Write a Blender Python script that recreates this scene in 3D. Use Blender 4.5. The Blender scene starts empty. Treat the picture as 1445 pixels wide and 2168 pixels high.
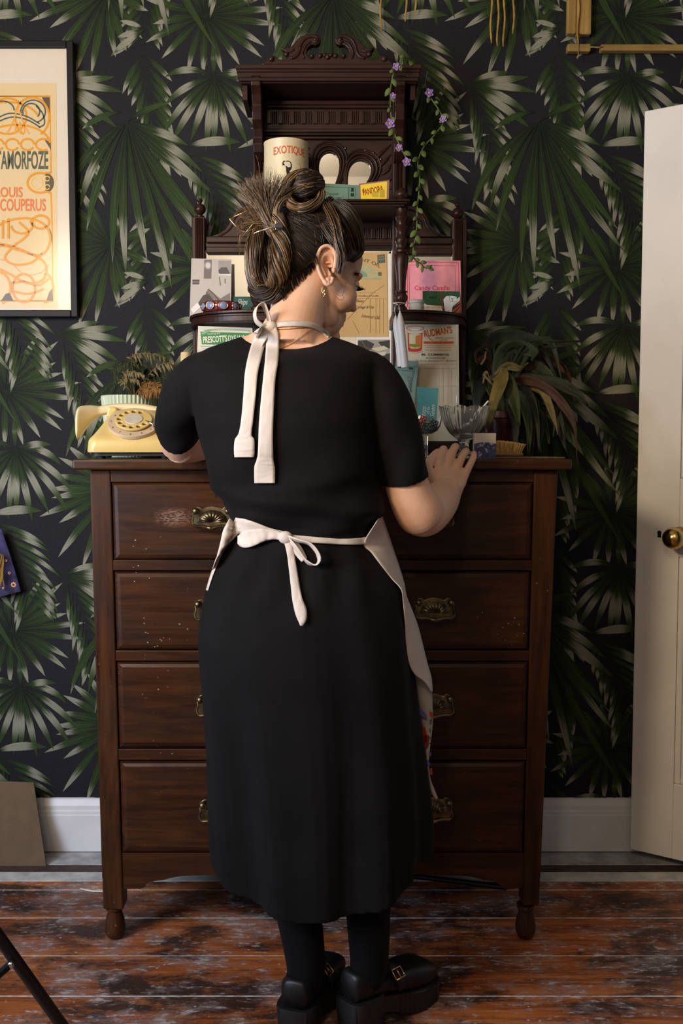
import bpy, bmesh, math, random
import numpy as np
from mathutils import Vector, Matrix, noise
from mathutils.bvhtree import BVHTree
from mathutils.geometry import tessellate_polygon
random.seed(7)
SC = bpy.context.scene
COL = SC.collection

# ------------------------------------------------------------------ camera
F = 2100.0; CAMZ = 1.128; PITCH = math.atan((1084 - 945) / F)
CP, SP = math.cos(PITCH), math.sin(PITCH)
cd = bpy.data.cameras.new('camera'); cam = bpy.data.objects.new('camera', cd); COL.objects.link(cam)
cam.location = (0, 0, CAMZ); cam.rotation_euler = (math.pi / 2 - PITCH, 0, 0)
cd.sensor_fit = 'VERTICAL'; cd.sensor_height = 24.0; cd.lens = 24.0 * F / 2168.0
cd.clip_start = 0.02
SC.camera = cam

# ------------------------------------------------------------------ world, lights, exposure
wd = bpy.data.worlds.new('world'); SC.world = wd; wd.use_nodes = True
wd.node_tree.nodes['Background'].inputs[0].default_value = (0.55, 0.68, 1.0, 1)
wd.node_tree.nodes['Background'].inputs[1].default_value = 0.2
SC.view_settings.view_transform = 'Standard'; SC.view_settings.look = 'None'
SC.view_settings.exposure = 0.0; SC.view_settings.gamma = 1.0
SC.view_settings.use_curve_mapping = False

def area_light(name, loc, target, sx, sy, power, color, spread=180):
    l = bpy.data.lights.new(name, 'AREA'); l.shape = 'RECTANGLE'; l.size = sx; l.size_y = sy
    l.energy = power; l.color = color; l.spread = math.radians(spread)
    o = bpy.data.objects.new(name, l); COL.objects.link(o); o.location = loc
    o.rotation_euler = (Vector(target) - Vector(loc)).to_track_quat('-Z', 'Y').to_euler()
    return o
# daylight through the window in the left wall
area_light('window_daylight', (-1.86, 0.70, 1.40), (-0.1, 2.1, 0.75), 0.9, 1.2, 60, (0.70, 0.80, 1.0))
# warm ceiling lamp behind the camera
def bulb(name, loc, power, color, radius):
    l = bpy.data.lights.new(name, 'POINT'); l.energy = power; l.color = color; l.shadow_soft_size = radius
    o = bpy.data.objects.new(name, l); COL.objects.link(o); o.location = loc; return o
bulb('ceiling_bulb', (-0.45, -0.80, 2.50), 27, (1.0, 0.84, 0.64), 0.08)
# shaded warm spot lamp high on the left, aimed at the papered wall
sl_ = bpy.data.lights.new('spot_lamp', 'SPOT'); sl_.energy = 150; sl_.color = (1.0, 0.77, 0.52); sl_.spot_size = math.radians(92); sl_.spot_blend = 1.0; sl_.shadow_soft_size = .20
so_ = bpy.data.objects.new('spot_lamp', sl_); COL.objects.link(so_); so_.location = (-1.30, 0.25, 1.98)
so_.rotation_euler = (Vector((0.10, 2.70, 1.80)) - so_.location).to_track_quat('-Z', 'Y').to_euler()
# ------------------------------------------------------------------ helpers
def ray(px, py):
    x = (px - 722.5) / F; v = (1084.0 - py) / F
    return Vector((x, CP + v * SP, -SP + v * CP))
CAM = Vector((0, 0, CAMZ))
def W(px, py, Y):
    d = ray(px, py); return CAM + d * (Y / d.y)
def WZ(px, py, z):
    d = ray(px, py); return CAM + d * ((z - CAMZ) / d.z)
def WP(px, py, p0, n):
    d = ray(px, py); t = (p0 - CAM).dot(n) / d.dot(n); return CAM + d * t

class MB:
    def __init__(s): s.v = []; s.f = []; s.a = {}
    def add(s, vs, fs):
        b = len(s.v); s.v += [tuple(p) for p in vs]; s.f += [tuple(i + b for i in f) for f in fs]; return b
    def box(s, x0, x1, y0, y1, z0, z1):
        s.add([(x0,y0,z0),(x1,y0,z0),(x1,y1,z0),(x0,y1,z0),(x0,y0,z1),(x1,y0,z1),(x1,y1,z1),(x0,y1,z1)],
              [(0,3,2,1),(4,5,6,7),(0,1,5,4),(1,2,6,5),(2,3,7,6),(3,0,4,7)]); return s
    def hexa(s, lo, hi):                      # lo, hi: four points each, same order
        s.add(list(lo) + list(hi), [(0,3,2,1),(4,5,6,7),(0,1,5,4),(1,2,6,5),(2,3,7,6),(3,0,4,7)]); return s
    def rings(s, rs, cap=True, closed=True):
        n = len(rs[0]); b = len(s.v)
        for r in rs: s.v += [tuple(p) for p in r]
        for i in range(len(rs) - 1):
            for j in range(n if closed else n - 1):
                k = (j + 1) % n
                s.f.append((b + i*n + j, b + i*n + k, b + (i+1)*n + k, b + (i+1)*n + j))
        if cap:
            s.f.append(tuple(b + j for j in range(n - 1, -1, -1)))
            e = b + (len(rs) - 1) * n
            s.f.append(tuple(e + j for j in range(n)))
        return s
    def lathe(s, prof, c=(0,0,0), seg=24, M=None, cap=True):
        c = Vector(c); rs = []
        for r, z in prof:
            ring = []
            for j in range(seg):
                a = 2 * math.pi * j / seg
                p = Vector((r * math.cos(a), r * math.sin(a), z))
                if M: p = M @ p
                ring.append(p + c)
            rs.append(ring)
        return s.rings(rs, cap)
    def tube(s, pts, rad, seg=8, cap=True, flat=1.0):
        pts = [Vector(p) for p in pts]; n = len(pts)
        if not hasattr(rad, '__len__'): rad = [rad] * n
        rs = []; up = None
        for i in range(n):
            t = (pts[min(i+1, n-1)] - pts[max(i-1, 0)]).normalized()
            if up is None:
                up = Vector((0, 0, 1)) if abs(t.z) < .9 else Vector((0, 1, 0))
            x = t.cross(up)
            if x.length < 1e-6: x = t.cross(Vector((1, 0, 0)))
            x.normalize(); up = x.cross(t).normalized()
            rs.append([pts[i] + x * math.cos(2*math.pi*j/seg) * rad[i] + up * math.sin(2*math.pi*j/seg) * rad[i] * flat for j in range(seg)])
        return s.rings(rs, cap)
    def ell(s, c, r, M=None, nu=24, nv=14):
        c = Vector(c); rs = []
        for i in range(nv + 1):
            a = math.pi * (i + 0.0) / nv; a = min(max(a, .02), math.pi - .02)
            ring = []
            for j in range(nu):
                b = 2 * math.pi * j / nu
                p = Vector((r[0]*math.sin(a)*math.cos(b), r[1]*math.sin(a)*math.sin(b), -r[2]*math.cos(a)))
                if M: p = M @ p
                ring.append(c + p)
            rs.append(ring)
        return s.rings(rs)
    def prism(s, outline, y0, y1):            # outline of (x, z), counter-clockwise seen from -Y
        n = len(outline)
        b = s.add([(x, y0, z) for x, z in outline] + [(x, y1, z) for x, z in outline], [])
        s.f.append(tuple(b + i for i in range(n))); s.f.append(tuple(b + n + i for i in range(n-1, -1, -1)))
        for i in range(n):
            k = (i + 1) % n
            s.f.append((b+i, b+n+i, b+n+k, b+k))
        return s
    def grid(s, P):                           # P[i][j]
        n = len(P[0]); b = len(s.v)
        for r in P: s.v += [tuple(p) for p in r]
        for i in range(len(P) - 1):
            for j in range(n - 1):
                s.f.append((b+i*n+j, b+i*n+j+1, b+(i+1)*n+j+1, b+(i+1)*n+j))
        return s
    def merge(s, o, M=None):
        s.add([M @ Vector(p) for p in o.v] if M else o.v, o.f); return s
    def bvh(s): return BVHTree.FromPolygons([Vector(p) for p in s.v], s.f)

def obj(name, mb, mat, parent=None, smooth=False, bevel=0, bseg=2, loc=None, solid=0, sub=0, angle=None, **props):
    me = bpy.data.meshes.new(name)
    off = Vector(loc) if loc is not None else Vector((0, 0, 0))
    if off.length: me.from_pydata([tuple(Vector(p) - off) for p in mb.v], [], mb.f)
    else: me.from_pydata(mb.v, [], mb.f)
    for k, vals in mb.a.items():
        at = me.attributes.new(k, 'FLOAT_COLOR', 'POINT')
        arr = np.array(vals, dtype=np.float32).reshape(-1)
        at.data.foreach_set('color', arr)
    me.materials.append(mat)
    if smooth: me.polygons.foreach_set('use_smooth', [True] * len(me.polygons))
    o = bpy.data.objects.new(name, me); COL.objects.link(o); o.location = off
    if parent is not None:
        o.parent = parent
        P = parent; m = Matrix.Identity(4); chain = []
        while P is not None: chain.append(P); P = P.parent
        for P in reversed(chain): m = m @ P.matrix_parent_inverse @ P.matrix_basis
        o.matrix_parent_inverse = m.inverted()
    if solid:
        md = o.modifiers.new('s', 'SOLIDIFY'); md.thickness = solid; md.offset = 0
    if sub:
        md = o.modifiers.new('u', 'SUBSURF'); md.levels = sub; md.render_levels = sub
    if bevel:
        md = o.modifiers.new('b', 'BEVEL'); md.width = bevel; md.segments = bseg; md.limit_method = 'ANGLE'; md.angle_limit = math.radians(35)
        md.harden_normals = False
    if angle: 
        me.set_sharp_from_angle(angle=math.radians(angle))
    for k, v in props.items(): o[k] = v
    return o
def thing(name, label, cat, loc, group=None):
    o = bpy.data.objects.new(name, None); COL.objects.link(o); o.location = loc
    o.empty_display_size = .05
    o['label'] = label; o['category'] = cat
    if group: o['group'] = group
    return o
def flat(outlines, depth, bevel=0.0, res=0):  # 2-D outlines (holes alternate) -> MB in x,y with thickness along z
    cu = bpy.data.curves.new('t', 'CURVE'); cu.dimensions = '2D'; cu.fill_mode = 'BOTH'
    cu.extrude = depth / 2; cu.bevel_depth = bevel; cu.bevel_resolution = 1
    for pts in outlines:
        sp = cu.splines.new('POLY'); sp.points.add(len(pts) - 1); sp.use_cyclic_u = True
        for q, p in zip(sp.points, pts): q.co = (p[0], p[1], 0, 1)
    o = bpy.data.objects.new('t', cu); me = o.to_mesh()
    mb = MB(); mb.add([tuple(v.co) for v in me.vertices], [tuple(p.vertices) for p in me.polygons])
    o.to_mesh_clear(); bpy.data.objects.remove(o); bpy.data.curves.remove(cu)
    return mb
def text_mb(body, size=1.0, offset=0.0, shear=0.0, align='LEFT', spacing=1.0):
    cu = bpy.data.curves.new('t', 'FONT'); cu.body = body; cu.size = size; cu.offset = offset; cu.shear = shear
    cu.align_x = align; cu.space_character = spacing; cu.resolution_u = 3; cu.dimensions = '2D'; cu.fill_mode = 'FRONT'
    o = bpy.data.objects.new('t', cu); me = o.to_mesh()
    mb = MB(); mb.add([tuple(v.co) for v in me.vertices], [tuple(p.vertices) for p in me.polygons])
    o.to_mesh_clear(); bpy.data.objects.remove(o); bpy.data.curves.remove(cu)
    return mb
def remesh(mb, voxel, iters=3, weight=None, lam=.5):
    me = bpy.data.meshes.new('r'); me.from_pydata(mb.v, [], mb.f)
    o = bpy.data.objects.new('r', me); COL.objects.link(o)
    md = o.modifiers.new('r', 'REMESH'); md.mode = 'VOXEL'; md.voxel_size = voxel
    dg = bpy.context.evaluated_depsgraph_get(); ev = o.evaluated_get(dg); m2 = ev.to_mesh()
    n = len(m2.vertices); co = np.empty(n*3, np.float64)
    m2.vertices.foreach_get('co', co); co = co.reshape(-1, 3)
    ed = np.empty(len(m2.edges)*2, np.int32); m2.edges.foreach_get('vertices', ed); ed = ed.reshape(-1, 2)
    faces = [tuple(p.vertices) for p in m2.polygons]
    ev.to_mesh_clear(); bpy.data.objects.remove(o); bpy.data.meshes.remove(me)
    deg = np.zeros(n); np.add.at(deg, ed[:,0], 1); np.add.at(deg, ed[:,1], 1)
    w = np.ones(n) if weight is None else weight(co)
    for it in range(iters):
        for mu in (lam, -lam*.94):
            s = np.zeros_like(co); np.add.at(s, ed[:,0], co[ed[:,1]]); np.add.at(s, ed[:,1], co[ed[:,0]])
            co = co + (s / deg[:,None] - co) * mu * w[:,None]
    r = MB(); r.v = [tuple(p) for p in co]; r.f = faces
    return r
def spline(pts, n):                           # Catmull-Rom through points of any dimension
    P = [np.array(p, float) for p in pts]; P = [2*P[0]-P[1]] + P + [2*P[-1]-P[-2]]
    m = len(P) - 3; out = []
    for k in range(n):
        t = k / (n - 1) * m; i = min(int(t), m - 1); t -= i
        a, b, c, d = P[i:i+4]
        out.append(.5 * ((2*b) + (c-a)*t + (2*a-5*b+4*c-d)*t*t + (3*b-a-3*c+d)*t**3))
    return out

# ------------------------------------------------------------------ materials
def srgb(r, g, b):
    f = lambda c: (c/255/12.92) if c <= 10 else ((c/255 + .055)/1.055)**2.4
    return (f(r), f(g), f(b), 1)
class NT:
    def __init__(s, name):
        s.m = bpy.data.materials.new(name); s.m.use_nodes = True; s.t = s.m.node_tree
        s.b = s.t.nodes['Principled BSDF']
    def n(s, typ, **kw):
        nd = s.t.nodes.new(typ)
        for k, v in kw.items():
            if k.startswith('i_'):
                key = k[2:]; key = int(key) if key.isdigit() else key.replace('_', ' ')
                nd.inputs[key].default_value = v
            else: setattr(nd, k, v)
        return nd
    def l(s, a, b): s.t.links.new(a, b)
    def coord(s, scale=(1,1,1), kind='Object'):
        tc = s.n('ShaderNodeTexCoord'); mp = s.n('ShaderNodeMapping'); mp.inputs['Scale'].default_value = scale
        s.l(tc.outputs[kind], mp.inputs[0]); return mp.outputs[0]
    def noise(s, vec, scale=5, detail=4, rough=.55, dist=0):
        nd = s.n('ShaderNodeTexNoise', i_Scale=scale, i_Detail=detail, i_Roughness=rough, i_Distortion=dist)
        s.l(vec, nd.inputs['Vector']); return nd.outputs['Fac']
    def ramp(s, fac, stops, interp='LINEAR'):
        nd = s.n('ShaderNodeValToRGB'); cr = nd.color_ramp; cr.interpolation = interp
        while len(cr.elements) < len(stops): cr.elements.new(.5)
        for e, (p, c) in zip(cr.elements, stops): e.position = p; e.color = c if len(c) == 4 else (*c, 1)
        s.l(fac, nd.inputs[0]); return nd.outputs[0]
    def mix(s, fac, a, b, typ='MIX'):
        nd = s.n('ShaderNodeMix', data_type='RGBA', blend_type=typ)
        for sock, v in ((nd.inputs[0], fac), (nd.inputs[6], a), (nd.inputs[7], b)):
            if hasattr(v, 'links'): s.l(v, sock)
            else: sock.default_value = v
        return nd.outputs[2]
    def math(s, op, a, b=0.0, c=0.0, clamp=False):
        nd = s.n('ShaderNodeMath', operation=op, use_clamp=clamp)
        for i, v in enumerate((a, b, c)):
            if hasattr(v, 'links'): s.l(v, nd.inputs[i])
            else: nd.inputs[i].default_value = v
        return nd.outputs[0]
    def bump(s, h, strength=.2, dist=.002):
        nd = s.n('ShaderNodeBump', i_Strength=strength, i_Distance=dist); s.l(h, nd.inputs['Height']); s.l(nd.outputs[0], s.b.inputs['Normal'])
    def set(s, **kw):
        for k, v in kw.items():
            k = {'base':'Base Color','rough':'Roughness','metal':'Metallic','spec':'Specular IOR Level','trans':'Transmission Weight','ior':'IOR','coat':'Coat Weight','sheen':'Sheen Weight','sss':'Subsurface Weight','alpha':'Alpha'}[k]
            if hasattr(v, 'links'): s.l(v, s.b.inputs[k])
            else: s.b.inputs[k].default_value = v
        return s
def plain(name, col, rough=.6, var=.12, scale=30, metal=0, spec=.5, bump=0, coat=0):
    m = NT(name); v = m.coord(); nz = m.noise(v, scale, 5)
    c = Vector(col[:3]); lo = tuple(c * (1 - var)); hi = tuple(min(1, x * (1 + var)) for x in c)
    m.set(base=m.ramp(nz, [(.3, (*lo, 1)), (.7, (*hi, 1))]), rough=rough, metal=metal, spec=spec, coat=coat)
    if bump: m.bump(m.noise(v, scale * 6, 3), bump, .001)
    return m.m
def wood(name, dark, light, rough=.38, along='X', fine=90, spec=.5, scuff=.35):
    m = NT(name)
    sc = {'X': (1.2, 14, 14), 'Z': (14, 14, 1.2), 'Y': (14, 1.2, 14)}[along]
    v = m.coord(sc); g = m.noise(v, 2.4, 8, .62, 1.2)
    sc2 = {'X': (6, fine, fine), 'Z': (fine, fine, 6), 'Y': (fine, 6, fine)}[along]
    g2 = m.noise(m.coord(sc2), 2.0, 3, .6)
    mixv = m.math('ADD', m.math('MULTIPLY', g, .72), m.math('MULTIPLY', g2, .28))
    base = m.ramp(mixv, [(.3, dark), (.52, tuple((a+b)/2 for a, b in zip(dark, light))), (.72, light)])
    blot = m.noise(m.coord((1,1,1)), 7, 5, .6)
    base = m.mix(m.ramp(blot, [(.45, (0,0,0,1)), (.75, (.6,.6,.6,1))]), base, tuple(x*.45 for x in dark[:3]) + (1,))
    # pale scratches and knocks
    sp = m.noise(m.coord((30, 30, 30)), 3.4, 2, .5)
    base = m.mix(m.ramp(sp, [(.76, (0,0,0,1)), (.80, (scuff,scuff,scuff,1))]), base, (.32, .22, .15, 1))
    vo = m.n('ShaderNodeTexVoronoi', i_Scale=70.0); m.l(m.coord((1,1,1)), vo.inputs['Vector'])
    fl_ = m.math('MULTIPLY', m.ramp(vo.outputs['Distance'], [(.09,(1,1,1,1)),(.13,(0,0,0,1))]), m.ramp(m.noise(m.coord((1,1,1)), 6.0, 3), [(.61,(0,0,0,1)),(.68,(scuff*2.2,)*3 + (1,))]))
    base = m.mix(fl_, base, (.45, .36, .26, 1))
    rg = m.ramp(blot, [(.3, (rough-.08,)*3), (.8, (rough+.2,)*3)])
    m.set(base=base, rough=rg, spec=.27); m.bump(mixv, .12, .0015)
    return m.m
M = {}
M['chest'] = wood('mahogany', (.0125,.0043,.0020,1), (.088,.030,.0092,1), .33)
M['chest_v'] = wood('mahogany_upright', (.013,.0045,.0020,1), (.095,.033,.0098,1), .34, 'Z')
M['dark'] = wood('walnut_dark', (.012,.0045,.0030,1), (.046,.0155,.0085,1), .36, 'X', scuff=.1)
M['dark_v'] = wood('walnut_dark_upright', (.012,.0045,.0030,1), (.046,.0155,.0085,1), .33, 'Z', scuff=.1)
M['brass_old'] = plain('aged_brass', (.20,.155,.085), .38, .5, 60, 1.0)
M['brass'] = plain('polished_brass', (.55,.36,.12), .18, .25, 25, 1.0)
M['gold'] = plain('gold', (.85,.55,.22), .22, .1, 25, 1.0)
M['silver'] = plain('silver', (.75,.74,.74), .2, .1, 25, 1.0)
M['black_hole'] = plain('keyhole_dark', (.004,.003,.003), .9)
M['white_paint'] = plain('white_gloss_paint', (.72,.70,.69), .42, .07, 9, 0, .4, .04)
M['door_paint'] = plain('cream_door_paint', (.74,.70,.63), .45, .06, 6, 0, .4, .05)
M['cream_wall'] = plain('cream_plaster', (.88,.85,.78), .9, .04, 5)
M['ceiling'] = plain('ceiling_plaster', (.62,.59,.54), .9, .03, 5)
m = NT('mirror_glass'); m.set(base=(.88,.87,.84,1), metal=1.0, rough=m.ramp(m.noise(m.coord(), 8, 3), [(.3,(.01,)*3),(.8,(.05,)*3)])); M['mirror'] = m.m
m = NT('clear_glass'); m.set(base=(.95,.96,.94,1), trans=.965, rough=.03, ior=1.5)
m.bump(m.noise(m.coord(), 60, 2), .05, .001); M['glass'] = m.m
# ------------------------------------------------------------------ room
YW = 2.71                                     # face of the papered wall
XL, XR, YB, ZC = -1.90, 1.50, -1.55, 2.95
# floor boards
m = NT('worn_floorboards')
v1 = m.coord((1.4, 22, 22)); v2 = m.coord((1,1,1)); v4 = m.coord((1.0, 2.0, 2.0)); vf = m.coord((7, 90, 90))
g = m.noise(v1, 2.6, 7, .62, .35); fine = m.noise(vf, 2.0, 4, .6)
tone_ = m.noise(m.coord((.8, 5.8, 5.8)), 2.2, 3, .5)
mixg = m.math('ADD', m.math('MULTIPLY', g, .45), m.math('ADD', m.math('MULTIPLY', fine, .2), m.math('MULTIPLY', tone_, .35)))
base = m.ramp(mixg, [(.32,(.065,.020,.008,1)),(.43,(.22,.058,.018,1)),(.54,(.44,.135,.034,1)),(.68,(.54,.24,.08,1))])
grime = m.noise(v4, 3.4, 10, .72, .25)
base = m.mix(m.ramp(grime, [(.465,(0,0,0,1)),(.56,(.92,.92,.92,1))]), base, (.030,.020,.018,1))
chalk = m.noise(m.coord((2.2, 3.4, 3.4)), 2.4, 12, .78, .3)
base = m.mix(m.ramp(chalk, [(.485,(0,0,0,1)),(.62,(.72,.72,.72,1))]), base, (.30,.23,.21,1))
dust = m.noise(m.coord((5, 14, 14)), 5.5, 8, .75)
base = m.mix(m.ramp(m.math('MULTIPLY', dust, m.math('ADD', chalk, .5)), [(.56,(0,0,0,1)),(.63,(.8,.8,.8,1))]), base, (.52,.48,.45,1))
vo = m.n('ShaderNodeTexVoronoi', i_Scale=34, i_Randomness=1.0); m.l(m.coord((1,1.3,1)), vo.inputs['Vector'])
spk = m.math('MULTIPLY', m.ramp(vo.outputs['Distance'], [(.07,(1,1,1,1)),(.11,(0,0,0,1))]), m.ramp(m.noise(v2, 9, 2), [(.50,(0,0,0,1)),(.56,(1,1,1,1))]))
base = m.mix(spk, base, (.55,.52,.47,1))
vo2 = m.n('ShaderNodeTexVoronoi', i_Scale=9, i_Randomness=1.0); m.l(m.coord((1,2.2,1)), vo2.inputs['Vector'])
spk2 = m.math('MULTIPLY', m.ramp(m.math('ADD', vo2.outputs['Distance'], m.math('MULTIPLY', dust, .14)), [(.14,(1,1,1,1)),(.17,(0,0,0,1))]), m.ramp(m.noise(v2, 4.3, 2), [(.5,(0,0,0,1)),(.54,(1,1,1,1))]))
base = m.mix(spk2, base, (.33,.29,.25,1))
oi = m.n('ShaderNodeObjectInfo'); base = m.mix(1.0, base, m.ramp(oi.outputs['Random'], [(0,(.72,.70,.72,1)),(1,(1.25,1.12,1.0,1))]), 'MULTIPLY')
m.set(base=base, rough=m.ramp(chalk, [(.35,(.30,)*3),(.62,(.7,)*3)]), spec=.4)
m.bump(m.math('ADD', mixg, m.math('MULTIPLY', dust, .8)), .25, .002)
M['floor'] = m.m
M['stripe_grey'] = plain('chalky_white_floor_paint', (.42,.41,.40), .8, .35, 22)
M['stripe_dark'] = plain('bare_brown_board', (.060,.036,.028), .7, .5, 30)
M['stripe_white'] = plain('cream_floor_paint', (.56,.54,.50), .7, .25, 26)
M['seam'] = plain('plaster_dust', (.62,.56,.50), .95, .5, 40)
fl = obj('floor', MB().box(XL-.1, XR+.1, YB-.1, YW+.1, -.06, -.0012), M['seam'], kind='structure')
edges = [2.715, 2.611, 2.566, 2.51, 2.46, 2.310, 2.132, 1.971, 1.806, 1.64, 1.475, 1.31, 1.14, .97, .80, .63, .46, .29, .12, -.05, -.22, -.39, -.56, -.73, -.9, -1.07, -1.24, -1.41, -1.55]
for i in range(len(edges) - 1):
    y1, y0 = edges[i] - .0022, edges[i+1] + .0022
    mt = [M['stripe_grey'], M['stripe_dark'], M['stripe_white']][i] if i < 3 else M['floor']
    dz = 0 if i < 4 else random.uniform(-.0012, .0006)
    b = MB(); xs = [XL + (XR - XL) * k / 24 for k in range(25)]
    lo0 = [(x, y0 + .0008*math.sin(7*x+i), -.024) for x in xs]; hi0 = [(x, y0 + .0012*noise.noise((x*9, i, 0)), dz) for x in xs]
    hi1 = [(x, y1 + .0012*noise.noise((x*9, i+50, 0)), dz) for x in xs]; lo1 = [(x, y1, -.024) for x in xs]
    b.grid([lo0, hi0, hi1, lo1]); obj('plank', b, mt, fl, bevel=0)

# walls
def struct(name, mb, mat, **k): return obj(name, mb, mat, kind='structure', **k)
m = NT('wallpaper_ground')
nz = m.noise(m.coord((1,1,1)), 260, 2); n2 = m.noise(m.coord(), 2.2, 3)
m.set(base=m.ramp(m.math('ADD', m.math('MULTIPLY', nz, .5), m.math('MULTIPLY', n2, .5)), [(.35,(.0100,.0100,.0120,1)),(.65,(.0175,.0170,.0195,1))]), rough=.7, spec=.14)
m.bump(nz, .05, .0005); M['wallpaper'] = m.m
wall = struct('wall_back', MB().box(XL-.1, XR+.1, YW, YW+.12, -.06, ZC), M['wallpaper'])
struct('wall_front', MB().box(XL-.1, XR+.1, YB-.12, YB, -.06, ZC), M['cream_wall'])
wr = MB().box(XR, XR+.12, YB, 1.45, -.06, ZC); wr.box(XR, XR+.12, 1.45, 2.30, 2.06, ZC); wr.box(XR, XR+.12, 2.30, YW, -.06, ZC)
struct('wall_right', wr, M['wallpaper'])
wl = MB(); y0, y1, z0, z1 = .05, 1.35, .75, 2.15
wl.box(XL-.12, XL, YB, y0, -.06, ZC); wl.box(XL-.12, XL, y1, YW, -.06, ZC); wl.box(XL-.12, XL, y0, y1, -.06, z0); wl.box(XL-.12, XL, y0, y1, z1, ZC)
struct('wall_left', wl, M['wallpaper'])
struct('ceiling', MB().box(XL-.1, XR+.1, YB-.1, YW+.1, ZC, ZC+.1), M['ceiling'])
wf = MB()
for (a, b_, c, d) in ((y0,y0+.05,z0,z1),(y1-.05,y1,z0,z1),(y0,y1,z0,z0+.06),(y0,y1,z1-.05,z1),(y0,y1,1.43,1.47)): wf.box(XL-.09, XL-.045, a, b_, c, d)
struct('window_1', wf, M['white_paint'])
# baseboard with moulded top, left and right of the chest it runs behind
def baseboard(name, x0, x1):
    prof = [(YW, .004), (YW-.02, .004), (YW-.02, .105), (YW-.017, .108), (YW-.017, .116), (YW-.0135, .120), (YW-.0135, .131), (YW-.009, .140), (YW-.006, .147), (YW, .150)]
    b = MB(); b.rings([[(x, y, z) for y, z in prof] for x in (x0, x1)]); struct(name, b, M['white_paint'])
baseboard('baseboard_back', XL, XR)

# ---- printed palm fronds of the wallpaper: flat print, no thickness
SX = YW / F
leaf_mb = MB(); leaf_col = []; leaf_uv = []
def wallpt(px, py): p = W(px, py, YW); return p.x, p.z
order = [0]; LR = random.Random(1)
def leaf(x, z, ang, L, w, bend=0, p0=.72, p1=1.05, tone=.5, dark=.0):
    ang += LR.uniform(-2.2, 2.2); L *= LR.uniform(.9, 1.16); w *= .86; bend += LR.uniform(-8, 8); p0 += .07 + LR.uniform(-.06, .06)
    order[0] += 1; y = YW - .0003 - (order[0] % 130) * .000012
    n = 9; a = math.radians(ang); b = math.radians(bend) / (n - 1); st = L / (n - 1)
    ctr = [(x, z)]; angs = [a]
    for i in range(1, n):
        x += st * math.cos(a); z += st * math.sin(a); a += b; ctr.append((x, z)); angs.append(a)
    rnd = random.random(); rows = []
    for i, ((cx, cz), aa) in enumerate(zip(ctr, angs)):
        v = i / (n - 1); hw = w * .5 * (math.sin(math.pi * v**1.15) ** .8 if 0 < v < 1 else 0.02) 
        nx, nz_ = -math.sin(aa), math.cos(aa)
        rows.append([(cx + nx*hw*u, y, cz + nz_*hw*u) for u in (-1, 0, 1)])
        for u in (-1, 0, 1):
            leaf_uv.append((v, (u+1)/2, rnd, dark)); leaf_col.append((p0, p1, tone, 1))
    leaf_mb.grid(rows)
def motif_list(j):
    r = random.Random(j); L = []
    s = SX
    def lf(x, z, a, l, w, b=0, p0=.72, p1=1.05, t=.5, d=0): L.append((x*s, z*s, a, l*s, w*s, b, p0, p1, t, d))
    return L, lf
def E():
    L, f = motif_list(1)
    for k, (a, l) in enumerate(((62,120),(45,150),(32,135),(20,140),(8,140),(-4,150),(-18,135),(-30,140),(-48,120),(-72,115),(-95,105),(-115,110),(-140,115),(160,110),(185,112),(200,128),(120,95),(95,100))):
        f(0,0,a,l,17, (-8 if abs(a) < 90 else 8), .70 if k not in (16,17) else .9, 1.06, .28, .75)
    return L
def G():
    L, f = motif_list(2)
    for a, l in ((118,115),(132,125),(147,128),(163,128),(176,135),(188,150),(198,152),(211,155),(226,165),(241,168),(255,155),(270,140),(285,120),(305,105),(330,90),(20,85),(70,60)):
        f(0,0,a,l,19, 6, .70, 1.06, .3, .7)
    return L
def A():
    L, f = motif_list(3)
    f(0,0,95,60,13,0,.5,.6,.45,.2)
    for a, l, b in ((10,118,-62),(22,80,-40),(335,150,-34),(318,150,-22),(150,118,62),(192,132,34),(213,140,26),(230,148,16),(245,150,10),(258,148,4),(270,145,0),(282,138,-4),(298,132,-10)):
        f(0,0,a,l,17,b, .36, .70, .5, .35)
    return L
def H():
    L, f = motif_list(4)
    for a, l, b in ((24,95,-14),(8,125,-6),(-2,150,-14),(-14,150,-18),(-32,140,-14)): f(0,0,a,l,19,b,.3,.70,.55,.3)
    x, z, a = 0, 0, -62
    for i in range(9):
        x += 21*math.cos(math.radians(a)); z += 21*math.sin(math.radians(a)); a -= 2.4
        f(x,z,a+30,95-3*i,11,-14,.55,.9,.5,.35); f(x,z,a-32,96-3*i,10,12,.55,.9,.45,.35)
    return L
def D():
    L, f = motif_list(5)
    f(-10,8,158,78,20,14,.25,.7,.5,.2); f(0,4,168,60,14,10,.9,1.1,.5,.3); f(0,0,15,110,22,-34,.18,.7,.55,.2)
    x, z, a = 0, 0, -52
    for i in range(10):
        x += 19*math.cos(math.radians(a)); z += 19*math.sin(math.radians(a)); a -= 2.6
        f(x,z,a+42,128-5*i,12,-26,.48,.80,.5,.3); f(x,z,a-38,78,11,16,.55,.9,.45,.35)
    return L
def C():
    L, f = motif_list(6)
    f(0,0,35,85,16,-30,.95,1.1,.35,.6); f(-10,20,190,85,16,35,.8,1.1,.6,.2)
    for a, l, b, p0 in ((212,190,52,.85),(222,185,40,.45),(240,205,18,.9),(256,240,8,.92),(266,255,6,.6),(276,270,6,.68),(284,300,2,.62),(292,320,6,.95),(298,265,8,.6),(306,250,6,.95),(314,215,10,.55),(324,190,-2,.48),(334,180,-12,.42),(345,135,-20,.5)):
        f(0,0,a,l*1.12,20,b,p0,p0+.30,.62,.62)
    return L
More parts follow.
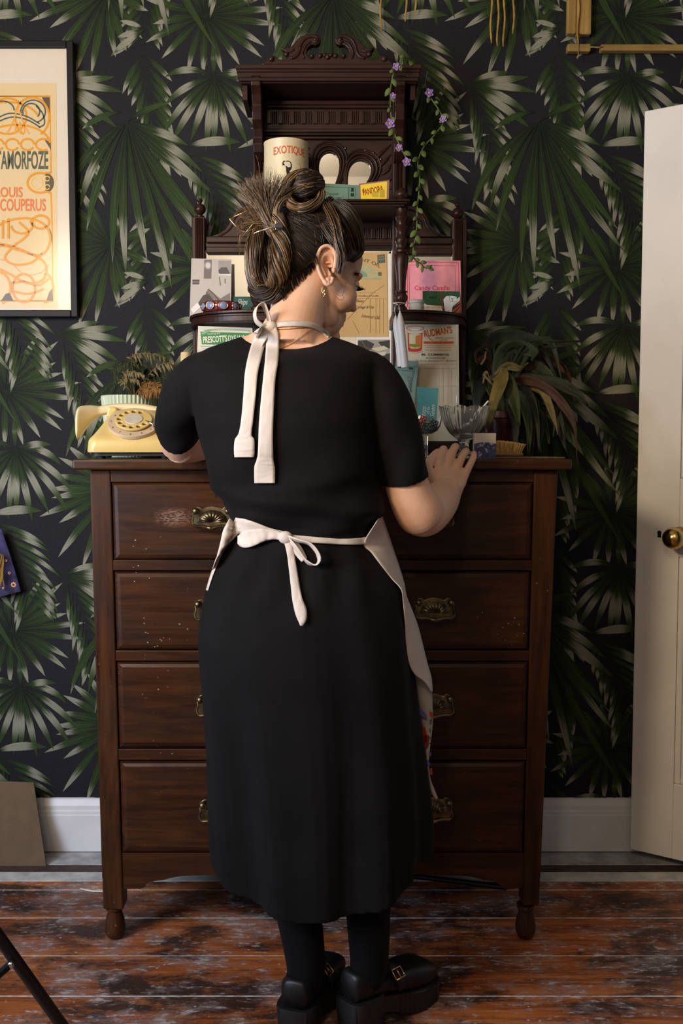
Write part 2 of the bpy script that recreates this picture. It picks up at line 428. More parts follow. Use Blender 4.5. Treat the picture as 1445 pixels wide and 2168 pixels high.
def B():
    L, f = motif_list(7)
    f(0,20,205,75,16,20,.2,.9,.5,.3); f(8,26,190,62,14,15,.3,.95,.5,.2); f(5,30,160,52,12,20,.2,1.0,.5,.1); f(10,30,215,85,20,10,.6,.9,.55,.4)
    x, z, a = 0, 0, -86
    for i in range(9):
        x += 21*math.cos(math.radians(a)); z += 21*math.sin(math.radians(a)); a += 1.2
        f(x,z,a-42+i*2.5,80-2*i,14,16,.70,1.06,.42,.6); f(x,z,a+44-i*2.5,88-2*i,14,-16,.68,1.06,.42,.6)
    f(x,z,a,95,22,4,.45,1.06,.4,.5); f(x,z,a+14,85,18,4,.5,1.06,.4,.5)
    return L
def K():
    L, f = motif_list(8)
    x, z, a = 0, 0, -118
    for i in range(8):
        x += 20*math.cos(math.radians(a)); z += 20*math.sin(math.radians(a)); a += 3
        f(x,z,a+38,92-4*i,13,-16,.72,1.05,.4,.8); f(x,z,a-40,92-4*i,13,16,.72,1.05,.4,.8)
    return L
motifs = [(K(),(1228,420)),(E(),(1302,567)),(G(),(1101,517)),(A(),(1329,164)),(H(),(990,178)),(D(),(1262,312)),(C(),(1141,258)),(B(),(1178,92))]
for mi, (ml, (px, py)) in enumerate(motifs):
    ox, oz = wallpt(px, py)
    for i in range(-7, 4):
        for j in range(-8, 9):
            x = ox + i * 426 * SX; z = oz - (i * 255 + j * 510) * SX
            if XL - .3 < x < XR + .2 and -.1 < z < ZC + .1:
                order[0] = mi * 18
                LR.seed(mi)
                for (lx, lz, a, l, w_, b_, p0, p1, t, d) in ml: leaf(x + lx, z + lz, a, l, w_, b_, p0, p1, t, d)
# keep the print above the baseboard and inside the wall
cut = [(max(XL, min(XR, x)), y, max(.02, min(ZC, z))) for x, y, z in leaf_mb.v]; leaf_mb.v = cut
leaf_mb.a = {'uvr': leaf_uv, 'pal': leaf_col}
m = NT('printed_leaf')
at = m.n('ShaderNodeAttribute', attribute_name='uvr'); pl = m.n('ShaderNodeAttribute', attribute_name='pal')
sx = m.n('ShaderNodeSeparateColor'); m.l(at.outputs['Color'], sx.inputs[0]); v, u, rnd = sx.outputs; dark = at.outputs['Alpha']
sp = m.n('ShaderNodeSeparateColor'); m.l(pl.outputs['Color'], sp.inputs[0]); p0, p1, tone = sp.outputs
cv = m.n('ShaderNodeCombineXYZ'); m.l(m.math('MULTIPLY', u, 9.0), cv.inputs[0]); m.l(m.math('MULTIPLY', v, 1.6), cv.inputs[1]); m.l(m.math('MULTIPLY', rnd, 57.0), cv.inputs[2])
st = m.noise(cv.outputs[0], 2.2, 5, .65)
jit = m.math('MULTIPLY', m.math('SUBTRACT', st, .5), .42)
vv = m.math('ADD', v, jit)
up = m.n('ShaderNodeMapRange', interpolation_type='SMOOTHSTEP'); m.l(vv, up.inputs[0]); m.l(m.math('SUBTRACT', p0, .07), up.inputs[1]); m.l(m.math('ADD', p0, .09), up.inputs[2])
dn = m.n('ShaderNodeMapRange', interpolation_type='SMOOTHSTEP'); m.l(vv, dn.inputs[0]); m.l(m.math('SUBTRACT', p1, .12), dn.inputs[1]); m.l(m.math('ADD', p1, .10), dn.inputs[2])
pale = m.math('MULTIPLY', up.outputs[0], m.math('SUBTRACT', 1.0, dn.outputs[0]))
green = m.mix(m.ramp(st, [(.3,(0,0,0,1)),(.7,(1,1,1,1))]), (.0085,.018,.006,1), (.044,.074,.018,1))
lowg = (.0065,.0098,.0065,1)
ed = m.n('ShaderNodeMapRange', interpolation_type='SMOOTHSTEP'); m.l(vv, ed.inputs[0]); ed.inputs[1].default_value = .0; m.l(m.math('ADD', m.math('MULTIPLY', dark, .75), .32), ed.inputs[2])
col = m.mix(ed.outputs[0], lowg, green)
ce = m.math('ABSOLUTE', m.math('SUBTRACT', u, .5))
vein = m.math('MULTIPLY', m.ramp(ce, [(.02,(1,1,1,1)),(.07,(0,0,0,1))]), .35)
col = m.mix(vein, col, (.06,.085,.04,1))
col = m.mix(pale, col, m.mix(m.ramp(st, [(.25,(0,0,0,1)),(.65,(1,1,1,1))]), (.095,.112,.056,1), (.295,.285,.225,1)))
m.set(base=col, rough=.7, spec=.14); M['leafprint'] = m.m
obj('printed_fronds', leaf_mb, M['leafprint'], wall, kind='stuff')

# ---- open panelled door: free edge by the papered wall, hinge on the right wall
E0 = Vector((.797, 2.655, 0)); E1d = Vector((.823, -.568, 0)).normalized(); DW, DT, DZ0, DZ1 = .765, .035, .031, 1.997
E1n = Vector((-E1d.y * -1, 0, 0)); dn = Vector((E1d.y, -E1d.x, 0))       # front face normal, towards the room
def DP(s, d, z): return E0 + E1d * s + dn * d + Vector((0, 0, z))
def dbox(b, s0, s1, d0, d1, z0, z1):
    b.hexa([DP(s0,d1,z0), DP(s1,d1,z0), DP(s1,d0,z0), DP(s0,d0,z0)], [DP(s0,d1,z1), DP(s1,d1,z1), DP(s1,d0,z1), DP(s0,d0,z1)]); return b
ck = W(1395, 1130, 2.60)
door = thing('door_1', 'open cream panelled door with a round brass knob and a black keyhole', 'door', E0)
del door['category']; del door['label']; door['kind'] = 'structure'
ST, MR0, MR1 = .112, .84, 1.045
b = MB()
for z0, z1, s0, s1 in ((DZ0,DZ1,0,ST),(DZ0,DZ1,DW-ST,DW),(DZ0,.235,ST,DW-ST),(MR0,MR1,ST,DW-ST),(1.925,DZ1,ST,DW-ST),(.235,MR0,.338,.428),(MR1,1.925,.338,.428)):
    dbox(b, s0, s1, -DT/2, DT/2, z0, z1)
obj('frame', b, M['door_paint'], door, bevel=.002)
for s0, s1 in ((ST,.338),(.428,DW-ST)):
    for z0, z1 in ((.235,MR0),(MR1,1.925)):
        obj('panel', dbox(MB(), s0-.002, s1+.002, -.008, .006, z0-.002, z1+.002), M['door_paint'], door)
        b = MB()
        for (a0,a1,c0,c1) in ((s0,s0+.016,z0,z1),(s1-.016,s1,z0,z1),(s0+.016,s1-.016,z0,z0+.016),(s0+.016,s1-.016,z1-.016,z1)):
            dbox(b, a0, a1, .006, .0135, c0, c1)
        obj('panel_moulding', b, M['door_paint'], door, bevel=.004)
def hit_door(px, py):
    p = WP(px, py, E0 + dn*(DT/2), dn); return (p - E0).dot(E1d), p.z
ks, kz = hit_door(1439, 1136)
Mk = Matrix((( E1d.x, 0, dn.x),(E1d.y, 0, dn.y),(0, 1, 0))).transposed().transposed()
Mk = Matrix(((E1d.x,0,dn.x),(E1d.y,0,dn.y),(0,1,0)))
kn = MB().lathe([(.026,0),(.026,.004),(.011,.006),(.010,.03),(.016,.036),(.026,.046),(.029,.058),(.026,.070),(.016,.079),(.002,.082)], DP(ks, DT/2, kz), 32, Mk)
obj('knob', kn, M['brass'], door, smooth=True)
hs, hz = hit_door(1395, 1130)
kh = flat([[( .0055*math.cos(t), .0055*math.sin(t)+.003) for t in [math.pi*(-.2+1.4*i/12) for i in range(13)]] + [(-.0045,-.010),(.0045,-.010)]], .001)
obj('keyhole', MB().merge(kh, Matrix.Translation(DP(hs, DT/2+.0004, hz)) @ Mk.to_4x4()), M['black_hole'], door)
# ------------------------------------------------------------------ chest of drawers
# wear: a scratched patch on the top drawer front
def add_scuff(mat, centre, rad):
    t = mat.node_tree; bs = t.nodes['Principled BSDF']; src = bs.inputs['Base Color'].links[0].from_socket
    m = NT.__new__(NT); m.m = mat; m.t = t; m.b = bs
    tc = m.n('ShaderNodeTexCoord'); mp = m.n('ShaderNodeMapping', vector_type='POINT')
    mp.inputs['Location'].default_value = [-c / r for c, r in zip(centre, rad)]; mp.inputs['Scale'].default_value = [1/r for r in rad]
    m.l(tc.outputs['Object'], mp.inputs[0])
    ln = m.n('ShaderNodeVectorMath', operation='LENGTH'); m.l(mp.outputs[0], ln.inputs[0])
    fade = m.ramp(ln.outputs['Value'], [(.35,(1,1,1,1)),(1.0,(0,0,0,1))])
    nz = m.noise(m.coord((40, 40, 120)), 3, 5, .7)
    f = m.math('MULTIPLY', fade, m.ramp(nz, [(.45,(0,0,0,1)),(.6,(.8,.8,.8,1))]))
    m.l(m.mix(f, src, (.33,.19,.13,1)), bs.inputs['Base Color'])
c = W(368, 1095, 2.18); add_scuff(M['chest'], c, (.05, .05, .024))

YC = 2.19; YT = 2.165
lerp = lambda a, b, t: a + (b - a) * t
def LO(py): return lerp(190, 216, (py - 995) / 865)
def LI(py): return lerp(234, 258, (py - 1010) / 840)
def RO(py): return lerp(1180, 1143, (py - 1000) / 860)
def RI(py): return lerp(1130, 1107, (py - 1010) / 840)
ZT = W(0, 972, YT).z; ZB = W(0, 995, YT).z
chest = thing('chest_of_drawers', 'tall dark mahogany chest of four long drawers with ornate brass pulls', 'chest of drawers', (-.05, 2.4, 0))
xl, xr = W(152, 975, YT).x, W(1211, 975, YT).x
obj('top', MB().box(xl, xr, YT, 2.685, ZB, ZT), M['chest'], chest, bevel=.005, bseg=3)
def slab(fl, fr, p0, p1, y0, y1):             # a slab whose front follows photo lines fl, fr between rows p0, p1
    a, b_, c_, d = W(fl(p0), p0, y0), W(fr(p0), p0, y0), W(fr(p1), p1, y0), W(fl(p1), p1, y0)
    e = Vector((0, y1 - y0, 0))
    return MB().hexa([d, c_, c_ + e, d + e], [a, b_, b_ + e, a + e])
obj('corner_post', slab(LO, LI, 995, 1926, YC, YC + .05), M['chest_v'], chest, bevel=.003)
obj('corner_post', slab(RI, RO, 995, 1918, YC, YC + .05), M['chest_v'], chest, bevel=.003)
def side(lo, name='side_panel', sgn=1):
    a, b_ = W(lo(998), 998, YC + .045), W(lo(1858), 1858, YC + .045)
    i = sgn * .018
    mb = MB().hexa([b_, b_ + Vector((i,0,0)), b_ + Vector((i,.42,0)), b_ + Vector((0,.42,0))], [a, a + Vector((i,0,0)), a + Vector((i,.42,0)), a + Vector((0,.42,0))])
    obj(name, mb, M['chest_v'], chest)
side(LO, sgn=1); side(RO, sgn=-1)
obj('rail', slab(LI, RI, 995, 1021, YC + .002, YC + .04), M['chest'], chest, bevel=.0015)
rows = [(1022.5, 1185), (1210.5, 1375.5), (1402, 1583), (1612, 1804)]
for p0, p1 in ((1186, 1208), (1377.5, 1399.5), (1586, 1609.5)):
    obj('rail', slab(LI, RI, p0, p1, YC + .001, YC + .05), M['chest'], chest, bevel=.0015)
bk = MB(); a, b_ = W(LI(1000), 1000, YC + .06), W(RI(1800), 1800, YC + .06)
bk.box(W(LO(1850),1850,YC).x + .03, W(RO(1850),1850,YC).x - .03, YC + .05, 2.655, b_.z, ZB); obj('carcase', bk, M['black_hole'], chest)
# shaped apron board under the bottom drawer
arch = [(258,1882),(296,1882),(303,1880),(310,1873),(316,1868),(326,1866),(345,1864),(362,1859),(385,1855),(430,1853),(560,1850),(682,1849),(810,1850),(935,1853),(985,1855),(1008,1859),(1026,1864),(1042,1866),(1050,1868),(1056,1873),(1064,1880),(1072,1882),(1108,1880)]
ol = [W(x, y, YC + .004) for x, y in arch] + [W(RI(1806), 1806, YC + .004), W(LI(1806), 1806, YC + .004)]
obj('apron_board', MB().prism([(p.x, p.z) for p in ol], YC + .004, YC + .026), M['chest'], chest, bevel=.001)
# turned feet on the front posts, plain back legs
for px, py0, py1, sc in ((243, 1924, 1999, 1.0), (1112, 1916, 1987, 1.0)):
    c = W(px, py0, YC + .025); z0 = c.z
    prof = [(.0, .0), (.012, .0), (.0175, .004), (.0225, .016), (.0235, .027), (.021, .045), (.0165, .060), (.0155, .066), (.019, .069), (.0195, .074), (.0175, .077), (.0205, .080), (.0205, z0 + .002)]
    obj('foot', MB().lathe(prof, (c.x, c.y, 0), 24), M['chest_v'], chest, smooth=True, angle=40)
for lo, s in ((LO, 1), (RO, -1)):
    x = W(lo(1858), 1858, YC).x
    obj('back_leg', MB().box(min(x, x+s*.045), max(x, x+s*.045), 2.605, 2.655, 0, .25), M['chest_v'], chest, bevel=.003)
# drawer pulls
def pull_parts(parent, px, py):
    c = W(px, py, YC - .0085); k = .0445        # half width of the pull
    def P(x, y, z): return (c.x + x*k, c.y - y*k, c.z + z*k)
    # back plate with a wavy outline
    half = [(0,.50),(.16,.49),(.34,.44),(.50,.36),(.56,.44),(.66,.50),(.78,.46),(.86,.40),(.97,.30),(1.0,.14),(.93,-.02),(.98,-.20),(.94,-.42),(.80,-.52),(.60,-.53),(.40,-.47),(.22,-.50),(.10,-.58),(0,-.60)]
    out = half + [(-x, z) for x, z in reversed(half[1:-1])]
    fm = flat([out[::-1]], .05, .035)
    MM = Matrix(((k,0,0,c.x),(0,0,-k,c.y),(0,k,0,c.z),(0,0,0,1)))
    plate = obj('back_plate', MB().merge(fm, MM), M['brass_old'], parent, smooth=True, angle=40)
    # palmette boss: a raised cup with nine ribs
    rs = []
    for i in range(9):
        t = i / 8; rr = []
        for j in range(37):
            a = math.pi * (j / 36); e = .74 if True else 0
            rib = 1 + .0 * math.cos(a*18)
            x = e * (1 - t) * math.cos(a); z = -.26 + (.60 * (1 - t)) * math.sin(a)
            y = .06 + .27 * math.sin(math.pi * min(1, t * .95 + .05)) * (.82 + .18 * abs(math.cos(a * 9)))* (0.35 + .65*math.sin(a)**.4 if 0<j<36 else .35)
            rr.append(P(x, y, z))
        rs.append(rr)
    b = MB().grid(rs); b.f = [f[::-1] for f in b.f]
    obj('palmette', b, M['brass_old'], plate, smooth=True)
    for sx in (-1, 1):
        b = MB().lathe([(.13*k,0),(.13*k,.18*k),(.17*k,.22*k),(.17*k,.34*k),(.10*k,.42*k),(.001,.44*k)], P(sx*.80, 0.03, .30), 14, Matrix(((1,0,0),(0,0,-1),(0,1,0))))
        obj('post', b, M['brass_old'], parent, smooth=True, angle=40)
    path = [(-.80,.30,.30),(-.93,.34,.18),(-.90,.40,.02),(-.96,.44,-.16),(-.92,.48,-.34),(-.78,.50,-.44),(-.55,.52,-.42),(-.30,.53,-.46),(-.10,.54,-.52),(0,.54,-.53)]
    path = path + [(-x, y, z) for x, y, z in reversed(path[:-1])]
    pts = [P(*p) for p in spline(path, 41)]
    rd = [(.055 + .03 * math.sin(math.pi * i / 40)) * k + (.02 * k if abs(i - 20) < 3 else 0) for i in range(41)]
    obj('bail', MB().tube(pts, rd, 8), M['brass_old'], parent, smooth=True)
lc = [(450, 1094), (455, 1290), (459, 1491), (464, 1713)]; rc = [(916, 1094), (919, 1287), (917, 1490), (915, 1709)]
for i, (p0, p1) in enumerate(rows):
    d = 11
    fl = lambda y: LI(y) + 3; fr = lambda y: RI(y) - 3
    y0, y1 = YC + .0015, YC - .0085
    o0 = [W(fl(p0),p0,y0), W(fr(p0),p0,y0), W(fr(p1),p1,y0), W(fl(p1),p1,y0)]
    q0, q1 = p0 + 4, p1 - 4
    m0 = [W(fl(p0)+4,q0,y1+.003), W(fr(p0)-4,q0,y1+.003), W(fr(p1)-4,q1,y1+.003), W(fl(p1)+4,q1,y1+.003)]
    n0 = [W(fl(p0)+d,p0+d,y1), W(fr(p0)-d,p0+d,y1), W(fr(p1)-d,p1-d,y1), W(fl(p1)+d,p1-d,y1)]
    e = Vector((0, .04, 0)); b = MB()
    b.add([p + e for p in o0] + o0 + m0 + n0, [])
    for r in range(3):
        for j in range(4):
            k2 = (j + 1) % 4; b.f.append((r*4+j, (r+1)*4+j, (r+1)*4+k2, r*4+k2))
    b.f.append((12, 15, 14, 13)); b.f.append((0, 1, 2, 3))
    dr = obj('drawer', b, M['chest'], chest, bevel=.0008)
    for (px, py) in (lc[i], rc[i]):
        pull, before = MB(), set(bpy.data.objects)
        pull_parts(None, px, py)
        grab = [o for o in bpy.data.objects if o not in before]
        for o2 in grab: pull.add([tuple(v.co) for v in o2.data.vertices], [tuple(p.vertices) for p in o2.data.polygons])
        for o2 in grab: bpy.data.objects.remove(o2)
        obj('pull', pull, M['brass_old'], dr, smooth=True, angle=45)
    if i == 0:
        kc = W(457, 1047, YC - .0087); k = .0032
        kh = flat([[(k*math.cos(t), k*math.sin(t)+.003) for t in [math.pi*(-.2+1.4*j/12) for j in range(13)]] + [(-.0025,-.0075),(.0025,-.0075)]], .0006)
        obj('keyhole', MB().merge(kh, Matrix(((1,0,0,kc.x),(0,0,-1,kc.y),(0,1,0,kc.z),(0,0,0,1)))), M['black_hole'], dr)

# ------------------------------------------------------------------ carved overmantel mirror standing on the chest
om = thing('overmantel_mirror', 'dark carved wooden overmantel with canopy, turned columns and mirror panels on the chest', 'overmantel', (-.04, 2.6, ZT))
DV, DH = M['dark_v'], M['dark']
def pbox(x0, x1, p0, p1, y0, y1, ref=None):   # box whose front face covers photo rectangle at depth y0
    a, b_ = W(x0, p0, y0), W(x1, p1, y0)
    return MB().box(a.x, b_.x, y0, y1, b_.z, a.z)
def pprism(pts, y0, y1):
    ps = [W(x, y, y0) for x, y in pts]
    A = sum(ps[i].x * ps[(i+1) % len(ps)].z - ps[(i+1) % len(ps)].x * ps[i].z for i in range(len(ps)))
    q = [(p.x, p.z) for p in ps]
    if A < 0: q = q[::-1]
    return MB().prism(q, y0, y1)
YM = 2.635
for x0, x1, top, fx, fy in ((405, 437, 458, 423, 444), (957, 985, 463, 968, 453)):
    zb = ZT + .0005
    b = pbox(x0, x1, top, 900, YM, YM + .045)
    b.v = [(x, y, zb if z < 1.2 else z) for x, y, z in b.v]
    p = obj('post', b, DV, om, bevel=.003)
    r = MB()
    for k in range(3):
        xx = lerp(x0, x1, .34 + .16 * k); a = W(xx, top + 4, YM); bb = W(xx, 700, YM)
        r.tube([a, (bb.x, YM, ZT + .1)], .0045, 8)
    obj('reed', r, DV, p, smooth=True)
    c = W(fx, fy, YM + .02); s = YM / F
    prof = [(9,-16),(9,-13),(4,-12),(6,-10),(11.5,-4),(12.5,0),(11.5,5),(8,10),(3.5,12),(3,14),(5.5,17),(6,20),(3.5,23),(.2,24)]
    obj('finial', MB().lathe([(a*s, z*s) for a, z in prof], c, 20), DV, om, smooth=True, angle=40)
# side wings: rails, scrolled brackets, mirrors
for x0, x1, y0_ in ((436, 536, 500), (858, 958, 503)):
    obj('rail', pbox(x0, x1, y0_, y0_ + 14, YM - .004, YM + .03), DH, om, bevel=.003)
    obj('rail', pbox(x0, x1, y0_ + 14, y0_ + 23, YM + .006, YM + .03), DH, om)
    obj('rail', pbox(x0, x1, y0_ + 22, y0_ + 36, YM - .002, YM + .03), DH, om, bevel=.003)
wing = [(437,501),(450,499),(464,494),(476,486),(484,476),(489,462),(496,450),(507,441),(520,436),(537,434),(537,501)]
inner = [(462,500),(478,492),(490,480),(496,464),(505,452),(518,446),(530,444)]
for sgn in (1, -1):
    fx = (lambda x: x) if sgn == 1 else (lambda x: 1392 - x + 2)
    w_ = obj('scroll_bracket', pprism([(fx(x), y) for x, y in wing], YM, YM + .025), DH, om, bevel=.002)
    r = MB(); r.tube([W(fx(x), y, YM) for x, y in spline(inner, 20)], .003, 6)
    r.tube([W(fx(515 + 12*math.cos(t)), 476 + 12*math.sin(t), YM) for t in [2*math.pi*i/20 for i in range(21)]], .003, 6)
    for k in range(6):
        a = math.pi * 2 * k / 6
        r.ell(W(fx(515 + 6*math.cos(a)), 476 + 6*math.sin(a), YM), (.004, .003, .006), nu=8, nv=5)
    obj('carving', r, DH, w_, smooth=True, kind='stuff')
obj('mirror_panel', pbox(436, 536, 530, 945, YM + .014, YM + .018), M['mirror'], om)
obj('mirror_panel', pbox(858, 958, 534, 945, YM + .014, YM + .018), M['mirror'], om)
obj('mirror_panel', pbox(557, 832, 526, 945, YM + .014, YM + .018), M['mirror'], om)
for x0, x1 in ((534, 558), (831, 857)):
    b = pbox(x0, x1, 178, 900, YM - .02, YM + .03); b.v = [(x, y, ZT + .0005 if z < 1.2 else z) for x, y, z in b.v]
    p = obj('upright', b, DV, om, bevel=.003)
    r = MB()
    for k in (.35, .65):
        a = W(lerp(x0, x1, k), 330, YM - .02); r.tube([a, (a.x, a.y, W(0, 640, YM).z)], .004, 8)
    obj('reed', r, DV, p, smooth=True)
obj('back_board', pbox(557, 832, 180, 512, YM + .02, YM + .03), DH, om)
obj('base_rail', pbox(404, 986, 934, 957, 2.50, YM + .03), DH, om, bevel=.003)
for x0, x1 in ((405, 440), (540, 575), (820, 850), (952, 985)):
    b = pbox(x0, x1, 957, 964, 2.505, YM + .03); b.v = [(x, y, ZT + .0004 if z < W(0, 960.5, 2.505).z else z) for x, y, z in b.v]
    obj('foot', b, DH, om)
ZP = W(0, 934, 2.50).z
# friezes: flutes under the canopy and above the centre mirror
def frieze(x0, x1, p0, p1, n, y):
    g_ = obj('frieze', pbox(x0, x1, p0 - 10, p1 + 12, y, y + .02), DH, om)
    a, b_ = W(x0, p0, y), W(x1, p1, y); w_ = (b_.x - a.x) / n
    for i in range(n):
        xa = a.x + w_ * (i + .16); fl_ = MB().box(xa, xa + w_ * .40, y - .006, y, b_.z, a.z)
        for k in range(3):
            fl_.tube([(xa + w_ * (.52 + .16 * k), y - .001, b_.z), (xa + w_ * (.52 + .16 * k), y - .001, a.z)], w_ * .07, 6)
        obj('flute', fl_, DV, g_, bevel=.0012)
frieze(560, 830, 236, 263, 11, YM + .008); frieze(560, 830, 484, 506, 11, YM + .008)
for p0, p1, d in ((180, 202, .0), (202, 212, .008), (212, 221, -.004), (221, 228, .004), (272, 280, -.002), (280, 286, .006), (288, 294, .002), (514, 520, .0), (520, 526, .004)):
    obj('moulding', pbox(557, 832, p0, p1, YM - .008 + d, YM + .022), DH, om, bevel=.0025)
# carved fan panel with three teardrop mirrors
def tear(cx, cy, base, ang, w_, L_, n=28):    # pointed end at base, round end away from it
    out = []
    for i in range(n):
        t = 2 * math.pi * i / n
        y = .5 - .5 * math.cos(t); x = math.sin(t) * (.34 + .66 * y ** 1.1) * .5
        y = y * L_; x = x * w_ 
        out.append((base[0] + x * math.cos(ang) + y * math.sin(ang), base[1] - (y * math.cos(ang) - x * math.sin(ang))))
    return out
YP = YM + .006
petals = [((695, 418), 0.02, 60, 97), ((740, 420), .36, 64, 86), ((650, 420), -.34, 64, 86)]
fan = [(559, 297), (831, 297), (831, 424), (559, 424)]
holes = [tear(0, 0, b0, a0, w0, l0) for b0, a0, w0, l0 in petals]
cv = [[(lambda p: (p.x, p.z))(W(x, y, YP)) for x, y in o] for o in [fan] + holes]
fb = flat(cv, .008)
obj('fan_panel', MB().merge(fb, Matrix(((1,0,0,0),(0,0,-1,YP + .004),(0,1,0,0),(0,0,0,1)))), DH, om)
gl = pbox(559, 831, 297, 424, YM + .015, YM + .019); obj('mirror_panel', gl, M['mirror'], om)
for b0, a0, w0, l0 in petals:
    r = MB()
    for k, (g, rad) in enumerate(((5, .004), (13, .0045), (21, .003))):
        o = tear(0, 0, (b0[0], b0[1] + g * .3), a0, w0 + 2 * g, l0 + g * 1.3, 36); o.append(o[0])
        r.tube([W(x, min(y, 424), YP - .001) for x, y in o], rad, 6, cap=False)
    obj('petal_moulding', r, DH, om, smooth=True)
dots = MB()
for x, y in ((731, 314), (773, 318), (790, 324), (806, 337), (652, 314), (610, 318), (594, 324)): dots.ell(W(x, y, YP - .001), (.0038, .003, .0038), nu=10, nv=6)
obj('bead', dots, M['brass_old'], om, smooth=True, kind='stuff')
lv = MB()
for sgn in (1, -1):
    for k in range(5):
        a = lambda x: x if sgn == 1 else 1390 - x
        x0, y0_ = 786 + k * 8, 345 + k * 14
        lv.tube([W(a(x), y, YP) for x, y in spline([(x0, y0_), (x0 + 18, y0_ - 18 + k * 3), (828, 306 + 20 * k)], 10)], [.001 + .004 * math.sin(math.pi * i / 9) for i in range(10)], 6)
obj('leaf_carving', lv, DH, om, smooth=True, kind='stuff')
# canopy: boarded soffit, stepped cornice, pediment
YCN = 2.50
for x0, x1, p0, p1, y0 in ((498, 892, 136, 145, YCN), (500, 890, 145, 152, YCN + .006), (502, 888, 152, 164, YCN + .010), (505, 886, 164, 171, YCN + .004), (508, 883, 171, 176, YCN + .014)):
    obj('cornice', pbox(x0, x1, p0, p1, y0, YM + .04), DH, om, bevel=.002)
a, b_ = W(512, 176, YCN + .02), W(879, 182, YCN + .02)
for xx in (a.x, b_.x - .012):
    obj('canopy_side', MB().box(xx, xx + .012, YCN + .03, YM + .03, b_.z - .03, a.z), DH, om)
for x0 in (536, 834):                         # shaped brackets carrying the canopy
    prof = [(.0, 178), (.105, 178), (.112, 186), (.108, 200), (.090, 214), (.078, 232), (.082, 248), (.076, 262), (.055, 276), (.045, 292), (.050, 306), (.042, 322), (.02, 334), (.0, 338)]
    pts = [(YM - .018 - d, W(x0, y, YM - .06).z) for d, y in prof]
    xa, xb = W(x0, 250, YM - .06).x, W(x0 + 20, 250, YM - .06).x
    n = len(pts); b = MB(); b.add([(xa, y, z) for y, z in pts] + [(xb, y, z) for y, z in pts], [])
    b.f = [tuple(range(n)), tuple(range(2*n-1, n-1, -1))] + [(i, n+i, n+(i+1) % n, (i+1) % n) for i in range(n)]
    obj('canopy_bracket', b, DV, om, bevel=.002)
Z = lambda x, y: (480 + x / 2.779, 50 + y / 2.779)
halfp = [(200,242),(215,228),(240,205),(262,186),(285,188),(300,205),(325,212),(350,205),(362,188),(345,165),(322,150),(318,134),(336,142),(352,138),(372,140),(392,118),(410,92),(438,70),(475,60),(515,57),(545,68),(553,90),(545,115),(525,127),(505,122),(492,128),(474,146),(468,170),(478,192),(498,206),(516,200),(528,182),(545,168),(562,176),(575,166),(592,172)]
outl = [Z(x, y) for x, y in halfp]
mir = [(2 * 693.5 - x, y) for x, y in reversed(outl)]
ped = obj('pediment', pprism(outl + mir, YCN + .012, YCN + .034), DH, om, bevel=.003)
r = MB()
for sgn in (1, -1):
    fx = (lambda p: p) if sgn == 1 else (lambda p: (2 * 693.5 - p[0], p[1]))
    T = lambda x, y: W(*fx(Z(x, y)), YCN + .012)
    r.tube([T(x, y) for x, y in spline([(372,205),(405,195),(425,165),(432,130),(452,96),(485,78),(520,76),(533,95),(520,110),(505,103)], 30)], .0042, 6)
    r.tube([T(x, y) for x, y in spline([(455,205),(445,180),(452,150),(470,120),(492,108)], 14)], .0035, 6)
    for (x, y, s_) in ((262,207,.008),(520,95,.006),(548,190,.0065),(575,186,.0055),(500,190,.006),(350,180,.007)): r.ell(T(x, y), (s_, .006, s_), nu=12, nv=7)
    r.tube([T(x, y) for x, y in spline([(330,150),(352,162),(375,165),(395,150)], 10)], .003, 6)
r.ell(W(693.5, 120, YCN + .012), (.007, .006, .008), nu=12, nv=7)
obj('carving', r, DH, ped, smooth=True, kind='stuff')
# upper shelf, lower quarter-round shelves, columns
YS = 2.45
zs = W(0, 421, YS).z; ZS = zs
xa, xb = W(526, 425, YS).x, W(868, 425, YS).x
for k, (d, t0, t1) in enumerate(((0, .0, .005), (.006, .005, .010), (.012, .010, .015))):
    obj('shelf', MB().box(xa + d, xb - d, YS + d, YM, zs - t1, zs - t0), DH, om, bevel=.0018)
YQ = 2.44; zq = W(0, 655, YQ).z; ZQ = zq
def qshelf(xin, xout, inset, z0, z1):
    pts = []; n = 18
    y_in, y_out = YQ + inset, YM - .01
    for i in range(n + 1):
        t = i / n; x = lerp(xin, xout, t)
        y = y_in + (y_out - y_in) * (1 - math.sqrt(max(0, 1 - t**2.6)))
        pts.append((x, y))
    pts += [(xout, YM + .012), (xin, YM + .012)]
    if xout < xin: pts = pts[::-1]
    m_ = len(pts); b = MB(); b.add([(x, y, z0) for x, y in pts] + [(x, y, z1) for x, y in pts], [])
    b.f = [tuple(range(m_-1, -1, -1)), tuple(range(m_, 2*m_))] + [(i, (i+1) % m_, m_+(i+1) % m_, m_+i) for i in range(m_)]
    return b
xi1, xo1 = W(562, 655, YQ).x, W(402, 680, YM).x; xi2, xo2 = W(832, 655, YQ).x, W(988, 680, YM).x
for xi, xo, s in ((xi1, xo1, -1), (xi2, xo2, 1)):
    for inset, z0, z1 in ((0, zq - .007, zq), (.008, zq - .013, zq - .007), (.004, zq - .027, zq - .013)):
        obj('quadrant_shelf', qshelf(xi, xo - s * inset * .6, inset, z0, z1), DH, om, bevel=.0015)
cprof = [(648,13),(640,13),(638,11),(634,8),(630,9),(624,13),(617,14),(612,12),(609,10),(607,13),(605,13),(603,9),(590,9.5),(570,11.5),(550,14),(536,15),(530,13),(527,11),(524,14),(520,14),(517,10),(512,9),(507,11),(501,14),(495,13),(490,9),(484,8),(478,11),(473,14),(470,13),(467,9),(460,9),(456,12),(451,14),(447,12),(444,10),(436,11),(433,11)]
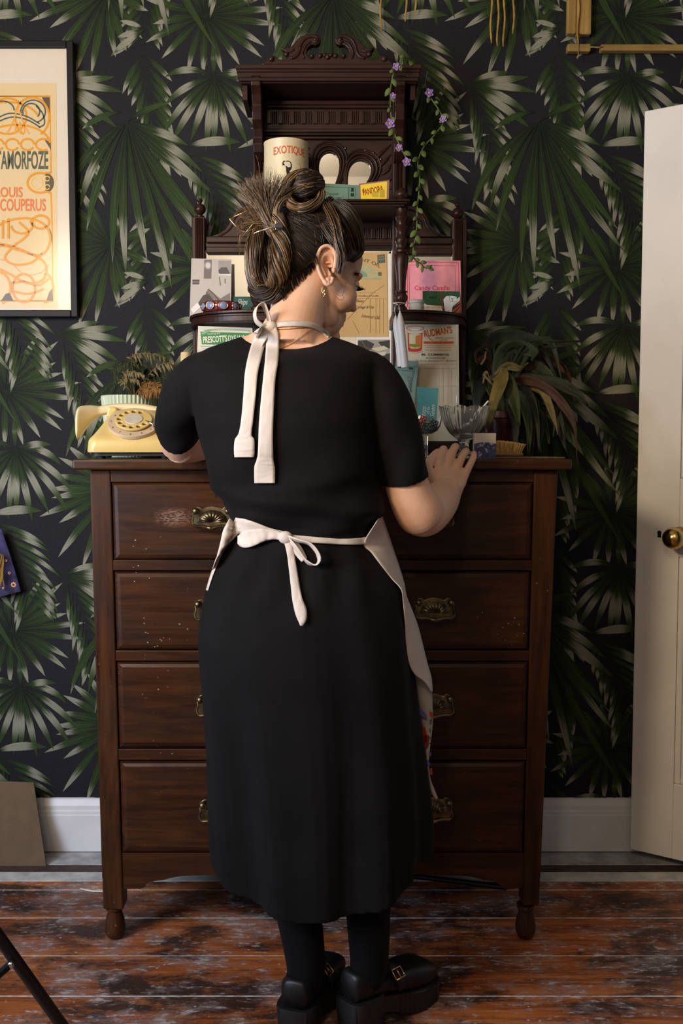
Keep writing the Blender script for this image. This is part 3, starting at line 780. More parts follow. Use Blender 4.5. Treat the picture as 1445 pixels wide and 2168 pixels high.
for cx in (849, 543):
    s = 2.485 / F; zt = zs - .0155; zb = zq
    p0, p1 = cprof[0][0], cprof[-1][0]
    prof = [(r_ * s, zb + (zt - zb) * (p0 - p) / (p0 - p1)) for p, r_ in cprof]
    c = W(cx, 540, 2.485)
    obj('turned_column', MB().lathe(prof, (c.x, c.y, 0), 24), DV, om, smooth=True, angle=45)
    pr2 = [(8,0),(12,1),(13,4),(9,7),(13,12),(14,16),(12,21),(8,24),(6,28)]
    obj('turned_finial', MB().lathe([(a * s, zs + z * s) for a, z in pr2], (c.x, c.y, 0), 20), DV, om, smooth=True, angle=45)
for x0, x1 in ((838, 856), (536, 554)):
    b = pbox(x0, x1, 680, 800, 2.505, 2.525); b.v = [(x, y, ZP + .0004 if z < W(0, 740, 2.51).z else zq - .0275) for x, y, z in b.v]
    obj('shelf_support', b, DV, om, bevel=.002)
# ------------------------------------------------------------------ printed sheets and cards
inks = {}
def ink(r, g, b, rough=.7):
    k = (r, g, b)
    if k not in inks: inks[k] = plain('ink_%d_%d_%d' % k, srgb(r, g, b), rough, .06, 80, spec=.3)
    return inks[k]
def paper_mat(name, r, g, b, var=.10, stain=.25, sc=9):
    m = NT(name); v = m.coord(); c = srgb(r, g, b)
    base = m.ramp(m.noise(v, sc, 6, .6), [(.3, tuple(x*(1-var) for x in c[:3]) + (1,)), (.7, c)])
    st = m.noise(v, sc * 1.7, 3, .6, 1.5)
    base = m.mix(m.ramp(st, [(.52, (0,0,0,1)), (.75, (stain,)*3 + (1,))]), base, tuple(x*.55 for x in c[:3]) + (1,))
    m.set(base=base, rough=.75, spec=.3); m.bump(m.noise(v, 90, 3), .06, .0006); return m.m
class Sheet:
    def __init__(s, name, label, cat, px, yb, yt, mat, rest=None, thick=.0007, group=None, frame=None):
        bl, br, tr, tl = px
        if rest is None:
            B0, B1 = W(*bl, yb), W(*br, yb); T0 = W(*tl, yt); z0 = None
            n = (B1 - B0).cross(T0 - B0).normalized(); T1 = WP(*tr, B0, n)
        else:
            B0 = W(*bl, yb); B1 = W(*br, yb); B0.z = B1.z = rest
            T0 = W(*tl, yt); n = (B1 - B0).cross(T0 - B0).normalized(); T1 = WP(*tr, B0, n)
        if n.y > 0: n = -n
        s.n, s.p0, s.k = n, B0, 0
        back = -n * thick; q = [B0, B1, T1, T0]
        b = MB().hexa([p + back for p in q], q)
        c = (B0 + B1) / 2
        s.o = obj(name, b, mat, loc=c, label=label, category=cat)
        if group: s.o['group'] = group
    def P(s, x, y, e=0): return WP(x, y, s.p0 + s.n * (.00025 + .00006 * s.k + e), s.n)
    def put(s, name, mb2, col, **kw):          # mb2 in photo pixels (x right, y down)
        b = MB(); b.add([s.P(x, y) for x, y, *_ in mb2.v], mb2.f); s.k += 1
        mat = col if not isinstance(col, tuple) else ink(*col)
        return obj(name, b, mat, s.o, **kw)
    def poly(s, pts, col, name='print'):
        t = tessellate_polygon([[Vector((x, y, 0)) for x, y in pts]])
        mb = MB(); mb.add([(x, y, 0) for x, y in pts], [tuple(f) for f in t]); return s.put(name, mb, col)
    def polys(s, lst, col, name='print', **kw):
        mb = MB()
        for pts in lst:
            mb.add([(x, y, 0) for x, y in pts], [tuple(f) for f in tessellate_polygon([[Vector((x, y, 0)) for x, y in pts]])])
        if len(lst) > 1: kw.setdefault('kind', 'stuff')
        return s.put(name, mb, col, **kw)
    def rect(s, x0, y0, x1, y1, col, name='print'): return s.poly([(x0,y0),(x1,y0),(x1,y1),(x0,y1)], col, name)
    def strokes(s, lines, w, col, name='ruling', closed=False):
        mb = MB()
        if getattr(s, 'mirror', None) is not None: lines = list(lines) + [[(2 * s.mirror - p[0], p[1]) for p in L] for L in lines]
        for L in lines:
            L = [np.array(p, float) for p in L]; n = len(L); rows = []
            for i in range(n):
                t = L[min(i+1, n-1)] - L[max(i-1, 0)]; t = t / (np.hypot(*t) + 1e-9); nn = np.array((-t[1], t[0])) * w / 2
                rows.append([(*(L[i] - nn), 0), (*(L[i] + nn), 0)])
            mb.grid(rows)
        return s.put(name, mb, col)
    def text(s, body, x, y, h, wd, col, ang=0, arc=0, offset=0.0, shear=0, name='lettering', skew=0.0):
        t = text_mb(body, 1.0, offset, shear); xs = [v[0] for v in t.v]
        x0, x1 = min(xs), max(xs); H = .70; ca, sa = math.cos(math.radians(ang)), math.sin(math.radians(ang))
        out = []
        for vx, vy, _ in t.v:
            u = (vx - x0) / (x1 - x0) * wd; v = vy / H * h
            if arc: v += arc * (1 - (2 * u / wd - 1) ** 2)
            v += skew * u
            out.append((x + u * ca - v * sa * 1 if False else x + u * ca - v * sa, y - (u * sa + v * ca), 0))
        t.v = out; return s.put(name, t, col)

paper_cream = paper_mat('cream_paper', 225, 210, 178)
# --- upper shelf
t = Sheet('ticket', 'green printed ticket standing beside the yellow card on the upper shelf', 'ticket', [(655,425),(762,425),(762,392),(655,387)], 2.545, 2.575, paper_mat('green_card', 112, 142, 122), rest=ZS + .0004)
t.strokes([[(662,394),(752,398)],[(752,398),(752,422)]], .8, (52,66,58)); t.strokes([[(738,396),(738,422)]], 1, (52,66,58))
t.polys([[(743,398),(748,398),(749,406),(742,406)],[(742,409),(749,409),(749,416),(742,416)]], (34,48,42)); t.text('Cheque', 686, 413, 6, 30, (60,78,68), shear=.4); t.strokes([[(690,417),(728,418)]], .8, (70,90,78))
t = Sheet('advert_card', 'yellow card with dark red lettering and a mauve border on the upper shelf', 'card', [(762,424),(822,424),(824,381),(759,389)], 2.50, 2.525, ink(150,104,100), rest=ZS + .0004)
t.poly([(762.5,391.5),(819,384),(818,424),(763.5,424)], (238,206,60)); t.text('PANDORA', 769, 414, 13, 44, (150,40,22), ang=13, offset=.022, skew=-.02)
t.strokes([[(769,413),(769.5,398)]], 1.3, (150,40,22)); t.polys([[(787,407),(801,407),(801,417),(787,417)],[(803,402),(814,401),(814,418),(803,418)]], (200,172,60)); t.strokes([[(803,y),(814,y-.5)] for y in (404,407,410,413,416)], .5, (130,110,40))
# --- left quadrant shelf
t = Sheet('photo_postcard', 'black and white photograph postcard of a wall clock on the shelf', 'postcard', [(401,664),(488,651),(490,549),(405,547)], 2.595, 2.615, paper_mat('grey_photo_paper', 196, 186, 174), rest=ZQ + .0004)
t.poly([(432,550),(448,550),(447,590),(431,590)], (120,112,106)); t.poly([(440 + 8*math.cos(a), 562 + 9*math.sin(a)) for a in [2*math.pi*i/16 for i in range(16)]], (150,142,134)); t.poly([(440 + 5*math.cos(a), 562 + 6*math.sin(a)) for a in [2*math.pi*i/16 for i in range(16)]], (205,197,186))
t.poly([(462,552),(488,552),(488,580),(462,578)], (160,151,142)); t.poly([(462,572),(468,566),(480,566),(487,580),(464,580)], (98,92,86)); t.poly([(462,580),(489,580),(489,584),(462,582)], (222,214,204))
t.poly([(407,592),(422,592),(421,602),(407,602)], (92,86,82)); t.strokes([[(407,597),(421,597)]], .9, (180,170,160)); t.poly([(440,612),(466,632),(486,620),(487,640),(440,646),(428,636)], (128,120,112))
t.poly([(420,640),(430,625),(442,622),(455,640),(452,650),(420,652)], (84,78,74)); t.poly([(403,655),(418,640),(424,650),(410,664)], (226,218,208)); t.strokes([[(440,612),(452,622),(466,640)],[(436,618),(448,632)]], 2.2, (92,84,76)); t.strokes([[(464,586),(466,604)],[(476,590),(476,600)]], 1.5, (110,104,96))
t = Sheet('small_card', 'dark teal card with white script behind the enamel bangle on the shelf', 'card', [(478,652),(536,652),(536,628),(481,628)], 2.60, 2.612, ink(52,92,82), rest=ZQ + .0004)
t.text('Ships', 503, 645, 12, 21, (225,228,215), shear=.35, offset=-.005)
# --- lower left compartment
t = Sheet('bill_head', "white billhead with a green lettered banner in the lower left compartment", 'billhead', [(410,930),(535,930),(534,694),(419,690)], 2.5015, 2.5035, paper_mat('white_bill_paper', 218, 212, 192), rest=ZP + .0004)
t.poly([(424,702),(545,706),(548,722),(520,731),(427,729)], (70,128,76)); t.strokes([[(430,699),(470,696),(530,699)],[(432,701),(470,698),(532,701)],[(424,733),(530,737)]], 1.0, (104,150,108))
t.text("PRESCOTT'S", 430, 726, 13, 51, (232,228,205), ang=3.5, offset=.02); t.text('DYE WORKS', 483, 722, 12, 52, (232,228,205), ang=0, offset=.004)
t.text('Anything but', 438, 709, 4.4, 28, (210,220,196), ang=4, shear=.3); t.strokes([[(428,y),(520,y+2)] for y in (738,742)], .6, (120,140,110))
t.polys([[(424,706),(440,697),(452,697),(430,709)],[(520,699),(538,706),(545,716),(530,705)]], (128,168,130))
# --- centre mirror
t = Sheet('backing_sheet', 'plain white sheet behind the tan letter on the centre mirror', 'paper', [(700,716),(829,716),(830,537),(700,536)], 2.6475, 2.6475, paper_mat('white_paper', 236, 228, 210))
t = Sheet('letterhead', 'tan aged letterhead with a green fan emblem on the centre mirror', 'letterhead', [(680,713),(821,713),(818,534),(680,536)], 2.6455, 2.6455, paper_mat('tan_paper', 206, 170, 112, .16, .3, 6))
t.text('LIGHT OIL', 744, 553, 7, 62, (74,70,64), ang=-14, arc=5, offset=.008)
cx, cy = 762, 586
fan_ = []
for k in range(9):
    a0, a1 = math.radians(178 - 22*k), math.radians(166 - 22*k)
    fan_.append([(cx + 16*math.cos(a0), cy - 13*math.sin(a0)), (cx + 40*math.cos(a0), cy - 26*math.sin(a0)), (cx + 40*math.cos(a1), cy - 26*math.sin(a1)), (cx + 16*math.cos(a1), cy - 13*math.sin(a1))])
t.polys(fan_, (160,178,142)); t.poly([(cx + 15*math.cos(a), cy - 13*math.sin(a)) for a in [math.pi*i/14 for i in range(15)]], (120,152,132)); t.rect(748,588,806,592,(172,164,120))
t.polys([[(798,540),(814,538),(815,556),(799,558)],[(800,576),(807,576),(807,584),(800,584)]], (96,100,84)); t.strokes([[(800,545),(813,543)],[(800,550),(814,548)]], 1.2, (160,140,96))
t.text('P. Bailey', 753, 614, 5, 21, (84,64,40), shear=.3); t.text('Chandlery & Paraffin', 756, 628, 3.4, 45, (110,84,52))
t.text('Sheet', 752, 640, 6, 18, (96,72,44), shear=.5); t.text('Carriage & City', 752, 653, 6, 40, (96,72,44), shear=.5); t.text('Linseed Oil', 764, 671, 7, 40, (96,72,44), ang=-8, shear=.6)
t.strokes([[(748,620),(795,620)],[(752,632),(818,632)],[(795,632),(795,706)],[(783,634),(783,706)],[(803,634),(803,706)],[(811,634),(811,706)],[(746,680),(760,706)],[(735,676),(786,622),(812,604)]], .6, (150,116,70))
t = Sheet('note_slip', 'cream slip tucked under the tan letter beside the landscape postcard', 'slip', [(708,790),(752,790),(752,714),(708,714)], 2.6460, 2.6460, paper_cream)
t = Sheet('landscape_postcard', 'postcard of a wooded river valley with a white border', 'postcard', [(753,800),(829,800),(829,715),(753,714)], 2.6450, 2.6450, paper_mat('white_card', 228, 220, 206))
t.rect(757,719,825,796,(150,146,134)); t.polys([[(757,722),(775,720),(792,728),(786,740),(770,744),(757,736)],[(757,738),(780,742),(800,752),(825,748),(825,796),(757,796)],[(800,724),(825,720),(825,738),(808,734)]], (62,60,56)); t.polys([[(785,738),(812,732),(822,738),(800,744)],[(790,748),(818,744),(815,752),(796,756)]], (196,186,156)); t.strokes([[(766,722),(774,736),(778,752)],[(770,734),(790,742)]], 1.4, (120,96,64))
# --- right quadrant shelf
t = Sheet('poster_card', 'pink card with a double red border and red lettering on the right shelf', 'card', [(856,660),(977,660),(974,552),(861,550)], 2.60, 2.617, ink(232,150,158), rest=ZQ + .0004)
t.strokes([[(864,554),(970,556),(972,655)]], 1.6, (205,52,70)); t.strokes([[(866,650),(867,561),(963,563),(964,650)]], .9, (205,52,70)); t.strokes([[(862,650),(863,554)]], 1.6, (205,52,70))
t.text('Candy Candle', 877, 614, 9.5, 74, (205,52,70), offset=.004)
t = Sheet('trade_card', 'small green card with red stripes and a white cut shape before the pink card', 'card', [(894,663),(976,663),(973,617),(894,616)], 2.56, 2.572, ink(44,84,52), rest=ZQ + .0004)
t.polys([[(895,640),(920,656),(914,663),(894,650)],[(950,644),(973,628),(973,636),(952,654)]], (222,212,176)); t.polys([[(955,655),(974,638),(975,646),(958,662)],[(962,663),(975,650),(976,656),(970,663)]], (190,70,42)); t.poly([(956,653),(974,641),(974,644),(957,657)], (40,34,26))
t.poly([(894,645),(936,648),(936,663),(894,663)], (236,226,200)); t.text('CARNATION', 896, 653, 4.4, 38, (178,48,36), offset=.014); t.text('COTTON LACE', 897, 659, 3.2, 36, (90,80,70))
t.poly([(938,634),(944,627),(956,626),(966,628),(966,634),(958,644),(956,663),(942,663),(940,648)], (238,234,226)); t.strokes([[(950,627),(958,634),(966,627)],[(958,634),(957,640)],[(950,628),(952,638),(962,638)]], .7, (40,40,40)); t.poly([(956.5 + 1.3*math.cos(a), 632.5 + 1.3*math.sin(a)) for a in [2*math.pi*i/8 for i in range(8)]], (30,30,30))
t.strokes([[(933,617),(932,640),(938,663)],[(936,617),(936,640),(940,663)]], .9, (170,46,40)); t.text('MS', 908, 632, 5, 16, (34,60,40), offset=.01)
# --- lower right compartment
t = Sheet('paint_bill', "buff billhead with a red paint tin picture and orange lettering at its top", 'billhead', [(852,932),(972,932),(970,687),(855,686)], 2.5015, 2.5035, paper_mat('buff_bill_paper', 212, 196, 160), rest=ZP + .0004)
rim = [(878 + 18*math.cos(a), 695 + 5*math.sin(a)) for a in [2*math.pi*i/22 for i in range(23)]]
t.poly([(862,700)] + [(878 - 16*math.cos(a), 703 + 4*math.sin(a)) for a in [math.pi*i/10 for i in range(11)]] + [(893,740)] + [(878 + 15*math.cos(a), 740 + 5*math.sin(a)) for a in [math.pi*i/10 for i in range(11)]] + [(863,740)], (196,60,44))
t.poly([(865.5,707),(891,708),(890.5,734),(884,738),(870,738),(866,734)], (206,194,150)); t.poly([(879,711),(890.5,709),(890.5,733),(879,735)], (200,110,50)); t.poly([(866,728),(890.5,729),(890,734),(878,736),(866,733)], (140,128,40)); t.strokes([rim], 1.4, (196,90,80)); t.poly([(868,696),(890,696),(884,700),(872,700)], (226,214,190))
t.text("RUDMAN'S", 898, 714, 14, 60, (186,78,30), ang=9, offset=.026); t.strokes([[(906,714),(911,719),(916,720.5)]], 1.6, (186,78,30)); t.text("HEWER'S CASTLE", 921, 717, 3.2, 38, (180,90,70)); t.text('BRAND', 933, 721, 2.2, 14, (180,90,70))
t.rect(896,722.5,960,728,(214,112,36)); t.text('RED OXIDE PAINT', 898, 727.4, 4.2, 60, (160,44,24), offset=.012)
t.strokes([[(897,732),(961,732)],[(900,736),(955,736)],[(899,741),(956,741)]], .8, (198,120,92)); t.strokes([[(861,742),(878,748),(895,744)]], .8, (198,90,72))
t.text('M. CUMMINS', 892, 753, 4.6, 58, (60,52,46), offset=.01); t.text('IRONMONGER', 901, 759.5, 3.0, 42, (90,80,70)); t.text('To Every Requisite for Builders', 879, 765, 3, 86, (120,96,84), shear=.3)
t.strokes([[(886,771),(966,771)],[(890,780),(966,780)],[(937,780),(937,855)],[(947,782),(947,855)],[(951,782),(951,855)],[(955,782),(955,855)],[(925,817),(966,817)]], .6, (206,150,124))
t = Sheet('blue_ticket', 'grey green ticket with a printed border leaning behind the teal card', 'ticket', [(812,968),(864,968),(886,765),(838,761)], 2.44, 2.47, paper_mat('greygreen_card', 116, 138, 126), rest=ZT + .0004)
t.strokes([[(836,773),(883,776)],[(834,783),(876,786)],[(878,776),(860,880)],[(874,786),(858,880)]], .9, (56,72,66)); t.polys([[(865,777),(875,778),(874,783),(864,782)],[(842,774),(852,775),(851,780),(841,779)]], (44,58,52))
t.text('Cheque', 862, 798, 7, 32, (60,76,68), ang=-80, shear=.4)

# --- glassware, dice, teal card in the coupe
GL = M['glass']
cp = W(901, 965, 2.30); s = 2.30 / F
prof = [(0,1),(16,1.5),(20,2.5),(20,4),(14,5.5),(6,7),(5,9),(4.2,20),(4.2,44),(6,50),(14,53),(24,59),(30,68),(33,80),(33.6,89),(32.4,89),(31.6,80),(28.6,69),(22,61),(12,56.5),(1,55.5)]
obj('coupe_glass', MB().lathe([(a*s, (z-.9)*s) for a, z in prof], (cp.x, cp.y, ZT + .0004), 40), GL, smooth=True, angle=50, loc=(cp.x, cp.y, ZT), label='stemmed clear coupe glass holding coloured dice near the hand', category='glass')
zb = ZT + (56.5 - .9) * s
t = Sheet('teal_card', 'bright teal card with white script standing in the coupe glass', 'card', [(884,907),(922,909),(928,822),(882,819)], 2.312, 2.328, ink(88,158,156), rest=zb + .003)
t.text('Steps', 900, 886, 11, 26, (240,240,232), ang=86, shear=.35, offset=-.006); t.text('to be', 908, 876, 6.5, 14, (240,240,232), ang=86, shear=.35); t.text('Seen', 919, 884, 10, 27, (240,240,232), ang=86, shear=.35, offset=-.006)
def die(px, py, Y, col, rot, label, z):
    c = W(px, py, Y); c.z = z; h = .0082
    R = Matrix.Rotation(rot[2], 3, 'Z') @ Matrix.Rotation(rot[0], 3, 'X') @ Matrix.Rotation(rot[1], 3, 'Y')
    b = MB().box(-h, h, -h, h, -h, h); b.v = [c + R @ Vector(p) for p in b.v]
    o = obj('die', b, ink(*col, .3), bevel=.0022, bseg=3, loc=c, label=label, category='die', group='dice in the coupe')
    pips = MB(); k = .48 * h
    faces = [((0,-1,0),(1,0,0),[(-1,-1),(1,1),(0,0),(-1,1),(1,-1)]), ((0,0,1),(1,0,0),[(-1,-1),(1,1),(0,0)]), ((1,0,0),(0,1,0),[(-1,-1),(1,1),(-1,1),(1,-1)]), ((-1,0,0),(0,1,0),[(-1,1),(1,-1)]), ((0,1,0),(1,0,0),[(-1,-1),(-1,0),(-1,1),(1,-1),(1,0),(1,1)]), ((0,0,-1),(1,0,0),[(0,0)])]
    for n_, u_, pp in faces:
        n_ = Vector(n_); u_ = Vector(u_); v_ = n_.cross(u_)
        for a, b2 in pp: pips.ell(c + R @ (n_ * h + (u_ * a + v_ * b2) * k), (.0016, .0016, .0016), nu=8, nv=5)
    obj('pips', pips, ink(240,236,226), o, smooth=True, kind='stuff')
die(886, 893, 2.287, (196,40,34), (.3,.2,.5), 'red die at the coupe wall, lowest of the dice', zb + .0165)
die(893, 885, 2.300, (196,40,34), (.1,.4,.2), 'red die resting on top of the other dice in the coupe', zb + .029)
die(903, 892, 2.283, (30,110,62), (.2,.1,.3), 'green die in the middle of the coupe facing front', zb + .0135)
die(918, 888, 2.297, (14,66,46), (.2,.5,.1), 'dark green die at the far side of the coupe by the card edge', zb + .020)
# scalloped trifle bowl
bc = W(982, 966, 2.38); s = 2.38 / F
def bowl(profile, c, seg, lobes, amp, zamp):
    rs = []
    for r_, z, sc in profile:
        ring = []
        for j in range(seg):
            a = 2 * math.pi * j / seg; w_ = math.cos(a * lobes)
            rr = r_ * (1 + amp * sc * abs(math.cos(a * lobes / 2)) ) ; zz = z + zamp * sc * abs(math.cos(a * lobes / 2))
            fl_ = 1 + .022 * sc * math.cos(a * lobes * 4)
            ring.append((c[0] + rr * fl_ * math.cos(a), c[1] + rr * fl_ * math.sin(a), c[2] + zz))
        rs.append(ring)
    return MB().rings(rs)
pr = [(1,0,0),(24,0,0),(28,2,0),(26,4,0),(14,8,0),(10,14,0),(10,30,0),(13,36,0),(20,42,0),(32,52,.3),(42,68,.6),(48,86,.9),(51,104,1),(50,104.5,1),(46,86,.9),(40,70,.6),(30,56,.3),(14,47,0),(1,45,0)]
obj('trifle_bowl', bowl([(a*s, z*s, k) for a, z, k in pr], (bc.x, bc.y, ZT + .0004), 160, 10, .05, .006), GL, smooth=True, angle=60, loc=(bc.x, bc.y, ZT), label='large scalloped pressed glass bowl on a foot beside the marbled card', category='bowl')
for (x0, y0_, x1, y1_, Y0, Y1, lab) in ((985, 905, 1033, 849, 2.385, 2.345, 'white stick slanting over the rim of the scalloped glass bowl'), (964, 908, 967, 838, 2.38, 2.420, 'white stick standing upright at the back of the scalloped bowl')):
    a, b_ = W(x0, y0_, Y0), W(x1, y1_, Y1)
    obj('stick', MB().tube([a, b_], .0022, 8), ink(232,228,220), smooth=True, angle=50, loc=a, label=lab, category='stick')
s = 2.56 / F; dc = W(938, 930, 2.565)
pr = [(1,0,0),(26,0,0),(30,2,0),(38,10,.5),(46,22,1),(48,27,1),(46,27,1),(36,13,.5),(26,5,0),(1,4,0)]
obj('cut_glass_dish', bowl([(a*s, z*s, k) for a, z, k in pr], (dc.x, dc.y, ZP + .0004), 72, 9, .05, .004), GL, smooth=False, loc=(dc.x, dc.y, ZP), label='low cut glass dish behind the stemmed bowls on the overmantel plinth', category='dish')
# marbled card box, brush, tray
a, b_ = W(1003, 917, 2.185), W(1049, 973, 2.185)
cb = obj('soap_box', MB().box(a.x, b_.x, 2.185, 2.205, ZT + .0004, a.z), paper_mat('white_soap_wrap', 216, 206, 194, .05, .1), loc=((a.x + b_.x)/2, 2.195, ZT), bevel=.0008, label='small white box with a blue marbled lower half on the chest edge', category='box')
m = NT('blue_marbling'); w_ = m.noise(m.coord((38,38,26)), 1.3, 4, .6, 2.2)
m.set(base=m.ramp(w_, [(.40,srgb(44,48,92)),(.52,srgb(58,62,108)),(.56,srgb(206,202,206)),(.62,srgb(62,66,110)),(.7,srgb(120,122,150))]), rough=.5)
zm = lerp(a.z, ZT, .40)
def zmid(x): return zm + .0025 * math.sin(math.pi * (x - a.x) / (b_.x - a.x))
xs = [lerp(a.x + .0003, b_.x - .0003, i/10) for i in range(11)]
obj('marbled_band', MB().grid([[(x, 2.1847, ZT + .001) for x in xs], [(x, 2.1847, zmid(x)) for x in xs]]), m.m, cb)
ta = W(1020, 970, 2.21); tb = W(1196, 970, 2.21)
obj('tray', MB().box(ta.x, tb.x, 2.215, 2.42, ZT + .0004, ZT + .004), plain('tarnished_tray', (.16,.10,.045), .45, .5, 30, .6), bevel=.001, loc=((ta.x+tb.x)/2, 2.3, ZT), label='flat tarnished tray under the bristle brush at the chest corner', category='tray')
tz = ZT + .0042
br = thing('bristle_brush', 'brush lying on its wooden back with tan bristles fanned upward', 'brush', (W(1075, 960, 2.33).x, 2.33, tz))
xa, xb = W(1018, 960, 2.33).x, W(1110, 960, 2.33).x
obj('back', MB().box(xa, xb - .006, 2.312, 2.352, tz, tz + .010), plain('brush_wood', (.20,.10,.035), .45), br, bevel=.004, bseg=3)
bb = MB(); rnd = random.Random(5)
for i in range(900):
    u = rnd.random(); v = rnd.random(); x = lerp(xa + .004, xb - .010, u); y = lerp(2.316, 2.348, v)
    lx = (u - .5) * .018 + rnd.uniform(-.002, .002); ly = (v - .5) * .012; h = .027 - .010 * abs(u - .45) ** 1.5 * 2 + rnd.uniform(-.0015, .0015)
    p0 = Vector((x, y, tz + .009)); p1 = p0 + Vector((lx, ly, h))
    bb.tube([p0, p1], [.0006, .0004], 3, cap=False)
obj('bristles', bb, plain('tan_bristle', (.46,.28,.08), .6, .35, 200), br, kind='stuff')
# bangle, cream reel, candles
bg = W(468, 648, 2.50); bg.z = ZQ + .0004
bgl = thing('bangle', 'chunky red enamel bangle set with blue oval stones on the left shelf', 'bangle', bg)
rs = []
for i in range(48):
    a = 2 * math.pi * i / 48; R_ = .043
    rs.append([(bg.x + (R_ + .0055 * math.cos(t)) * math.cos(a), bg.y + (R_ * .85 + .0055 * math.cos(t)) * math.sin(a), bg.z + .0125 + .0125 * math.sin(t)) for t in [2*math.pi*k/10 for k in range(10)]])
b = MB().rings(rs + [rs[0]], cap=False)
obj('band', b, plain('red_enamel', (.16,.012,.022), .18, .3, 40, coat=.6), bgl, smooth=True)
for k, a in enumerate((-150, -118, -78, -38, 0, 60, 120)):
    a = math.radians(a); c = Vector((bg.x + .047 * math.cos(a), bg.y + (.0415) * math.sin(a), bg.z + .0125)); n_ = Vector((math.cos(a), math.sin(a), 0))
    Mx = Matrix((( -n_.y, n_.x, 0),(n_.x, n_.y, 0),(0,0,1))).transposed()
    st_ = obj('stone', MB().ell(c + n_ * .001, (.0105, .0035, .0088), Mx, 16, 9), plain('blue_stone', (.20,.25,.42), .2), bgl, smooth=True)
    ring = [c + n_ * .002 + Mx @ Vector((.0112 * math.cos(t), 0, .0096 * math.sin(t))) for t in [2*math.pi*i/24 for i in range(25)]]
    obj('setting', MB().tube(ring, .0012, 6, cap=False), M['gold'], st_, smooth=True)
dts = MB()
for k in range(14):
    a = math.radians(-175 + k * 25.7)
    for zz in (.005, .020): dts.ell((bg.x + .0475 * math.cos(a), bg.y + .042 * math.sin(a), bg.z + zz), (.0018,)*3, nu=8, nv=5)
obj('gilt_dots', dts, M['gold'], bgl, smooth=True, kind='stuff')
c = W(533, 645, 2.53)
obj('trinket_box', MB().box(c.x - .008, c.x + .010, 2.52, 2.545, ZQ + .0004, ZQ + .017), plain('dark_wood_box', (.045,.02,.012), .4), loc=(c.x, 2.53, ZQ), bevel=.0015, label='tiny dark wooden box between the bangle and the plait of hair', category='box')
c = W(881, 655, 2.49); s = 2.49 / F
obj('thread_reel', MB().lathe([(0,0),(17*s,0),(17*s,.004),(15.5*s,.005),(15.5*s,.009),(16.2*s,.010),(16.2*s,.014),(15.5*s,.015),(15.5*s,.020),(17*s,.021),(17*s,.026),(14*s,.029),(.001,.029)], (c.x, c.y, ZQ + .0004), 28), plain('cream_thread', (.50,.44,.33), .8), smooth=True, angle=40, loc=(c.x, c.y, ZQ), label='cream cotton reel beside the green trade card on the right shelf', category='reel')
YCd = 2.418
top_ = W(846, 636, 2.44)
cdl = thing('taper_candles', 'pair of white taper candles hanging by one joined wick from the column', 'candles', W(850, 778, YCd))
for (pts, w0) in (([(837,668),(838,684),(842,710),(846,745),(849,776)], 0), ([(846,658),(847,676),(850,712),(854,748),(857,778)], 1)):
    p = [W(x, y, YCd - .014 * w0) for x, y in spline(pts, 16)]
    rr = [(.0015 + .0077 * min(1, i / 5.0)) for i in range(16)]
    obj('candle', MB().tube(p, rr, 14), plain('white_wax', (.66,.60,.52), .45, .04), cdl, smooth=True, angle=50)
ring = [Vector((top_.x + .0185 * math.cos(a), 2.485 + .0185 * math.sin(a), ZQ + .020)) for a in [math.radians(-200 + 220 * i / 16) for i in range(17)]]
wk = [W(837,670,YCd), W(835,656,YCd - .002), W(836,648,2.425), W(842,645,2.447)] + ring[4:14] + [W(845,645,2.445), W(845,652,YCd - .012), W(846,660,YCd - .014)]
obj('wick', MB().tube(spline([tuple(p) for p in wk], 60), .0011, 6), plain('cotton_wick', (.55,.48,.36), .9), cdl, smooth=True)
# --- round cream tin on the upper shelf
c = W(606, 420, 2.535); R_ = 46 * 2.535 / F; zt = W(606, 296, 2.50).z
tin = thing('cylindrical_tin', 'cream cylindrical tin with orange lettering and a dark silhouette on the upper shelf', 'tin', (c.x, c.y, ZS))
obj('body', MB().lathe([(0,.0004),(R_,.0004),(R_*1.01,.002),(R_,.004),(R_, zt-ZS-.006),(R_*1.012, zt-ZS-.004),(R_*1.012, zt-ZS),(R_*.97, zt-ZS),(R_*.96, zt-ZS-.005),(0, zt-ZS-.005)], (c.x, c.y, ZS), 56), plain('cream_tin', (.66,.56,.34), .42, .05, 12), tin, smooth=True, angle=40)
def cyl(mb2, x0, y0_, name, col, kind=None):  # mb2 in metres, wrapped on the tin about pixel column x0
    a0 = math.asin(max(-1, min(1, (x0 - 606) / 46))); zc = W(606, y0_, c.y - R_).z; b = MB()
    b.add([(c.x + (R_ + .0004) * math.sin(a0 + x / R_), c.y - (R_ + .0004) * math.cos(a0 + x / R_), zc + y) for x, y, *_ in mb2.v], mb2.f)
    return obj(name, b, ink(*col), tin)
tx = text_mb('EXOTIQUE', 1, .014); xs = [v[0] for v in tx.v]; wd = .084
tx.v = [((x - (min(xs)+max(xs))/2) / (max(xs)-min(xs)) * wd, y * .026 - .11 * ((x - (min(xs)+max(xs))/2) / (max(xs)-min(xs)) ) ** 2 * .11, 0) for x, y, _ in tx.v]
cyl(tx, 616, 324, 'lettering', (206,84,44))
sil = [(-12,18),(-9,22),(-6,20),(0,22),(6,19),(8,14),(8,8),(6,3),(3,0),(4,-6),(8,-12),(10,-30),(-8,-30),(-5,-14),(-3,-6),(-4,0),(-4,6),(-6,11),(-9,12),(-12,11)]
g = MB(); g.add([(x*.00115, y*.00115, 0) for x, y in sil], [tuple(f) for f in tessellate_polygon([[Vector((x, y, 0)) for x, y in sil]])])
cyl(g, 612, 362, 'silhouette', (24,22,26))
tl_ = MB()
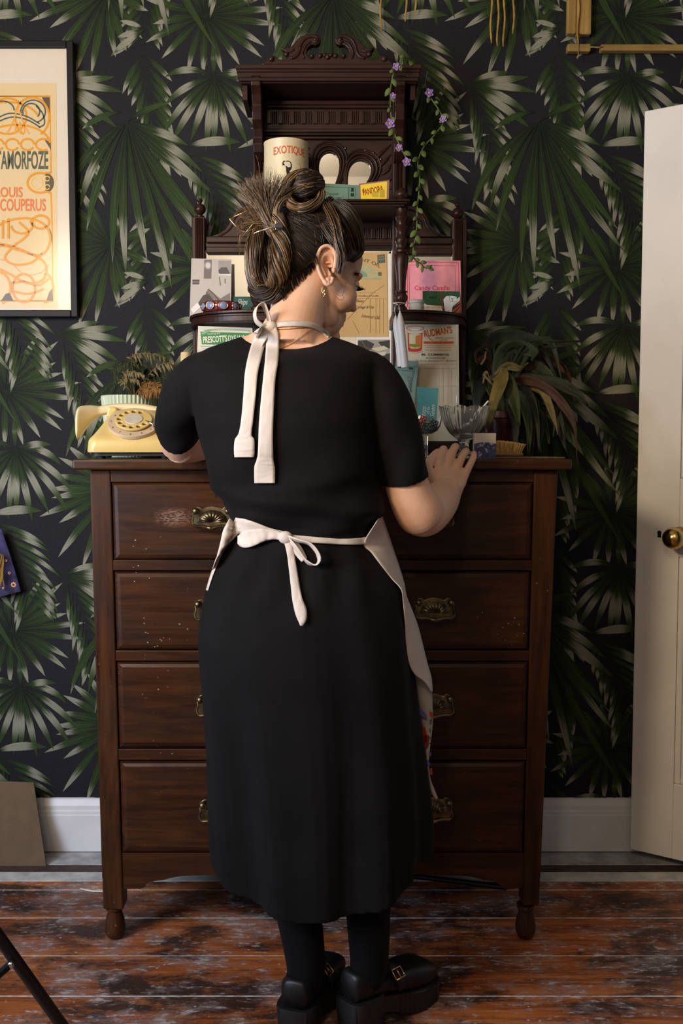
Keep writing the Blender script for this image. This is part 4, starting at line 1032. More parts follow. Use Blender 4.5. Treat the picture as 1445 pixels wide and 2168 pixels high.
for r_ in (0, 1):
    pts = spline([(.010, .012 + .01*r_), (.026, .020 + .008*r_), (.034, .004), (.026, -.012)], 14)
    tl_.grid([[(p[0], p[1], 0), (p[0] + .0006, p[1] + .0006, 0)] for p in pts])
for k in range(5): tl_.grid([[(-.016 + .002*k, .030 + .003*k, 0), (-.016 + .002*k, .0306 + .003*k, 0)], [(.02, .029 + .003*k, 0), (.02, .0296 + .003*k, 0)]])
cyl(tl_, 612, 362, 'flourish', (176,166,150))
# ------------------------------------------------------------------ rotary telephone
PX = W(287, 960, 2.33)
tel = thing('rotary_telephone', 'cream yellow rotary dial telephone on the corner of the chest', 'telephone', (PX.x, 2.33, ZT))
TM = Matrix.Translation((PX.x, 2.33, ZT)) @ Matrix.Rotation(math.radians(8), 4, 'Z') @ Matrix.Diagonal((.95, 1, 1.04, 1))
def tl(p): return TM @ Vector(p)
m = NT('yellowed_plastic'); v = m.coord(); m.set(base=m.ramp(m.noise(v, 9, 4), [(.3,(.62,.44,.14,1)),(.7,(.70,.52,.19,1))]), rough=.32, spec=.5); M['tel'] = m.m
M['tel_pale'] = plain('cream_plastic', (.76,.63,.36), .3, .05, 12)
M['tel_ring'] = plain('dial_ring_plastic', (.56,.42,.27), .4, .05, 14)
M['tel_black'] = plain('black_rubber', (.008,.008,.009), .6)
def sect(w, y0, y1, z, r=.02, n=6):           # rounded rectangle ring
    out = []
    for cx, cy, a0 in ((w-r, y1-r, 0), (-w+r, y1-r, 90), (-w+r, y0+r, 180), (w-r, y0+r, 270)):
        for i in range(n + 1):
            a = math.radians(a0 + 90 * i / n); out.append(tl((cx + r*math.cos(a), cy + r*math.sin(a), z(cx + r*math.cos(a), cy + r*math.sin(a)) if callable(z) else z)))
    return out
H0, H1 = .014, .052                           # lip height, then a slope to the cradle
def zs_(k): return k
rs = [sect(.105, -.105, .10, H0), sect(.106, -.106, .10, H0 + .004), sect(.1035, -.1035, .098, .038), sect(.101, -.101, .097, .043)]
for i in range(1, 9):
    t = i / 8; rs.append(sect(.101 - .044 * t**.85, -.101 + .098 * t, .096 - .020 * t, .043 + .061 * t, .016))
rs.append(sect(.050, .006, .068, .108, .012))
obj('body', MB().rings(rs), M['tel'], tel, smooth=True, angle=32)
obj('base_plate', MB().rings([sect(.098, -.096, .094, .006), sect(.098, -.096, .094, H0 + .001)]), M['tel_black'], tel)
for x in (-.075, .075):
    for y in (-.08, .08): obj('foot', MB().lathe([(.009,.0004),(.010,.004),(.010,.007)], tl((x, y, 0)), 14), M['tel_black'], tel)
# dial on the sloping face
sl = math.atan2(.061, .098); dc = Vector((0, -.053, .0735))
DM = TM @ Matrix.Translation(dc) @ Matrix.Rotation(sl, 4, 'X') @ Matrix.Translation((0, 0, .004))
circ = lambda r, n=48, c=(0,0): [(c[0] + r*math.cos(2*math.pi*i/n), c[1] + r*math.sin(2*math.pi*i/n)) for i in range(n)]
obj('number_ring', MB().merge(flat([circ(.060)], .006, .001), DM), M['tel_ring'], tel)
DM2 = DM @ Matrix.Translation((0, 0, .009))
angs = [math.radians(62 + 29 * k) for k in range(10)]
wheel = flat([circ(.043)] + [circ(.0066, 18, (.0335*math.cos(a), .0335*math.sin(a))) for a in angs], .0025, .0008)
obj('finger_wheel', MB().merge(wheel, DM2), M['tel'], tel)
obj('dial_plate', MB().merge(flat([circ(.041)], .002), DM @ Matrix.Translation((0,0,.0052))), plain('dial_well', (.20,.13,.05), .5), tel)
obj('dial_centre', MB().merge(flat([circ(.021)], .002, .0006), DM2 @ Matrix.Translation((0,0,.0022))), plain('dial_label', (.55,.49,.38), .4), tel)
nm = MB()
for k, a in enumerate(angs):
    t_ = text_mb(str((k + 1) % 10), .0085, .0, 0, 'CENTER'); 
    nm.merge(t_, DM @ Matrix.Translation((.0525*math.cos(a), .0525*math.sin(a) - .003, .0045)))
obj('numerals', nm, ink(60,44,24), tel, kind='stuff')
fs = MB().tube([DM2 @ Vector(p) for p in ((.050,-.032,-.004),(.047,-.029,.006),(.038,-.022,.0075),(.030,-.012,.006))], [.0022,.0022,.002,.0015], 8)
obj('finger_stop', fs, M['silver'], tel, smooth=True)
for x in (-.056, .056):
    obj('cradle_prong', MB().rings([[tl((x + sx, .024 + sy, .092)) for sx, sy in ((-.016,-.008),(.016,-.008),(.016,.016),(-.016,.016))], [tl((x + sx*.6, .022 + sy*.6, .116)) for sx, sy in ((-.016,-.008),(.016,-.008),(.016,.016),(-.016,.016))]]), M['tel'], tel, bevel=.004)
# handset: an arched bar with two drooping cups
rs = []; N = 40
for i in range(N + 1):
    t = i / N; u = 2 * t - 1; x = -.020 + .126 * (u * .6 + .4 * math.sin(u * 1.4) / math.sin(1.4)); e = abs(u)
    zc = .114 - .040 * e**2.4; yc = .050 - .036 * e**3
    rw = .0165 + .024 * max(0, (e - .5) / .5)**.8; rh = .0115 + .027 * max(0, (e - .5) / .5)**.9
    if e > .91: k = math.sqrt(max(0.02, 1 - ((e - .91) / .09)**2)); rw *= k; rh *= k
    ring = []
    for j in range(20):
        a = 2 * math.pi * j / 20; c_, s_ = math.cos(a), math.sin(a)
        ring.append(tl((x + 0.0 * s_, yc + rw * (abs(c_)**.8) * (1 if c_ > 0 else -1), zc + rh * (abs(s_)**.8) * (1 if s_ > 0 else -1) - (.010 * max(0, (e - .7) / .3) if s_ < 0 else 0))))
    rs.append(ring)
obj('handset', MB().rings(rs), M['tel_pale'], tel, smooth=True, sub=1)

# ------------------------------------------------------------------ plants
def leafpal(name, stops, rough=.5):
    m = NT(name); v = m.coord(); f = m.noise(v, 14, 5, .65, .5); m.set(base=m.ramp(f, stops), rough=rough + .15, spec=.3); m.bump(m.noise(m.coord((60,60,60)), 3, 3), .15, .001)
    return m.m
M['leaf_green'] = leafpal('drooping_leaf_green', [(.3,(0.0110,0.0193,0.0055,1)),(.55,(0.0330,0.0468,0.0121,1)),(.75,(0.0660,0.0605,0.0193,1))])
M['leaf_dark'] = leafpal('drooping_leaf_dark', [(.3,(0.0072,0.0096,0.0048,1)),(.6,(0.0210,0.0270,0.0108,1)),(.8,(0.0420,0.0390,0.0180,1))])
M['leaf_dead'] = leafpal('dead_leaf_brown', [(.3,(0.0225,0.0099,0.0045,1)),(.6,(0.0585,0.0225,0.0113,1)),(.8,(0.0990,0.0585,0.0225,1))])
M['leaf_yellow'] = leafpal('yellowing_leaf', [(.3,(0.0400,0.0425,0.0080,1)),(.55,(0.1500,0.1050,0.0250,1)),(.8,(0.2100,0.1300,0.0350,1))])
M['leaf_straw'] = leafpal('dry_frond_straw', [(.3,(0.0600,0.0450,0.0150,1)),(.6,(0.1800,0.1320,0.0480,1)),(.8,(0.0960,0.1020,0.0300,1))])
M['leaf_rust'] = leafpal('dry_frond_rust', [(.3,(0.0840,0.0300,0.0072,1)),(.6,(0.2280,0.1020,0.0210,1)),(.8,(0.1560,0.0900,0.0300,1))])
def strap(parent, pts, w, mat, fold=.25, wav=.0, twist=0, name='leaf', tip=1.0):
    n = 18; P = [Vector(p) for p in spline(pts, n)]; rows = []; seed = random.random() * 99
    for i, p in enumerate(P):
        t = (P[min(i+1, n-1)] - P[max(i-1, 0)]).normalized(); v = i / (n - 1)
        side_ = t.cross(Vector((0, -1, .25))); side_ = side_.normalized() if side_.length > .05 else Vector((1,0,0))
        side_ = Matrix.Rotation(twist * v, 3, t) @ side_
        up_ = side_.cross(t).normalized(); hw = w / 2 * math.sin(math.pi * min(.985, .04 + v**.8 * .96)) ** .8
        row = []
        for u in (-1, -.5, 0, .5, 1):
            q = p + side_ * hw * u + up_ * abs(u) * hw * fold + up_ * wav * noise.noise((v * 5 + seed, u * 2, seed))
            row.append(q)
        rows.append(row)
    return obj(name, MB().grid(rows), mat, parent, smooth=True, solid=.0008)
def pxs(lst): return [tuple(W(x, y, Y)) for x, y, Y in lst]
pt = thing('potted_plant', 'wilting plant with long drooping brown edged leaves in a dark red pot', 'plant', (W(1062, 960, 2.54).x, 2.54, ZT))
c = W(1062, 960, 2.54); s = 2.54 / F
obj('pot', MB().lathe([(0,.0004),(30*s,.0004),(32*s,.003),(41*s,80*s),(44*s,82*s),(44*s,96*s),(41*s,97*s),(39*s,88*s),(0,86*s)], (c.x, c.y, ZT), 36), plain('dark_red_glaze', (.032,.006,.005), .25, .2), pt, smooth=True, angle=40)
obj('soil', MB().lathe([(0,0),(38*s,.001),(0,.004)], (c.x, c.y, ZT + 86*s), 24), plain('potting_soil', (.015,.010,.007), .95, .4, 90), pt)
base = (1062, 880, 2.54)
leaves = [
 ([base,(1050,800,2.50),(1062,805,2.44),(1045,860,2.41),(1033,908,2.40)], .050, 'leaf_yellow', 1.0),
 ([base,(1046,812,2.50),(1070,808,2.45),(1088,850,2.43),(1100,902,2.42)], .052, 'leaf_green', .4),
 ([base,(1058,770,2.56),(1085,735,2.58),(1130,745,2.56),(1125,762,2.53)], .055, 'leaf_green', .7),
 ([base,(1050,760,2.58),(1045,722,2.60),(1090,712,2.60),(1160,728,2.58),(1230,722,2.57)], .050, 'leaf_dark', .4),
 ([base,(1040,790,2.57),(1025,760,2.56),(1008,770,2.53),(1006,745,2.54),(1040,725,2.56)], .016, 'leaf_dead', 1.5),
 ([base,(1090,812,2.53),(1140,812,2.49),(1185,848,2.46),(1215,900,2.44),(1222,985,2.42)], .030, 'leaf_dead', .9),
 ([base,(1095,818,2.53),(1140,822,2.50),(1165,860,2.47),(1180,920,2.46)], .030, 'leaf_straw', .8),
 ([base,(1100,810,2.54),(1160,808,2.52),(1215,830,2.50),(1245,858,2.49)], .042, 'leaf_dark', .3),
 ([base,(1085,830,2.53),(1115,830,2.50),(1135,880,2.48),(1140,960,2.47)], .030, 'leaf_dark', .7),
 ([base,(1080,835,2.52),(1105,850,2.49),(1120,905,2.47),(1118,965,2.46)], .034, 'leaf_green', .3),
 ([base,(1090,822,2.55),(1150,850,2.53),(1180,900,2.51),(1200,960,2.50)], .036, 'leaf_dark', .5),
 ([base,(1075,850,2.52),(1085,870,2.48),(1092,910,2.46),(1090,955,2.45)], .032, 'leaf_dark', .6),
 ([base,(1070,790,2.58),(1120,770,2.60),(1165,800,2.58),(1175,812,2.56)], .046, 'leaf_green', .6),
 ([base,(1040,820,2.57),(1020,815,2.55),(1010,850,2.52),(1015,875,2.51)], .045, 'leaf_dark', .3),
 ([base,(1080,800,2.58),(1150,760,2.61),(1200,790,2.60),(1215,850,2.58)], .038, 'leaf_dead', 1.2),
 ([base,(1035,830,2.52),(1024,800,2.50),(1030,788,2.48),(1040,815,2.46)], .012, 'leaf_yellow', .5),
 ([base,(1055,800,2.55),(1075,775,2.55),(1100,780,2.53),(1118,768,2.52)], .028, 'leaf_yellow', .9),
 ([base,(1110,850,2.54),(1170,880,2.52),(1210,930,2.50),(1235,965,2.49)], .034, 'leaf_green', .4)]
lr_ = random.Random(21)
for k in range(12):
    x0 = lr_.uniform(1075, 1180); leaves.append(([base,(lerp(1062, x0, .55), lr_.uniform(815, 850), 2.54),(x0, lr_.uniform(840, 880), 2.53 - .004 * k),(x0 + lr_.uniform(-6, 22), lr_.uniform(925, 962), 2.52 - .005 * k)], lr_.uniform(.020, .032), lr_.choice(['leaf_dark','leaf_dark','leaf_green','leaf_dead']), lr_.uniform(.2, 1.0)))
for k in range(6):
    x0 = lr_.uniform(1010, 1180); leaves.append(([base,(lerp(1050, x0, .5), lr_.uniform(740, 790), 2.57),(x0, lr_.uniform(715, 760), 2.58),(x0 + lr_.uniform(15, 45), lr_.uniform(770, 820), 2.57)], lr_.uniform(.022, .034), lr_.choice(['leaf_dark','leaf_green','leaf_dead']), lr_.uniform(.3, 1.4)))
for pts, w_, mt, tw in leaves: strap(pt, pxs(pts), w_ * .84, M[mt], .34, .011, tw)
stem = MB()
for x, y, Y in ((1030,790,2.49),(1026,806,2.49),(1040,812,2.47)): pass
for pts in ([(1028,790,2.47),(1024,804,2.47),(1022,812,2.47)], [(1022,792,2.47),(1034,805,2.465),(1044,816,2.46)], [(1028,745,2.52),(1026,760,2.515),(1018,772,2.51)]):
    obj('dry_stalk', MB().tube(pxs(pts), .0028, 6), M['leaf_straw'], pt, smooth=True)
# left: dry fern in a ribbed green pot
c = W(275, 960, 2.56); s = 2.56 / F
fp = thing('potted_fern', 'dried up fern in a ribbed pale green pot behind the telephone', 'plant', (c.x, 2.56, ZT))
rs = []; n = 168; zt = W(275, 836, 2.50).z - ZT
for (r_, z, k) in ((0,.0004,0),(44,.0004,0),(46,.003,1),(57,zt - .004,1),(58,zt,0),(55,zt,0),(53,zt-.02,0),(0,zt-.022,0)):
    rs.append([(c.x + r_*s*(1 + k*.022*(1 if (j % 4) < 2 else -1)) * math.cos(2*math.pi*j/n), 2.56 + r_*s*(1 + k*.022*(1 if (j % 4) < 2 else -1)) * math.sin(2*math.pi*j/n), ZT + z) for j in range(n)])
obj('pot', MB().rings(rs), plain('pale_green_ceramic', (.50,.56,.38), .35, .06, 10), fp, smooth=True, angle=30)
obj('soil', MB().lathe([(0,0),(54*s,.001),(0,.006)], (c.x, 2.56, ZT + zt - .021), 24), plain('peat', (.015,.010,.007), .95, .4, 90), fp)
b0 = (285, 845, 2.56)
def frond(pts, mat, nl, ll, curl=.4):
    P = [Vector(p) for p in spline(pxs(pts), 26)]; b = MB(); b.tube(P, [.0022 - .0015 * i / 25 for i in range(26)], 5); rr = random.Random(len(pts) * 7 + int(pts[-1][0]))
    for i in range(nl):
        t = .35 + .65 * i / nl; k = min(24, int(t * 25)); p = P[k]; d = (P[k+1] - P[k]).normalized(); sd = 1 if i % 2 else -1
        side_ = d.cross(Vector((0, -1, 0))).normalized() * sd; L = ll * (1.1 - .6 * abs(t - .6)) * rr.uniform(.6, 1.2)
        e = side_ * .7 + d * .5 + Vector((0, rr.uniform(-.6, .3), rr.uniform(-.9, .1))); e.normalize()
        q = [p + e * L * u + Vector((0, 0, -curl * L * u * u)) + side_ * math.sin(u * 4) * L * .08 for u in (0, .25, .5, .75, 1)]
        wd = .0026; rows = []
        for u, a in zip((.3, 1, .9, .6, .1), q): rows.append([a - d * wd * u, a + Vector((0, -.0012, 0)), a + d * wd * u])
        b.grid(rows)
    o = obj('frond', b, mat, fp, smooth=True); return o
for pts, mt, nl, ll in (([b0,(290,800,2.56),(300,762,2.54),(260,768,2.51),(232,792,2.49)], 'leaf_green', 26, .022),
    ([b0,(282,790,2.55),(280,755,2.53),(310,748,2.51),(352,757,2.50)], 'leaf_straw', 26, .024),
    ([b0,(300,815,2.53),(322,785,2.51),(345,770,2.50),(362,768,2.50)], 'leaf_straw', 18, .018),
    ([b0,(300,830,2.50),(318,820,2.47),(340,825,2.45),(360,850,2.44)], 'leaf_rust', 40, .018),
    ([b0,(296,822,2.52),(310,812,2.49),(330,815,2.47),(352,835,2.46)], 'leaf_rust', 54, .024),
    ([b0,(290,830,2.51),(296,826,2.49),(310,824,2.47),(322,832,2.46)], 'leaf_rust', 44, .020),
    ([b0,(275,815,2.53),(262,790,2.51),(285,788,2.50),(308,795,2.50)], 'leaf_straw', 30, .012),
    ([b0,(272,822,2.53),(258,806,2.52),(278,802,2.51),(296,808,2.50)], 'leaf_straw', 26, .012),
    ([b0,(285,800,2.57),(270,775,2.58),(245,800,2.57),(238,830,2.56)], 'leaf_green', 14, .022),
    ([b0,(310,810,2.57),(345,800,2.58),(372,830,2.57),(380,860,2.56)], 'leaf_green', 30, .03)): frond(pts, M[mt], nl, ll)
for pts, w_ in (([b0,(275,800,2.58),(262,785,2.60),(255,820,2.57),(258,838,2.55)], .045), ([b0,(300,795,2.60),(330,775,2.62),(362,800,2.60),(375,850,2.57)], .05), ([b0,(285,790,2.60),(300,770,2.63),(325,790,2.62),(335,830,2.58)], .055)):
    strap(fp, pxs(pts), w_, M['leaf_dark'], .3, .006, .5)
# bottle with a cork, behind the sleeve
c = W(395, 968, 2.47); s = 2.47 / F
bt = thing('corked_bottle', 'small clear glass bottle with a tall pale cork behind the black sleeve', 'bottle', (c.x, c.y, ZT))
hz = W(395, 785, 2.47).z - ZT
obj('glass', MB().lathe([(0,.0004),(.016,.0004),(.018,.004),(.0185,.09),(.018,.115),(.015,.140),(.0125,.155),(.0118,hz-.012),(.0145,hz-.010),(.0145,hz),(.0105,hz),(.0105,.156),(.0135,.139),(.0165,.113),(.017,.09),(.0165,.006),(0,.005)], (c.x, c.y, ZT), 32), GL, bt, smooth=True, angle=50)
obj('cork', MB().lathe([(.0095,hz-.016),(.0100,hz+.002),(.0125,hz+.012),(.0125,hz+.042),(.0115,hz+.045),(0,hz+.045)], (c.x, c.y, ZT), 24), plain('pale_cork', (.55,.40,.20), .8, .2, 60), bt, smooth=True, angle=40)

# ------------------------------------------------------------------ flower garland over the canopy corner
gp = W(840, 140, 2.47)
gar = thing('flower_garland', 'trailing artificial ivy vine with small purple flowers on the canopy corner', 'garland', gp)
v1 = [(885,146,2.55),(862,140,2.49),(840,141,2.475),(829,170,2.472),(826,205,2.47),(827,240,2.465),(834,280,2.46),(846,308,2.455),(860,335,2.45),(872,352,2.47)]
v2 = [(905,150,2.60),(900,180,2.58),(910,205,2.56),(930,235,2.55),(938,258,2.54),(920,285,2.53),(896,312,2.52),(884,345,2.50),(888,375,2.48),(886,410,2.465),(883,440,2.46),(882,475,2.45),(880,500,2.45),(874,532,2.455),(878,550,2.455),(890,558,2.455),(902,568,2.45),(914,562,2.45)]
vp = plain('vine_stem', (.075,.11,.025), .6, .2, 40)
zc_ = W(0, 136, YCN).z
def pxs(lst):
    out = [tuple(W(x, y, Y)) for x, y, Y in lst]
    return [(x, y, max(z, zc_ + .012)) if y > YCN - .024 and z > zc_ - .06 and x < .2 else (x, y, z) for x, y, z in out]
for v in (v1, v2): obj('vine', MB().tube(spline(pxs(v), 70), .0017, 6), vp, gar, smooth=True)
lg = leafpal('garland_leaf', [(.3,(.045,.075,.014,1)),(.7,(.13,.17,.04,1))])
rr = random.Random(11)
def gleaf(p, d, L):
    d = d.normalized(); sd = d.cross(Vector((0,-1,0))).normalized(); rows = []
    for i in range(7):
        v = i / 6; hw = L * .30 * math.sin(math.pi * min(.97, v * .97 + .02)) ** .7
        q = p + d * L * v + Vector((0, -.004 * math.sin(v * 3), -.004 * v))
        rows.append([q - sd * hw, q + Vector((0, .0015, 0)), q + sd * hw])
    obj('leaf', MB().grid(rows), lg, gar, smooth=True, solid=.0005)
for v, cnt in ((v1, 14), (v2, 34)):
    P = [Vector(p) for p in spline(pxs(v), cnt * 2 + 4)]
    for i in range(cnt):
        k = 2 + 2 * i; t = P[k+1] - P[k]; side_ = t.cross(Vector((0, -1, 0))).normalized() * (1 if i % 2 else -1)
        gleaf(P[k] + Vector((0, -.002, 0)), side_ * rr.uniform(.5, 1) + t.normalized() * .6 + Vector((0, rr.uniform(-.5, .2), 0)), rr.uniform(.012, .021))
pet = leafpal('lilac_petal', [(.3,(.20,.10,.36,1)),(.7,(.42,.27,.58,1))], .6)
for x, y, Y, r_ in ((838,141,2.468,7.5),(831,203,2.462,6),(825,262,2.455,9.5),(844,313,2.448,7),(860,343,2.443,8.5),(908,197,2.55,8.5),(937,252,2.532,7)):
    c = W(x, y, Y); s = Y / F * r_ * 1.15
    f_ = obj('flower', MB().ell(c + Vector((0, -.002, 0)), (s*.28, s*.22, s*.28), nu=10, nv=6), plain('flower_eye', (.40,.30,.10), .6), gar, smooth=True)
    for ring, (cnt, L, lift) in enumerate(((5, 1.0, .25), (5, .68, .6))):
        for k in range(cnt):
            a = 2 * math.pi * k / cnt + ring * .6 + x; d = Vector((math.cos(a), -lift, math.sin(a))).normalized(); sd = Vector((-math.sin(a), 0, math.cos(a))); rows = []
            for i in range(5):
                v = i / 4; hw = s * L * .42 * math.sin(math.pi * (.12 + .8 * v)); q = c + d * s * L * v + Vector((0, -.002 * v * ring, 0))
                rows.append([q - sd * hw, q + Vector((0, s * .12, 0)), q + sd * hw])
            obj('petal', MB().grid(rows), pet, f_, smooth=True)

# ------------------------------------------------------------------ hangings on the wall
jute = leafpal('ochre_cord', [(.3,(.22,.12,.025,1)),(.7,(.42,.25,.06,1))], .9)
def cord(px, py, Y, r_=.0028):
    a = W(px, py, Y); P = [(a.x + .002 * math.sin(i * .9 + px), Y, a.z + (2.53 - a.z) * i / 20) for i in range(21)]
    return MB().tube(P, [r_ * (.45 if i == 0 else 1 + .15 * math.sin(i * 2.3)) for i in range(21)], 7)
for nm_, lab, cords, x0, x1 in (('fringe_hanging', 'four long ochre twisted cords hanging from the top edge above the wallpaper', ((1039,92),(1053,98),(1066,99),(1086,72)), 1000, 1120),
                             ('cord_hanging', 'three thin short ochre cords hanging from the top edge over the canopy', ((806,66),(859,46),(879,27)), 780, 905)):
    a, b_ = W(x0, 60, 2.685), W(x1, 60, 2.685)
    h = thing(nm_, lab, 'wall hanging', ((a.x + b_.x)/2, 2.70, 2.53))
    obj('rod', MB().tube([(a.x, 2.697, 2.537), (b_.x, 2.697, 2.537)], .012, 14), plain('hanging_rod', (.22,.12,.04), .5), h, smooth=True, angle=40)
    for px, py in cords: obj('cord', cord(px, py, 2.69), jute, h, smooth=True)
cane = wood('split_cane', (.20,.115,.028,1), (.44,.29,.085,1), .5, 'X', 60); canev = wood('split_cane_upright', (.20,.115,.028,1), (.42,.27,.08,1), .5, 'Z', 60)
wh = thing('cane_frame', 'split cane frame hanging in the upper corner above the open door', 'frame', (W(1222, 60, 2.69).x, 2.70, 2.25))
def cane_box(x0, x1, p0, p1, y0, y1, mat, up=None):
    a, b_ = W(x0, p0, y0), W(x1, p1, y0); return obj('cane', MB().box(a.x, b_.x, y0, y1, b_.z, up or a.z), mat, wh, bevel=.003)
cane_box(1201, 1219, 0, 71, 2.687, 2.706, canev, 2.62); cane_box(1221, 1251, 0, 72, 2.685, 2.706, canev, 2.62)
cane_box(1201, 1250, 92, 108, 2.683, 2.706, cane); cane_box(1272, 1600, 93, 107, 2.683, 2.706, cane)
a = W(1190, 0, 2.68); wh2 = obj('crossbar', MB().box(a.x, W(1600, 0, 2.68).x, 2.685, 2.706, 2.62, 2.64), cane, wh, bevel=.003)
tie = W(1222, 125, 2.681); obj('tie', MB().tube([(tie.x + .002 * math.sin(i), 2.681, tie.z + (2.40 - tie.z) * i / 16) for i in range(17)], [.001 + .0018 * (i > 2) * (1 if i < 12 else .6) for i in range(17)], 6), jute, wh, smooth=True)
obj('tie', MB().tube([W(x, 100 + .5 * math.sin(x), 2.681) for x in (1248, 1256, 1264, 1274)], .0018, 6), jute, wh, smooth=True)
# embroidered cloth at the left edge
cl = thing('embroidered_cloth', 'violet cloth with gold star embroidery hanging on the wall at the left edge', 'cloth', W(-20, 1150, 2.68))
m = NT('violet_cloth'); m.set(base=m.ramp(m.noise(m.coord(), 30, 4), [(.3,(.018,.014,.06,1)),(.7,(.075,.062,.20,1))]), rough=.85, sheen=.3); m.bump(m.noise(m.coord((300,300,300)), 3, 2), .3, .001)
rows = []
for i in range(17):
    v = i / 16; y = 1128 + 132 * v; xr = 2 + 42 * v**.9; rows.append([W(lerp(-110, xr, j / 20.0), y + (6 * v if j < 14 else -2 * (j - 16)) , 2.684 - .010 * math.sin(j * .9) * v - .006) for j in range(21)])
obj('drape', MB().grid(rows), m.m, cl, smooth=True, solid=.0015)
gt = M['gold']
for x, y, r_ in ((13,1187,3.2),(20,1213,3.5),(29,1238,6.5),(7,1245,3)):
    b = MB(); c = W(x, y, 2.660)
    for k in range(8):
        a = math.pi * k / 4; s = r_ * 2.66 / F; b.ell(c + Vector((s * .62 * math.cos(a), -.001, s * .62 * math.sin(a))), (s * .3, .0015, s * .3), nu=8, nv=5)
    obj('embroidered_star', b, plain('orange_gold_thread', (.75,.36,.12), .5), cl, smooth=True, kind='stuff')
b = MB()
for k in range(14):
    x0 = -26 + 2.4 * k; b.tube([W(x0 + .5 * i + 2 * math.sin(i * .9 + k), 1160 + 10 * i + k, 2.658 - .0005 * k) for i in range(8 if k % 2 else 7)], .0016, 5)
obj('tassel', b, jute, cl, smooth=True, kind='stuff')

# ------------------------------------------------------------------ framed poster
fr = thing('framed_poster', 'black framed poster of ochre interlaced ornament and lettering on the left wallpaper', 'poster', W(-60, 670, 2.69))
YF = 2.682
tl_, br_ = W(-318, 85, YF), W(164.5, 671, YF); fw = .0185
bm = plain('black_frame', (.006,.0055,.005), .5, .2, 30, 0, .2)
x0, x1, z0, z1 = tl_.x, br_.x, br_.z, tl_.z
for bx in ((x0, x0+fw, z0, z1), (x1-fw, x1, z0, z1), (x0+fw, x1-fw, z0, z0+fw), (x0+fw, x1-fw, z1-fw, z1)):
    obj('frame', MB().box(bx[0], bx[1], YF, YW - .0005, bx[2], bx[3]), bm, fr, bevel=.0025)
mt = obj('mount', MB().box(x0+fw, x1-fw, YF + .010, YF + .016, z0+fw, z1-fw), paper_mat('white_mount', 206, 194, 174, .04, .06), fr)
sh = Sheet('sheet', '', '', [(-280,652),(122,652),(119,176),(-277,176)], YF + .0095, YF + .0095, paper_mat('ivory_poster_paper', 206, 182, 136, .05, .08))
pm = sh.o; pm.name = 'poster_paper'
for k in ('label', 'category'): del pm[k]
pm.parent = fr; pm.matrix_parent_inverse = Matrix.Translation(-fr.location)
OC, SL, TE = (206,138,26), (78,84,66), (206,112,58)
sh.mirror = -79
# the print's marks are parts of the poster's paper
sh.strokes([[(-262,204),(106,204),(107,320),(108,366)],[(108,408),(110,470),(112,637),(-266,637)]], 3.2, OC, 'border')
sh.polys([[(88,206),(105,206),(106,262),(102,240),(97,222)],[(94,296),(107,300),(108,318)],[(104,480),(111,500),(111,520),(107,500)],[(-262,206),(-246,206),(-258,230)]], (88,74,56))
def arcp(cx, cy, rx, ry, a0, a1, n=22): return [(cx + rx*math.cos(math.radians(lerp(a0, a1, i/n))), cy - ry*math.sin(math.radians(lerp(a0, a1, i/n)))) for i in range(n+1)]
sh.strokes([arcp(16,246,40,38,0,360), arcp(68,248,36,42,-60,240), arcp(-60,248,40,42,0,360), arcp(16,262,70,46,20,160), arcp(34,306,72,42,5,175), arcp(26,306,14,12,0,330), arcp(58,306,14,12,0,330), arcp(92,306,16,12,60,300), arcp(-6,306,14,12,0,330)], 4.2, OC, 'ornament')
sh.strokes([arcp(70,236,26,24,-70,190), arcp(66,236,18,17,-40,200), arcp(6,234,24,20,0,190), spline([(-10,252),(20,240),(55,246),(84,262)], 16), spline([(-10,260),(24,248),(58,254),(86,270)], 16), spline([(76,224),(90,240),(94,262),(82,270)], 12)], 3.0, (70,80,72), 'ornament')
sh.strokes([spline([(14,284),(26,262),(38,232),(50,262),(62,284)], 18), [(34,258),(32,282)],[(42,258),(42,284)],[(50,258),(52,282)]], 3.0, (214,150,60), 'ornament')
sh.text('METAMORFOZE', -32, 357, 37, 134, SL, offset=.022); sh.text('LOUIS', -9, 417, 21, 57, TE, offset=.02); sh.text('COUPERUS', 0, 446, 25, 97, TE, offset=.02)
sh.poly(arcp(96,387,18,21,-90,90) + [(96,366)], (84,78,58)); sh.strokes([arcp(84,387,26,21,62,298) + [(108,408)], [(96,366),(108,366)]], 4.4, OC, 'ornament'); sh.strokes([arcp(78,387,12,13,0,360), arcp(100,378,5,5,0,330), arcp(100,396,5,5,0,330)], 2.0, (228,180,92), 'ornament')
loops = [spline([(-30,500),(10,470),(60,462),(96,478),(106,510),(86,540),(40,530),(0,520),(-40,540)], 40), spline([(-30,512),(20,520),(70,540),(96,560),(92,590),(60,600),(20,580),(-20,560)], 40), arcp(50,610,24,30,0,360), arcp(-4,610,26,34,-70,90), spline([(40,470),(60,490),(50,505),(30,520),(10,545),(30,560),(66,556),(90,536)], 30), arcp(86,470,18,14,0,360), arcp(46,478,22,16,180,400), [(18,462),(18,505)], [(6,466),(6,505)], arcp(96,610,16,30,-100,100), spline([(24,600),(50,596),(80,604),(104,590)], 16), spline([(24,616),(60,622),(92,612)], 16)]
sh.strokes(loops, 4.8, OC, 'ornament'); sh.strokes(loops[:2] + [spline([(-20,545),(20,555),(50,580),(84,578),(104,560)], 24)], 1.4, (212,140,60), 'ornament')
sh.polys([[(20,620),(28,637),(2,637),(12,622)],[(104,618),(111,610),(112,637),(98,637)]], (92,72,50))
gm = bpy.data.materials.new('picture_glass'); gm.use_nodes = True; t_ = gm.node_tree; t_.nodes.clear()
